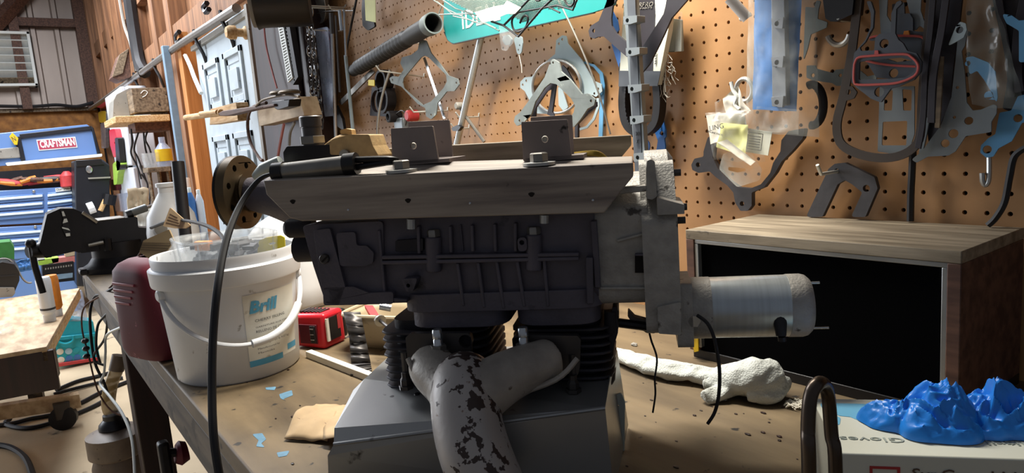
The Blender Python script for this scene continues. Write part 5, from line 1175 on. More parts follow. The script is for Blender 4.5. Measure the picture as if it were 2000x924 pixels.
# ---- white pail
pc = onZ(470, 716, BZ); HB = .205
bkt = thing('plastic_pail', 'white plastic food pail with torn paper label and wire-less handle', 'pail', pc)
bkt['label'] = 'white plastic food pail with torn blue and white label, standing on the bench edge'
MBu = Matrix.Translation(pc)
rb, rt_ = .0985, .1125
rz = lambda z: rb+(rt_-rb)*z/HB
ob('pail_body', B(MBu).lathe([(.002, .001), (rb-.004, 0), (rb, .004), (rz(.15), .15), (rz(HB), HB), (rz(HB)-.0035, HB), (rz(.15)-.0035, .15), (rb-.004, .006), (.002, .005)], 64, caps=False), 'bucket', bkt, sm=45)
ob('rim_band', B(MBu).lathe([(rz(.155)+.0005, .158), (rz(.16)+.0075, .160), (rz(.16)+.0085, .164), (rz(.18)+.0085, .186), (rz(.18)+.006, .188), (rz(.19)+.0015, .189), (rz(.2)+.002, .202), (rz(HB)+.001, HB+.001), (rz(HB)-.003, HB)], 64, caps=False), 'bucket', bkt, sm=30)
# direction on pail facing the camera
fa = atan2(-pc.y, -pc.x)
def onpail(ang, z, d=.0): return MBu @ Vector(((rz(z)+d)*cos(ang), (rz(z)+d)*sin(ang), z))
def pailpatch(a0, a1, z0, z1, d, mat, name, n=12): 
    b = B(); b.grid(lambda u, v: onpail(a0+(a1-a0)*u, z0+(z1-z0)*v, d), n, 6); return ob(name, b, mat, bkt, sm=60)
la0, la1 = fa+radians(8), fa+radians(62)
pailpatch(la0, la1, .028, .142, .0006, 'label_paper', 'paper_label', 18)
pailpatch(la0, la0+radians(33), .024, .034, .0010, 'label_blue', 'label_stripe'); pailpatch(la0+radians(40), la1, .034, .044, .0010, 'label_blue', 'label_stripe')
def pailtext(body, a0, z, h, mat, wdeg, **k):
    c = bpy.data.curves.new('t', 'FONT'); c.body = body; c.size = h/.72; c.shear = k.get('shear', 0); c.offset = k.get('bold', 0); c.resolution_u = 2
    t_ = bpy.data.objects.new('t', c); me = bpy.data.meshes.new_from_object(t_); vs = [v.co.copy() for v in me.vertices]; fs = [tuple(p.vertices) for p in me.polygons]
    bpy.data.objects.remove(t_); bpy.data.curves.remove(c); bpy.data.meshes.remove(me)
    w = max(v.x for v in vs); b = B(); b.add([onpail(a0+radians(wdeg)*v.x/w, z+v.y, .0013) for v in vs], fs)
    ob('lettering', b, mat, bkt, sm=0)
pailtext('Brill', la0+radians(4), .112, .019, 'label_blue', 27, shear=.2, bold=.0011)
pailtext('CHERRY FILLING', la0+radians(8), .096, .0045, 'ink', 30); pailtext('GARNITURE AUX CERISES', la0+radians(8), .086, .0026, 'ink', 38); pailtext('RELLENO DE CEREZA', la0+radians(8), .078, .0042, 'ink', 34)
pailtext('Net weight 20 lb 9.07 kg', la0+radians(8), .058, .0035, 'ink', 34); pailtext('Manufactured by', la0+radians(8), .050, .003, 'ink', 22); pailtext('Manitoba', la0+radians(8), .043, .003, 'ink', 16)
# handle: white plastic bail drooping over the front
e0 = fa-radians(66); e1 = fa+radians(86)
hpts = []
for k in range(13):
    u = k/12; a = e0+(e1-e0)*u; z = .150-.088*sin(pi*min(1, u*1.0))**.9+.02*u*(1-u); hpts.append(onpail(a, z, .004+.014*sin(pi*u)))
ob('bail_handle', B().tube(hpts, .0040, 10, sm=4, flat=.8), 'bucket', bkt)
ob('hand_grip', B().tube(hpts[6:11], .0066, 12, sm=4), 'bucket', bkt)
for a in (e0, e1): ob('handle_ear', B(frame(onpail(a, .150, .002), (-sin(a), cos(a), 0), (0, 0, 1))).lathe([(.011, -.004), (.011, .003), (.007, .006)], 14), 'bucket', bkt)
# container inside the pail with scraps
tub = thing('clear_tub', 'clear plastic tub of dark scraps standing in the white pail', 'tub', pc+Vector((-.005, .01, HB-.05)))
c0 = pc+Vector((-.012, .006, 0))
def sup(a, r, z, e=.5): 
    c, s = cos(a), sin(a); q = (abs(c)**4+abs(s)**4)**-.25
    return Vector((c0.x+r*q*c*.86, c0.y+r*q*s*.86, BZ+z))
ob('tub_wall', B().grid(lambda u, v: sup(2*pi*u+.5, .080+.010*v, .12+.108*v), 48, 6, cu=True), 'tub_clear', tub, solid=.002)
ob('tub_rim', B().tube([sup(2*pi*k/48+.5, .091, .228) for k in range(48)], .0022, 6, closed=True), 'tub_clear', tub)
for k in range(9):
    a = 2*pi*k/9; ob('tub_rib', B().tube([sup(a, .0815, .13), sup(a, .0905, .226)], .0018, 5), 'tub_clear', tub)
rnd = random.Random(12); sc_ = B()
for k in range(60):
    a = rnd.uniform(0, 2*pi); r = rnd.uniform(0, .068); p = Vector((c0.x+r*cos(a), c0.y+r*sin(a), BZ+rnd.uniform(.16, .215)))
    sc_.cbox((0, 0, 0), (rnd.uniform(.01, .035), rnd.uniform(.005, .015), rnd.uniform(.004, .012)), Matrix.Translation(p) @ Matrix.Rotation(rnd.uniform(0, 6), 4, 'Z') @ Matrix.Rotation(rnd.uniform(-.8, .8), 4, 'X'))
ob('scraps', sc_, 'gasket_dark', tub, kind='stuff', sm=0)
ob('orange_scrap', B().cbox((0, 0, 0), (.03, .012, .016), Matrix.Translation(onZ(398, 480, BZ+.215)) @ Matrix.Rotation(.6, 4, 'Z')), 'orange', tub, bevel=.002)
MYc = frame(pc+Vector((.0, .0, 0)), EX, EZ)
yc = thing('yellow_card', 'bright yellow hang card sticking up at the right side of the pail', 'card', pc+Vector((.06, .06, HB-.02)))
PMY = frame(pc+EX*.094+EY*.035, (cos(EA+.1), sin(EA+.1), 0), (-sin(EA)*-.1, cos(EA)*.0, 1))
ob('card', B().plate(PMY, [(502, 494), (506, 470), (520, 464), (548, 460), (556, 464), (557, 482), (530, 500)], .0015, fil=4, holes=[[(524, 476), (534, 473), (540, 474), (534, 478), (526, 479)]]), 'bright_yellow', yc, sm=0)
# cardboard sheets and paper leaning left of the tub
for i, (pts, D_, m, lb) in enumerate((([(272, 492), (280, 470), (330, 448), (340, 470), (322, 496), (300, 512)], 1.19, 'cardboard', 'folded corrugated card leaning out of the pail on its left'), ([(318, 442), (332, 405), (372, 440), (362, 446), (340, 446)], 1.36, 'brown_paper', 'torn pointed paper scrap standing up behind the pail'))):
    Mc = frame(atD(300, 480, D_), CR, CU) if False else frame(atD(pts[0][0], pts[0][1], D_), EX, (EZ+EY*.25))
    b = B().plate(Mc, pts, .003, fil=2); o = ob('card_scrap', b, m, label=lb, cat='cardboard')
    for k in range(4): 
        p0 = lerp(pts[0], pts[1], (k+1)/5) if i == 0 else lerp((322, 440), (334, 412), (k+1)/5); p1 = lerp(pts[4], pts[3], (k+1)/5) if i == 0 else lerp((352, 446), (345, 420), (k+1)/5)
        Mq = Mc @ Matrix.Translation((0, 0, .0006)); ob('print_line', B().plate(Mq, band([p0, p1], 1.0), .0008), 'ink_brown', o, sm=0)
# ---- red jug behind the pail
rj = thing('red_jug', 'dark red translucent fuel jug behind the left side of the white pail', 'jug', onZ(318, 690, BZ))
jc = onZ(322, 690, BZ); ja = radians(20)
MJ = Matrix.Translation(jc) @ Matrix.Rotation(ja, 4, 'Z')
b = B(MJ)
def sq(a, rx, ry, p=4): c, s = cos(a), sin(a); q = (abs(c)**p+abs(s)**p)**(-1/p); return (rx*q*c, ry*q*s)
prof = [(.0, .35), (.004, .9), (.02, 1), (.14, 1), (.165, .96), (.178, .8), (.186, .55), (.188, .3)]
b.grid(lambda u, v: (lambda i, f: (*sq(2*pi*u, (.075)*(prof[i][1]+(prof[min(i+1, 7)][1]-prof[i][1])*f), .052*(prof[i][1]+(prof[min(i+1, 7)][1]-prof[i][1])*f)), prof[i][0]+(prof[min(i+1, 7)][0]-prof[i][0])*f))(min(int(v*7), 7), v*7-int(v*7)), 40, 14, cu=True)
ob('jug_body', b, 'red_jug', rj, sm=50)
for k in range(4): ob('embossed_bar', B(MJ).box(-.045, .03-.008*k, -.0535, -.050, .142-.012*k, .147-.012*k), 'red_jug_neck', rj, bevel=.001)
# ---- big white jug behind pail / under flange
wj = thing('white_jug', 'large white plastic jug standing behind the pail under the shaft flange', 'jug', onZ(600, 600, BZ))
jc = onZ(585, 592, BZ); MJ = Matrix.Translation(jc) @ Matrix.Rotation(radians(35), 4, 'Z') @ Matrix.Scale(1.22, 4); 
prof2 = [(.0, .9), (.01, 1), (.11, 1), (.145, .93), (.165, .7), (.178, .42)]
b = B(MJ); b.grid(lambda u, v: (lambda i, f: (*sq(2*pi*u, .075*(prof2[i][1]+(prof2[min(i+1, 5)][1]-prof2[i][1])*f), .075*(prof2[i][1]+(prof2[min(i+1, 5)][1]-prof2[i][1])*f), 3), prof2[i][0]+(prof2[min(i+1, 5)][0]-prof2[i][0])*f))(min(int(v*5), 5), v*5-int(v*5)), 40, 15, cu=True)
ob('jug_body', b, 'plastic_bottle', wj, sm=60)
ob('jug_neck', B(MJ).lathe([(.03, .174), (.028, .19), (.032, .191), (.032, .205), (.026, .207)], 22), 'red_dull', wj)
# ---- red battery charger
ca = onZ(632, 692, BZ); cang = radians(30)
MC = Matrix.Translation(onZ(628, 672, BZ)) @ Matrix.Rotation(cang, 4, 'Z')
chg = thing('battery_charger', 'red power tool battery charger with black label, standing on the bench', 'charger', MC.translation, rot=cang)
hx, hy, hz = .036, .030, .066
ob('shell', B(MC).hexa([(-hx, -hy, .003), (hx*.9, -hy, 0), (hx, hy, 0), (-hx, hy, 0), (-hx*.98, -hy*.9, hz*.95), (hx*.95, -hy*.9, hz), (hx*.95, hy, hz*.98), (-hx, hy, hz*.95)]), 'red_plastic', chg, bevel=.007, seg=3)
for k in range(6): ob('vent_slot', B(MC).box(-.028+k*.0085, -.024+k*.0085, -.016, .012, hz-.004, hz+.0008), 'black_plastic', chg, sm=0)
ob('contact_recess', B(MC).box(-.022, .018, -hy-.0006, -hy+.01, .010, .046), 'red_jug', chg, bevel=.001)
ob('contact_block', B(MC).box(.004, .016, -hy-.003, -hy, .012, .044), 'black_plastic', chg, bevel=.001)
for zc_ in (.018, .028, .038): ob('contact_pin', B(MC).box(.006, .014, -hy-.005, -hy-.002, zc_, zc_+.0016), 'steel', chg, sm=0)
ob('rating_label', B(MC).box(hx*.955, hx+.0012, -.022, .014, .014, .056), 'black_plastic', chg, sm=0)
ob('label_edge', B(MC).box(hx*.96, hx+.0018, -.0245, -.018, .014, .056), 'paper', chg, sm=0); ob('label_corner', B(MC).box(hx*.96, hx+.0019, .006, .014, .030, .056), 'red_dull', chg, sm=0)
ob('back_shell', B(MC).box(-hx*.6, hx*.8, hy, hy+.018, .004, hz*.9), 'black_plastic', chg, bevel=.006)
# ---- crumpled black metal strip leaning
st_b = B()
c_l = [(668, 590), (680, 640), (684, 690), (682, 712)]; c_r = [(702, 590), (712, 640), (722, 690), (724, 703)]
nn_ = 26
gridp = []
for k in range(nn_+1):
    u = k/nn_; i = min(int(u*3), 2); f = u*3-i
    pl = lerp(c_l[i], c_l[i+1], f); pr_ = lerp(c_r[i], c_r[i+1], f)
    Dk = 1.20-.12*u
    off = .005*math.sin(k*1.9)+.003*math.sin(k*4.1)
    gridp.append((atD(*pl, Dk+off), atD(*pr_, Dk+off*.6+.004*math.sin(k*2.7))))
for k in range(nn_): pass
vs = [p for a in gridp for p in a]; st_b.add(vs, [(2*k, 2*k+1, 2*k+3, 2*k+2) for k in range(nn_)])
mz = min(v.z for v in vs)
for v in st_b.V: v.z += (BZ+.001-mz)
ob('crumpled_strip', st_b, 'steel_dark', label='crumpled dark metal strip leaning upright beside the red charger', cat='strip', solid=.002, sm=20)
rs_ = B(); p0 = atD(712, 596, 1.26); p1 = atD(734, 632, 1.22); p1 = p0+(p1-p0)*1.0
q1 = onZ(760, 690, BZ); rs_.tube([p0, p1], .008, 4); 
ob('red_bar', B().hexa([p0+Vector((0, 0, -.006)), p0+Vector((.014, .010, -.006)), p1+Vector((.014, .010, -.01)), p1+Vector((0, 0, -.01)), p0, p0+Vector((.014, .010, 0)), p1+Vector((.014, .010, 0)), p1]), 'red_dull', label='red metal bar end leaning behind the crumpled strip', cat='bar')
# ---- cream parts tub with bolt
tb = thing('parts_tub', 'cream plastic parts tub with a bolt resting on its rim', 'tub', onZ(768, 665, BZ))
tc_ = onZ(775, 668, BZ); MTb = Matrix.Translation(tc_) @ Matrix.Rotation(radians(30), 4, 'Z')
b = B(MTb); b.grid(lambda u, v: (*sq(2*pi*u, .058+.022*v, .042+.02*v, 5), .002+.062*v), 40, 4, cu=True); b.add([(*sq(2*pi*k/40, .058, .042, 5), .002) for k in range(40)], [tuple(range(40))])
ob('tub_wall', b, 'cream_tub', tb, solid=.003)
ob('tub_rim', B(MTb).tube([(*sq(2*pi*k/40, .081, .063, 5), .064) for k in range(40)], .004, 8, closed=True), 'cream_tub', tb)
bo = thing('hex_bolt', 'long bolt with shiny head lying across the cream tub rim', 'bolt', onZ(750, 645, BZ+.06))
p0 = onZ(742, 626, BZ+.070); p1 = onZ(775, 652, BZ+.062)
d = (p1-p0).normalized(); MBo = frame(p0, d.cross(EZ).normalized(), d.cross(d.cross(EZ))*-1)
ob('shank', B().tube([p0, p1], .003, 10), 'steel_dark', bo); ob('head', B().tube([p0-d*.008, p0], .008, 6), 'steel_worn', bo); ob('washer', B().tube([p0, p0+d*.003], .010, 14), 'zinc', bo)
ob('socket_stub', B().tube([onZ(742, 598, BZ+.09), onZ(764, 602, BZ+.085)], .006, 10), 'steel', label='short chrome fitting behind the cream tub', cat='fitting')
# ---- white stick on the bench
p0 = onZ(604, 697, BZ); p1 = onZ(745, 752, BZ); dd = (p1-p0).normalized(); sn = Vector((-dd.y, dd.x, 0))*.006
ob('white_stick', B().hexa([p0-sn, p0+sn, p1+sn, p1-sn, p0-sn+Vector((0, 0, .012)), p0+sn+Vector((0, 0, .012)), p1+sn+Vector((0, 0, .012)), p1-sn+Vector((0, 0, .012))]), 'paper', label='thin pale wooden stick lying on the bench left of the engine', cat='stick', bevel=.001)
# ---- folded brown paper
def fold(u, v):
    a = onZ(556, 862, BZ)*(1-u)+onZ(640, 868, BZ)*u; c = onZ(618, 795, BZ)*(1-u)+onZ(672, 796, BZ)*u
    p = a*(1-v)+c*v; p = Vector(p); p.z = BZ+.004+.016*sin(pi*min(1, v*1.1))**1.0*(1-.35*u)+.004*noise.noise(Vector((u*4, v*4, 2))); return p
fp = thing('folded_paper', 'folded brown paper lying on the bench beside the engine shroud', 'paper', onZ(610, 840, BZ))
ob('paper_sheet', B().grid(fold, 16, 16), 'brown_paper', fp, solid=.0012, sm=60)
def fold2(u, v):
    a = onZ(556, 862, BZ); c = onZ(640, 868, BZ); p = a*(1-u)+c*u; p.z = BZ+.0008+.016*sin(pi*u)*v+.001; return p+Vector((-.004*v, .004*v, 0))
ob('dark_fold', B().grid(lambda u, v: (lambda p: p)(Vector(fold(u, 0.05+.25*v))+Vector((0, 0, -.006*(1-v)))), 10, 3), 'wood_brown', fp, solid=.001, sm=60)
ob('flap', B().grid(lambda u, v: (onZ(632+50*u, 798+60*v-8*u, BZ+.010+.004*sin(3*u))), 8, 8), 'brown_paper', fp, solid=.001, sm=60)
# ---- control cylinder with cable lying on the front rail
cy = thing('control_cylinder', 'worn steel control cylinder with black ends lying on the wooden rail', 'cylinder', ME @ ep(615, 335, -.055))
yy = -.052
a = ep(540, 338, yy); c = ep(692, 320, yy); zr0 = .335
for p in (a, c): pass
b = eb(); b.tube([a, c], .0098, 18); ob('barrel', b, 'steel_worn', cy)
d = (c-a).normalized()
b = eb(); b.tube([a-d*.002, a+d*.010], .0112, 18); ob('end_cap', b, 'black_plastic', cy)
b = eb(); b.tube([c-d*.010, c+d*.003], .0118, 18); ob('end_cap', b, 'black_plastic', cy)
for dy in (-.004, .004):
    b = eb(); b.tube([c+Vector((0, 0, dy)), ep(755, 314+dy*-900, yy), ep(775, 315-dy*500, yy+.01)], [.0036, .0034, .0032], 10, sm=3); ob('push_rod', b, 'black_metal', cy)
b = B()
cps = [ME @ (a-d*.003), ME @ ep(505, 352, yy), ME @ ep(470, 400, yy-.02), ME @ ep(442, 470, yy-.06), ME @ ep(425, 560, yy-.10), ME @ ep(416, 660, yy-.12), ME @ ep(414, 760, yy-.14), ME @ ep(417, 850, yy-.16), ME @ ep(428, 930, yy-.17), ME @ ep(440, 1000, yy-.17)]
b.tube(cps, [.0020, .0026, .0034, .0038, .0038, .0038, .0038, .0038, .0038, .0038], 10, sm=6)
ob('control_cable', b, 'black_rubber', cy, label='long black cable drooping in front of the pail')
# ================================================================ left side of the shop
def xpl(X, out, th, holes=(), fil=0, rot=0): return B().plate(MX(X, rot), out, th, holes=holes, fil=fil)
sc0 = thing('side_counter', 'low wooden side counter along the wall behind the bench end', 'counter', (-4.2, .78, 0))
ob('counter_top', B().box(-5.6, -3.45, .55, .97, .61, .64), 'wood_old', sc0, bevel=.003)
for x in (-5.5, -3.6): ob('leg', B().box(x-.04, x+.04, .58, .66, 0, .61), 'wood_dark', sc0)
# ---- dark brown cabinet panel beside pegboard
dc = thing('brown_cabinet', 'tall dark brown wooden cabinet panel between the white door and the pegboard', 'cabinet', (-2.64, .94, .905))
ob('carcass', B().box(-2.92, -2.36, .90, .98, .905, 2.6), 'wood_dark', dc, bevel=.004)
ob('door', B().box(-2.88, -2.42, .885, .90, .95, 2.5), 'wood_dark', dc, bevel=.004)
# ---- white refrigerator
fr = thing('refrigerator', 'tall white refrigerator against the stud wall behind the hanging tools', 'refrigerator', (-6.4, .86, 0))
ob('body', B().box(-6.9, -5.95, .84, .985, 0, 1.86), 'white_panel', fr, bevel=.012)
ob('freezer_door', B().box(-6.9, -5.95, .80, .835, 1.26, 1.855), 'white_panel', fr, bevel=.01); ob('lower_door', B().box(-6.9, -5.95, .80, .835, .08, 1.245), 'white_panel', fr, bevel=.01)
ob('side_seam', B().box(-5.952, -5.945, .85, .98, 1.24, 1.255), 'gray_box', fr, sm=0)
# ---- shelf with crate, box, strut
X5 = -5.2
def XB(p0, p1, X, dx):
    a = onX(*p0, X); c = onX(*p1, X); return (X-dx, X, min(a.y, c.y), max(a.y, c.y), min(a.z, c.z), max(a.z, c.z))
ob('wall_shelf', B().box(*XB((224, 227), (333, 236), X5, .6)), 'wood_pine', label='thick pine board shelf holding the grey wooden crate', cat='shelf', bevel=.004)
cr_ = thing('wooden_crate', 'weathered grey wooden crate on the pine board shelf', 'crate', onX(293, 215, X5))
a = onX(256, 172, X5-.02); c = onX(331, 217, X5-.02)
for i_, bx in enumerate(((X5-.05, X5-.02, a.y, c.y, c.z, a.z), (X5-.30, X5-.27, a.y, c.y, c.z, a.z), (X5-.27, X5-.05, a.y, a.y+.02, c.z, a.z), (X5-.27, X5-.05, c.y-.02, c.y, c.z, a.z), (X5-.27, X5-.05, a.y+.02, c.y-.02, c.z, c.z+.02))):
    ob(('crate_board',)[0], B().box(*bx), 'wood_old', cr_, bevel=.002)
ob('painted_mark', B().tube([onX(x, y, X5-.018) for x, y in ((275, 183), (281, 177), (288, 180), (284, 187), (278, 190))], .003, 6, sm=3), 'white', cr_)
ob('hanging_cabinet', B().box(*XB((262, 238), (333, 254), X5-.05, .3)), 'wood_brown', label='dark brown cabinet fixed beneath the pine board shelf', cat='cabinet', bevel=.004)
ob('grey_case', xpl(-5.45, [(222, 196), (228, 184), (256, 170), (262, 226), (236, 234), (220, 236)], .25, fil=4), 'gray_box', label='pale grey plastic case left of the wooden crate', cat='case', bevel=.006)
q = onY(338, 200, .90)
sp_ = thing('strut_post', 'blue grey steel strut post standing in front of the plywood sheet', 'post', (q.x, .9, 0))
ob('channel', B().box(q.x-.025, q.x+.025, .88, .92, 0, 1.96), 'bluegray', sp_, bevel=.003); ob('white_sleeve', B(Matrix.Translation((q.x, .90, 1.05))).lathe([(.034, 0), (.034, .10), (.03, .11)], 16), 'white', sp_)
ob('wood_box', xpl(-6.1, [(219, 151), (233, 107), (252, 94), (256, 150), (234, 158)], .22), 'wood_brown', label='open wooden box fixed high on the studs above the conduit', cat='box', bevel=.003)
ob('box_front', xpl(-6.085, [(219, 151), (233, 107), (252, 94), (240, 143)], .012), 'wood_old', label='pale plywood face of the open wooden box on the studs', cat='panel', bevel=.002)
# small shelf below with clutter
ob('small_shelf', B().box(*XB((288, 328), (334, 334), -5.0, .2)), 'wood_old', label='narrow shelf board with clear pot behind the black pipe', cat='shelf', bevel=.002)
p = onX(303, 328, -5.0); ob('clear_pot', B(Matrix.Translation((p.x-.08, p.y, p.z))).lathe([(.045, 0), (.055, .005), (.06, .10), (.058, .10), (.053, .008)], 18, caps=False), 'tub_clear', label='clear plastic pot standing on the narrow shelf', cat='pot')
p = onX(328, 326, -5.0); gl = thing('spray_bottle', 'clear bottle with yellow label on the narrow shelf', 'bottle', (p.x-.08, p.y, p.z))
ob('bottle_body', B(Matrix.Translation((p.x-.08, p.y, p.z))).lathe([(.04, 0), (.05, .005), (.05, .12), (.02, .16), (.02, .2)], 18), 'blister', gl); ob('bottle_label', B(Matrix.Translation((p.x-.08, p.y, p.z))).lathe([(.0515, .04), (.0515, .12)], 18, caps=False), 'yellow', gl)
for i, (x, y0_, y1_) in enumerate(((291, 336, 400), (310, 336, 420), (328, 334, 410))):
    a = onX(x, y0_, -5.05); c = Vector((a.x, a.y, .64)); ob('shelf_leg', B().tube([a, c], .012, 4), 'wood_old', label=('left', 'middle', 'right')[i]+' thin wooden leg under the narrow shelf', cat='post')
for i, pts in enumerate(([(256, 252), (258, 280), (256, 300), (268, 325), (276, 350)], [(272, 254), (262, 290), (270, 310), (285, 352)], [(280, 254), (284, 290), (294, 330), (292, 400)], [(290, 252), (284, 272), (292, 290), (300, 320)], [(276, 340), (288, 360), (286, 390)])):
    cable('hanging_wire', [onX(x, y, -5.4+.02*i) for x, y in pts], .006, 'black_rubber', ('leftmost', 'second', 'third', 'fourth', 'short')[i]+' thin black wire dangling in front of the refrigerator')
ob('plush_bag', crumple([(248, 368), (290, 366), (292, 545), (256, 545)], MX(-4.6), .03, seed=31), 'cream_tub', label='crumpled cream bag below the refrigerator wires', cat='bag', solid=.01, sm=60)
ob('white_bag', crumple([(266, 408), (300, 404), (300, 560), (268, 560)], MX(-4.3), .03, seed=33), 'paper', label='white paper bag behind the vise handle', cat='bag', solid=.01, sm=60)
# things hung at the corner
ob('red_level', B().plate(MW(.975), [(180, 208), (206, 193), (223, 198), (198, 212)], .05), 'red_dull', label='red and white box level hung in the far corner', cat='level', bevel=.006)
ob('tape_roll', B().plate(MW(.965), [(191, 218), (206, 216), (207, 238), (194, 241)], .06, fil=5), 'yellow', label='yellow tape roll hanging in the far corner under the red level', cat='tape', bevel=.006)
rt_t = thing('red_clamp', 'bright red hand tool hanging left of the refrigerator', 'tool', onY(222, 310, .78))
ob('upper_grip', B().plate(MW(.76), [(213, 254), (224, 251), (228, 270), (222, 280), (230, 286), (228, 306), (222, 308), (215, 284)], .05, fil=4), 'red_plastic', rt_t, bevel=.006); ob('lower_grip', B().plate(MW(.755), [(224, 270), (230, 268), (236, 330), (228, 335)], .04, fil=3), 'black_plastic', rt_t, bevel=.004)
ob('green_clamp', B().plate(MW(.755), [(220, 320), (230, 312), (236, 320), (230, 340), (228, 360), (222, 362)], .05, holes=[(227, 326, 4)], fil=4), 'lime', label='lime green clamp hanging below the red hand tool', cat='clamp', bevel=.005)
for i, (pts, m, lb) in enumerate(([[(196, 240), (206, 240), (207, 290), (198, 290)], 'blister', 'clear hanging packet in the far corner'], [[(206, 214), (218, 214), (220, 250), (208, 252)], 'film_blue', 'bluish clear packet hanging beside the yellow tape roll'], [[(214, 350), (228, 352), (230, 372), (216, 372)], 'red_jug', 'dark red part hanging under the lime clamp'], [[(220, 380), (250, 376), (252, 412), (226, 414)], 'blister', 'clear bottle with blue cap near the vise'])):
    ob('hanging_item', B().plate(MW(.965 if i < 2 else .77), pts, .03, fil=3), m, label=lb, cat='packet', bevel=.003)
# ---- blue bottles right of black pipe
for i, (x0_, x1_, y0_, y1_, m, lb) in enumerate(((370, 388, 368, 440, 'blue_part', 'blue plastic bottle at the foot of the plywood sheet'), (388, 404, 372, 440, 'plastic_bottle', 'white plastic bottle at the foot of the plywood sheet'))):
    a = onX((x0_+x1_)/2, y1_, -4.0); c = onX((x0_+x1_)/2, y0_, -4.0); h = c.z-a.z; r = abs(onX(x1_, y1_, -4.0).y-onX(x0_, y1_, -4.0).y)/2
    o = thing('plastic_bottle', lb, 'bottle', a); ob('bottle_body', B(Matrix.Translation(a)).lathe([(r*.9, -.3), (r, -.29), (r, h*.7), (r*.5, h*.9), (r*.4, h*.9)], 18), m, o); ob('cap', B(Matrix.Translation(a)).lathe([(r*.45, h*.9), (r*.45, h*1.03), (r*.4, h*1.04)], 14), 'white', o)
# ---- tool chest
XC = -7.2; RC = 2.5
tcst = thing('tool_chest', 'blue metal tool chest with open lid and many flat drawers against the far wall', 'tool chest', (XC-.2, .1, 0))
MC_ = MX(XC, RC)
def cpl(d, out, th, **k): return B().plate(MX(XC+d, RC), out, th, **k)
ob('base_cabinet', cpl(0, [(-160, 452), (152, 436), (152, 640), (-160, 640)], .45), 'chest_blue', tcst, bevel=.006)
ob('top_chest', cpl(-.01, [(-160, 382), (147, 364), (152, 432), (-160, 448)], .42), 'chest_blue', tcst, bevel=.006)
ob('chest_well', cpl(-.08, [(-160, 345), (143, 326), (147, 366), (-160, 384)], .3), 'chest_dark', tcst, sm=0)
def ln(x0, x1, ya, yb, x): return ya+(yb-ya)*(x-x0)/(x1-x0)
for (xa, xb, y0_, sl, h) in ((-160, 88, 387, -.078, 12), (-160, 88, 402, -.078, 12), (-160, 90, 418, -.078, 14), (93, 148, 380, -.115, 12), (93, 149, 395, -.115, 12), (93, 150, 411, -.115, 15), (-160, 86, 456, -.075, 12), (-160, 86, 471, -.075, 12), (-160, 88, 487, -.075, 24), (93, 151, 447, -.08, 12), (93, 151, 462, -.08, 12), (93, 151, 478, -.08, 24)):
    ba = 0 if xa < 0 else 93
    ya = y0_+sl*(xa-ba); yb = y0_+sl*(xb-ba)
    dr = ob('drawer', cpl(.012, [(xa, ya-3), (xb-3, yb-3), (xb-3, yb+h-2), (xa, ya+h-2)], .03), 'chest_blue', tcst, bevel=.004)
    ob('drawer_pull', cpl(.03, [(xa, ya), (xb-5, yb), (xb-5, yb+4.5), (xa, ya+4.5)], .02), 'chrome_strip', dr, bevel=.003)
for (x, y) in ((66, 374), (69, 443)): ob('lock', B(MX(XC+.02, RC) @ Matrix.Translation((*hit(MX(XC+.02, RC), x, y), 0))).lathe([(.012, -.01), (.012, .006), (.008, .008)], 12), 'steel', tcst)
# lid leaning back
XLd = XC-.12
def lpl(d, out, th, **k): return B().plate(MX(XLd+d, RC), out, th, **k)
ob('lid_panel', lpl(0, [(-160, 276), (170, 243), (180, 250), (195, 306), (-160, 340)], .03), 'chest_blue', tcst, bevel=.006)
ob('lid_lip', lpl(.02, [(38, 262), (178, 246), (180, 254), (40, 271)], .03), 'chest_dark', tcst, bevel=.004)
ob('lid_edge', lpl(.03, [(178, 246), (183, 250), (198, 304), (191, 304)], .04), 'chest_dark', tcst, bevel=.004)
ob('lid_divider', lpl(.02, [(26, 268), (40, 266), (50, 312), (42, 316)], .03), 'chest_dark', tcst, bevel=.003)
ob('lid_trim', lpl(.06, [(10, 318), (190, 301), (200, 300), (199, 306), (14, 324)], .04, fil=2), 'white', tcst, bevel=.005)
ob('logo_plate', lpl(.006, [(71, 273), (147, 267), (151.5, 288), (76, 294.5)], .012), 'white', tcst, sm=0)
ob('logo_field', lpl(.008, [(73, 275), (145.5, 269), (149.5, 286.5), (77, 292.5)], .012), 'red_logo', tcst, sm=0)
ltext('CRAFTSMAN', (79, 288.5), (147, 283), MX(XLd+.0085, RC), .062, 'white', tcst, bold=.003)
ob('badge', cpl(.035, [(108, 368), (137, 365), (138, 372), (109, 375)], .02), 'white', tcst, sm=0); ltext('CRAFTSMAN', (110, 373), (136, 370.5), MX(XC+.0355, RC), .022, 'ink', tcst)
ob('socket_rack', lpl(.03, [(-20, 292), (36, 287), (40, 308), (-20, 312)], .05), 'gray_box', tcst, bevel=.008)
ob('yellow_sign', lpl(.07, [(24, 259), (36, 270), (34, 283), (28, 283), (18, 267)], .006), 'yellow', label='yellow diamond warning sign stuck on the open chest lid', cat='sign', bevel=.002)
ltext('N', (25.5, 277), (32.5, 275), MX(XLd+.0705, RC), .045, 'ink', tcst)
rnd = random.Random(21)
for i in range(16):
    px = 14+i*8.2; py = 360-.075*px+rnd.uniform(-6, 2); p = onX(px, py, XC-.03+rnd.uniform(-.03, .03))
    nmx = ('red handled', 'orange handled', 'brown handled', 'dark steel')[i % 4]
    d = Vector((rnd.uniform(-.02, .02), rnd.uniform(.05, .1), rnd.uniform(-.03, .03)))
    ob('hand_tool', B().tube([p-d, p, p+d], [.016, .022, .014], 8), ('red_dull', 'orange', 'wood_brown', 'steel_dark')[i % 4], label='%s %s hand tool from the left in the open tray of the blue chest' % (('first', 'second', 'third', 'fourth')[i//4], nmx), cat='tool', group='hand tools in the open chest')
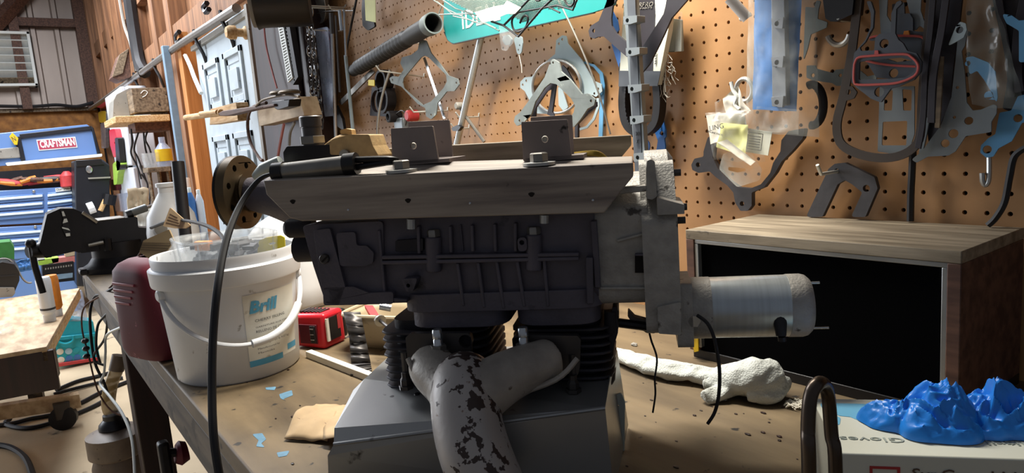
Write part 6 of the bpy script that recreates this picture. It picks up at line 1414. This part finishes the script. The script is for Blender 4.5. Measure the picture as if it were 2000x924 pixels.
p = onX(132, 352, XC+.0); ob('red_can', B(Matrix.Translation(p-Vector((0, 0, .06)))).lathe([(.05, 0), (.06, .01), (.055, .1), (.03, .13), (.02, .14)], 16), 'red_dull', label='red oil can standing at the right of the open chest tray', cat='can')
# black cabinet right of chest
bc = thing('black_cabinet', 'black metal cabinet with round badge standing right of the blue chest', 'cabinet', onX(180, 420, -6.8))
ob('body', xpl(-6.8, [(145, 314), (200, 311), (214, 322), (216, 560), (150, 560)], .34), 'chest_dark', bc, bevel=.012)
ob('top_lip', xpl(-6.79, [(147, 313), (198, 310), (204, 322), (150, 326)], .02), 'black_plastic', bc, bevel=.005); ob('shelf_edge', xpl(-6.78, [(172, 347), (216, 345), (216, 348), (173, 350)], .03), 'gray_box', bc, sm=0)
ob('badge', B(MX(-6.79) @ Matrix.Translation((*hit(MX(-6.79), 174, 331), 0))).lathe([(.024, 0), (.024, .006), (.018, .008)], 16, sy=1.3), 'steel', bc)
for i, (x0_, y0_, x1_, y1_, r, m, lb) in enumerate(((172, 408, 184, 404, .05, 'plastic_bottle', 'white bottle lying behind the vise on the black cabinet'), (196, 412, 206, 390, .02, 'wood_pine', 'pine stick leaning behind the vise'), (212, 400, 216, 380, .05, 'black_metal', 'black post behind the vise'))):
    ob('cabinet_item', B().tube([onX(x0_, y0_, -6.77), onX(x1_, y1_, -6.77)], r, 10), m, label=lb, cat='item')
# ---- vise on the bench corner
XV = -2.74
vz = thing('bench_vise', 'heavy black bench vise bolted on the far corner of the bench', 'vise', onX(200, 530, XV))
zv = Zm(50, 380, 5.133)
def vpl(d, out, th, **k): return B().plate(MX(XV+d), out, th, **k)
ob('moving_jaw', vpl(.05, zv((150,470),(215,200),(350,140),(480,140),(570,180),(560,590),(490,570),(200,640),(130,540)), .13, fil=5), 'black_metal', vz, bevel=.008)
ob('fixed_body', vpl(.045, zv((540,165),(720,275),(990,235),(1120,225),(1130,330),(1290,340),(1290,470),(1100,480),(1080,520),(550,590)), .12, fil=3), 'black_metal', vz, bevel=.006)
ob('anvil', vpl(.05, zv((690,262),(1000,228),(990,240),(700,275)), .13), 'steel_worn', vz, bevel=.002)
ob('jaw_edge', B().tube([onX(x, y, XV+.055) for x, y in zv((570,180),(650,230),(720,278))], .006, 6), 'steel_worn', vz)
ob('lock_lever', B().tube([onX(x, y, XV+.07) for x, y in zv((630,510),(780,478))], .006, 8), 'steel_worn', vz); ob('lock_bolt', B().tube([onX(x, y, XV+.07) for x, y in zv((820,440),(830,560))], .012, 8), 'black_metal', vz)
pbv = onX(210, 505, XV); 
ob('swivel_base', B(Matrix.Translation((XV-.01, .29, BZ))).lathe([(.12, 0), (.12, .018), (.10, .03), (.085, .05), (.085, .10)], 36), 'black_metal', vz)
ob('base_ear', B().box(XV-.04, XV+.04, .16, .42, BZ, BZ+.02), 'black_metal', vz, bevel=.006)
ob('screw_knob', B().ell(onX(60, 476, XV+.03), (.016, .016, .016), 12), 'black_metal', vz); ob('handle_bar', B().tube([onX(61, 482, XV+.03), onX(68, 520, XV+.03), onX(84, 572, XV+.03)], .010, 10), 'black_metal', vz)
ob('screw_boss', B().tube([onX(56, 492, XV+.03), onX(95, 486, XV+.0)], [.022, .03], 14), 'black_metal', vz)
vs_ = thing('striped_tag', 'black and white striped tag hanging on the vise jaw', 'tag', onX(128, 462, XV+.06))
ob('tag_sheet', vpl(.058, zv((345,150),(370,140),(440,300),(455,415),(405,425),(370,340),(380,240)), .002), 'black_plastic', vs_, sm=0)
for q_ in (((362,170),(382,168),(400,215),(372,218)), ((385,245),(412,240),(425,275),(372,290)), ((365,325),(430,340),(448,362),(368,340)), ((400,390),(445,385),(448,415),(408,420))): ob('white_stripe', vpl(.0595, zv(*q_), .002), 'white', vs_, sm=0)
ht = thing('ratchet_handle', 'grey ratchet handle lying on top of the vise body', 'handle', onX(270, 410, XV))
ob('grip', B().tube([onX(250, 418, XV+.02), onX(285, 406, XV+.0)], .014, 12), 'gasket_steel', ht); ob('grip_end', B().tube([onX(247, 420, XV+.02), onX(258, 416, XV+.02)], .016, 12), 'black_plastic', ht); ob('neck', B().tube([onX(285, 406, XV), onX(310, 398, XV-.02)], .006, 10), 'steel', ht)
bw_ = thing('black_wrench', 'black ratchet wrench lying on the bench in front of the vise', 'wrench', onZ(210, 522, BZ))
ob('handle', B().tube([onZ(188, 529, BZ+.009), onZ(212, 521, BZ+.011)], [.009, .007], 10), 'black_plastic', bw_)
for x, y in ((220, 520), (230, 516)): ob('head', B(Matrix.Translation(onZ(x, y, BZ+.0))).lathe([(.018, .002), (.022, .006), (.022, .028), (.016, .034)], 18), 'black_plastic', bw_)
# ---- white jug with neck and black pipe behind pail
jj = onZ(352, 545, BZ); ob_j = thing('oil_jug', 'white plastic oil jug behind the pail with black pipe in front', 'jug', jj)
rj_ = .073
ob('jug_body', B(Matrix.Translation(jj)).lathe([(rj_*.9, 0), (rj_, .01), (rj_, .15), (rj_*.9, .20), (rj_*.55, .245), (.028, .265), (.026, .268)], 32), 'plastic_bottle', ob_j, sm=50)
ob('jug_neck', B(Matrix.Translation(jj)).lathe([(.026, .262), (.026, .285), (.031, .286), (.031, .297), (.024, .298)], 20), 'plastic_bottle', ob_j)
va = atan2(-jj.y, -jj.x)
ob('round_emblem', B(frame(jj+Vector((cos(va-.45)*rj_, sin(va-.45)*rj_, .165)), (-sin(va-.45), cos(va-.45), 0), (0, 0, 1))).lathe([(.018, -.004), (.018, .002), (.014, .003)], 20), 'gray_box', ob_j)
pj0 = atD(372, 560, 1.62); pj1 = atD(347, 316, 1.62); dpj = (pj1-pj0); kk = (BZ-pj1.z)/(pj0.z-pj1.z); pj0 = pj1+(pj0-pj1)*kk
bp_ = thing('black_pipe', 'upright black plastic pipe standing behind the pail', 'pipe', pj0); du = (pj1-pj0).normalized(); LP = (pj1-pj0).length
MP = frame(pj0, du.orthogonal(), du.cross(du.orthogonal()))
ob('pipe_body', B(MP).lathe([(.018, 0), (.0165, .0), (.0165, LP*.45), (.0145, LP*.451), (.0145, LP), (.011, LP), (.011, LP-.05)], 24, caps=False), 'black_plastic', bp_)
ob('inner_liner', B(MP).lathe([(.008, LP-.05), (.008, LP-.002), (.006, LP-.002), (.006, LP-.05)], 16, caps=False), 'gray_box', bp_)
# ---- timber arms fixed by the door
YA = .80
ta = thing('dowel_block', 'pine block with a pale dowel rod through it in front of the white door', 'block', onY(435, 240, YA))
ob('block', B().plate(MW(YA), zc((205,615),(345,578),(352,600),(360,680),(200,705)), .05), 'wood_pine', ta, bevel=.002); ob('dowel', B().tube([onY(363, 230, YA-.03), onY(432, 220, YA-.03)], .014, 12), 'wood_pine', ta)
ob('dowel_cap', B().tube([onY(392, 222, YA-.04), onY(425, 219, YA-.04)], .010, 10), 'wood_pine', ta)
gr_ = thing('timber_end', 'pale timber block end beside the threaded stack', 'block', onY(545, 245, YA))
ob('block', B().plate(MW(YA), zc((470,600),(640,570),(705,545),(735,650),(480,712)), .06), 'wood_plytable', gr_, bevel=.002)
sc_t = thing('brown_scraper', 'long brown wooden paddle with round metal discs resting on the timber block', 'tool', onY(510, 205, YA-.05))
ob('paddle', B().plate(MW(YA-.06), zc((245,640),(270,625),(440,600),(560,585),(565,600),(450,620),(300,655),(260,655)), .03), 'wood_brown', sc_t, bevel=.003)
ob('bracket', B().plate(MW(YA-.05), zc((550,570),(650,560),(645,600),(580,620),(550,600)), .04), 'black_metal', sc_t, bevel=.003)
for (x, y, r) in ((590, 525, .030), (650, 520, .034)):
    p = onY(*zc((x, y))[0], YA-.06); ob('disc', B(Matrix.Translation(p)).lathe([(r, -.004), (r*1.02, 0), (r*.8, .006), (r*.3, .008)], 22), 'bronze', sc_t)
ob('arc_blade', B().tube([onY(*q, YA-.06) for q in zc((462,600),(500,565),(570,545),(640,535),(705,545))], .004, 6, sm=4), 'bronze', sc_t)
cable('brown_cable', [onY(*q, YA-.05) for q in zc((520,580),(440,610),(415,690),(430,800),(480,890),(500,905))], .006, 'wood_brown', 'brown cable looping down from the timber block past the white door')
for i, q in enumerate((((620,700),(600,800),(585,890)), ((680,690),(655,750),(650,820)))): cable('loose_cable', [onY(*p, YA-.0) for p in zc(*q)], .005, 'pink' if i == 0 else 'gray_box', ('pink', 'grey')[i]+' cable hanging below the timber block', sm=4)
# ---- low plywood table on castors
HT = .555
tcn = onZ(91, 677, HT); far = onZ(150, 572, HT); dxt = (far-tcn).normalized(); dyt = Vector((dxt.y, -dxt.x, 0)); 
if dyt.y > 0: dyt = -dyt
pt = thing('plywood_table', 'low rolling table with pale plywood top left of the bench', 'table', (tcn.x-.6, -.4, 0))
Mt = frame(tcn, dxt, dyt); up_ = 1 if (Mt.to_3x3() @ Vector((0, 0, 1))).z > 0 else -1
def tbx(x0_, x1_, y0_, y1_, z0_, z1_): 
    za_, zb_ = (z0_, z1_) if up_ > 0 else (-z1_, -z0_)
    return B(Mt).box(x0_, x1_, y0_, y1_, za_, zb_)
ob('table_top', tbx(0, 1.5, 0, 1.2, -.018, 0), 'wood_plytable', pt, bevel=.002)
ob('front_board', tbx(-.0, .03, -.02, 1.2, -.185, -.018), 'wood_dark', pt, bevel=.003)
ob('side_batten', tbx(.0, 1.5, .0, .02, -.06, -.018), 'wood_pine', pt, bevel=.002)
rp0 = onZ(-60, 803, .165); rp1 = onZ(155, 770, .165)
ob('base_rail', B().hexa([rp0+Vector((-.06, 0, -.07)), rp0+Vector((.0, 0, -.07)), rp1+Vector((0, 0, -.07)), rp1+Vector((-.06, 0, -.07)), rp0+Vector((-.06, 0, 0)), rp0, rp1, rp1+Vector((-.06, 0, 0))]), 'wood_plytable', pt, bevel=.003)
for x in (.70, 1.3): ob('leg', tbx(x, x+.06, .15, .21, -.46, -.018), 'wood_edge', pt, sm=0)
cp = onZ(128, 838, 0)
cs = ob('caster_fork', B().hexa([cp+Vector((-.04, -.03, .055)), cp+Vector((.02, -.03, .055)), cp+Vector((.02, .03, .055)), cp+Vector((-.04, .03, .055)), cp+Vector((-.03, -.035, .14)), cp+Vector((.03, -.035, .14)), cp+Vector((.03, .035, .14)), cp+Vector((-.03, .035, .14))]), 'steel_dark', pt, bevel=.004)
ob('caster_wheel', B(frame(cp+Vector((0, 0, .06)), (.3, 1, 0), (0, 0, 1))).lathe([(.045, -.022), (.06, -.018), (.06, .018), (.045, .022), (.02, .022)], 26), 'black_rubber', pt)
# things on the low table
def tz(x, y, h=0): return onZ(x, y, HT+h)
for i, (x, y, s, mm_, lb) in enumerate(((98, 628, 1.0, 'plastic_bottle', 'white flip-top glue bottle standing upside down on the low table'), (112, 617, .95, 'orange', 'orange and white glue bottle behind the white one on the low table'))):
    p = tz(x, y); o = thing('glue_bottle', lb, 'bottle', p); M_ = Matrix.Translation(p)
    ob('cap', B(M_).lathe([(.024*s, 0), (.026*s, .004), (.026*s, .035), (.02*s, .04)], 18, ), 'plastic_bottle', o); ob('body', B(M_).lathe([(.03*s, .035), (.042*s, .05), (.042*s, .20*s), (.036*s, .215*s), (.01, .217*s)], 22, sy=.75), mm_, o)
    if i == 0: ob('print_band', B(M_).lathe([(.0425, .06), (.0425, .07)], 22, sy=.75, caps=False), 'ink', o)
ob('clear_wrapper', crumple([(-20, 632), (22, 630), (30, 648), (-20, 660)], frame((0, 0, HT+.006), (1, 0, 0), (0, 1, 0)), .012, seed=41), 'film', label='crinkled clear wrapper lying on the low table', cat='wrapper', sm=60)
bcx = thing('black_case', 'black plastic tool case at the left edge of the low table', 'case', tz(0, 580))
p = tz(38, 556); q = tz(8, 582); 
ob('case_body', xpl(q.x, [(-40, 530), (4, 512), (28, 516), (38, 532), (38, 548), (28, 572), (-40, 580)], .3, fil=6), 'black_plastic', bcx, bevel=.015); ob('case_lip', xpl(q.x+.02, [(-40, 562), (28, 562), (30, 572), (24, 580), (-40, 584)], .1, fil=3), 'gray_box', bcx, bevel=.006)
ob('case_ridge', xpl(q.x+.004, [(-40, 542), (30, 536), (30, 539), (-40, 545)], .01), 'black_rubber', bcx)
ob('green_box', xpl(q.x-.5, [(-40, 478), (20, 472), (28, 484), (28, 522), (-40, 522)], .25, fil=3), 'green', label='green plastic box behind the black case on the low table', cat='box', bevel=.008)
p = tz(58, 530); ob('blue_wrapper', crumple([(32, 512), (66, 500), (68, 526), (34, 532)], MX(q.x-.75), .03, seed=44), 'blue_part', label='crumpled blue wrapper on the low table', cat='wrapper', solid=.004, sm=60)
cable('grey_lead', [onX(x, y, q.x-.1) for x, y in ((-10, 508), (14, 506), (30, 520), (44, 544), (54, 552), (62, 552))], .006, 'gray_box', 'grey lead curling over the black case')
bkx = q.x-.72
dt = thing('drawer_tray', 'black tray with slotted front holding paper packets on the low table', 'tray', onX(112, 550, bkx))
ob('tray_body', xpl(bkx, [(82, 518), (144, 510), (146, 548), (90, 554), (84, 550)], .25, fil=2), 'black_plastic', dt, bevel=.006); ob('tray_opening', xpl(bkx+.004, [(96, 538), (142, 533), (142, 542), (96, 548)], .01), 'bluegray', dt, sm=0)
for k in range(11): ob('slot', xpl(bkx+.004, [(88+k*5, 524-k*.7), (90.5+k*5, 523.6-k*.7), (90.5+k*5, 527-k*.7), (88+k*5, 527.4-k*.7)], .006), 'gray_box', dt, sm=0)
for i, (pts, m, lb) in enumerate((([(74, 508), (115, 503), (114, 512), (76, 519)], 'lime', 'lime green packet lying on the black tray'), ([(100, 506), (146, 500), (146, 512), (104, 516)], 'pink', 'pink packet lying on the black tray'), ([(72, 502), (86, 500), (88, 508), (74, 510)], 'white', 'small white packet on the black tray'), ([(126, 494), (146, 490), (146, 499), (128, 502)], 'cream_tub', 'tan wallet beneath the vise jaw'))):
    ob('packet', xpl(bkx-.02, pts, .12, fil=1), m, label=lb, cat='packet', bevel=.003)
# ---- teal tackle box on the floor
XT = -5.15
tk = thing('tackle_box', 'teal plastic parts case with red base standing on the floor under the benches', 'case', onX(145, 716, XT))
ob('case_body', xpl(XT, [(98, 640), (128, 622), (182, 628), (196, 702), (104, 716), (96, 670)], .14, fil=3), 'teal', tk, bevel=.008)
ob('case_lid', xpl(XT+.012, [(97, 660), (188, 650), (190, 657), (97, 668)], .03), 'teal', tk, bevel=.004)
ob('base_strip', xpl(XT+.014, [(100, 712), (194, 698), (195, 704), (102, 719)], .03), 'red_dull', tk, bevel=.003)
ob('carry_handle', B().tube([onX(x, y, XT+.02) for x, y in ((112, 658), (114, 668), (128, 672), (142, 666), (143, 656))], .008, 8, sm=3), 'teal', tk)
for (x, y, m) in ((117, 687, 'paper'), (134, 686, 'sky_pane'), (149, 684, 'teal'), (119, 703, 'paper'), (135, 700, 'blue_part'), (151, 698, 'blue_part'), (103, 690, 'paper'), (105, 706, 'paper')):
    ob('window_disc', B(MX(XT+.0) @ Matrix.Translation((*hit(MX(XT), x, y), 0))).lathe([(.020, -.002), (.020, .003), (.016, .004)], 16), m, tk)
ob('clear_bag', crumple([(124, 590), (160, 566), (172, 626), (118, 628)], MX(XT+.0), .03, seed=51), 'blister', label='clear bag of bits lying on the teal parts case', cat='bag', solid=.003, sm=60)
# ---- wires over the bench edge
def E_(pts): return [onX(x, y, X) if False else atD(x, y, D) for x, y, D in pts]
cable('brown_wire', E_([(290, 470, 1.9), (270, 500, 1.9), (236, 540, 2.0), (200, 575, 2.05), (165, 600, 2.1), (160, 640, 2.1), (172, 690, 2.1), (190, 760, 2.1), (215, 800, 2.1), (240, 812, 2.1)]), .0028, 'wood_brown', 'thin brown wire hanging over the bench end')
cable('black_wire', E_([(250, 545, 1.9), (205, 572, 2.0), (185, 580, 2.1), (176, 610, 2.1), (178, 660, 2.1), (186, 710, 2.1), (202, 745, 2.1), (212, 775, 2.1)]), .0042, 'black_rubber', 'black wire draped over the bench front edge')
cable('black_lead', E_([(252, 560, 1.85), (215, 610, 1.95), (205, 660, 2.0), (185, 690, 2.05), (186, 706, 2.05), (205, 714, 2.05)]), .0036, 'black_rubber', 'black lead looping under the bench edge')
cable('black_loop', E_([(258, 582, 1.85), (225, 600, 1.9), (200, 622, 2.0), (190, 640, 2.0), (188, 680, 2.0), (196, 710, 2.0)]), .0036, 'black_rubber', 'second black loop hanging from the bench edge')
cable('white_wire', E_([(268, 627, 1.6), (235, 640, 1.7), (208, 656, 1.8), (206, 690, 1.8), (203, 730, 1.8), (196, 750, 1.8), (215, 775, 1.75), (240, 810, 1.7), (258, 860, 1.65), (264, 940, 1.6)]), .0034, 'white', 'white wire running down in front of the bench leg')
pb_t = [pc+Vector((.03, .02, HB+.03)), atD(440, 480, 1.10), atD(428, 456, 1.16), atD(395, 438, 1.25), atD(340, 430, 1.4), atD(295, 445, 1.5)]
cable('pail_lead', [atD(444, 500, 1.16)]+pb_t[1:], .0036, 'black_rubber', 'black lead arching out of the pail to the left')
for i, (x, y) in enumerate(((166, 666), (168, 681), (169, 696))): 
    p = atD(x, y, 2.08); ob('cable_bead', B().ell(p, (.0105, .0105, .0085), 12), 'black_plastic', label=('top', 'middle', 'bottom')[i]+' black bead on the thin wire before the teal case', cat='bead')
# ---- floor cables
def fz(pts, h=.012): return [onZ(x, y, h) for x, y in pts]
for i, (pts, r, lb) in enumerate(((((-20, 832), (20, 828), (60, 818), (110, 808), (160, 786), (200, 765), (250, 745), (300, 725)), .011, 'black cable crossing the floor under the castor'), (((20, 818), (10, 828), (40, 836), (80, 832), (140, 812), (190, 790), (220, 770)), .011, 'black cable loop on the floor beside the castor'), (((110, 762), (150, 745), (190, 735), (215, 728)), .011, 'black cable running behind the low table'), (((105, 770), (150, 758), (200, 746), (240, 738)), .010, 'second black cable running behind the low table'), (((-20, 868), (20, 874), (50, 895), (66, 935)), .013, 'thick black hose curving across the near floor'), (((255, 755), (275, 748), (300, 742)), .010, 'short black cable beyond the bench leg'))):
    cable('floor_cable', fz(pts), r, 'black_rubber', lb)
# ---- brown bottle with clear tube under the bench
XBt = -2.62
pb0 = onX(228, 862, XBt); pb0.z = 0
bt = thing('brown_bottle', 'brown translucent jug with black cap and clear hose under the bench', 'jug', pb0)
zt_ = onX(228, 832, XBt).z
ob('bottle_body', B(Matrix.Translation(pb0)).lathe([(.075, 0), (.085, .01), (.085, zt_-.13), (.075, zt_-.10), (.09, zt_-.09), (.09, zt_-.02), (.04, zt_), (.03, zt_)], 28), 'brown_glass', bt, sm=40)
ob('cap', B(Matrix.Translation(pb0+Vector((0, 0, zt_)))).lathe([(.045, -.004), (.048, 0), (.045, .015), (.03, .03), (.03, .045), (.02, .05)], 18), 'black_plastic', bt)
ob('hose', B().tube([pb0+Vector((-.01, 0, zt_+.04)), onX(212, 790, XBt), onX(216, 755, XBt), onX(228, 720, XBt), onX(233, 696, XBt)], .022, 14, sm=5), 'clear_tube', bt); ob('hose_end', B().tube([onX(227, 724, XBt), onX(234, 694, XBt)], .024, 14), 'brown_glass', bt)
# ---- clamp stand with red knob
XK = -2.0
ks = thing('knob_stand', 'dark stand with a red knob on the floor under the bench', 'stand', Vector((XK, onX(322, 900, XK).y, 0)))
pk0 = onX(306, 868, XK); pk1 = onX(330, 870, XK)
ob('upright', B().box(XK-.02, XK+.02, pk0.y, pk1.y, 0, onX(318, 862, XK).z), 'black_metal', ks, bevel=.008)
a = onX(330, 884, XK); c = onX(356, 884, XK); ob('stem', B().tube([a, c], .012, 10), 'black_metal', ks); ob('knob', B().tube([onX(343, 886, XK), onX(352, 885, XK), onX(366, 880, XK)], [.026, .034, .026], 18), 'red_jug', ks)
ob('foot', B().box(XK-.15, XK+.15, pk0.y-.02, pk0.y+.22, 0, .03), 'gray_box', ks, bevel=.004)
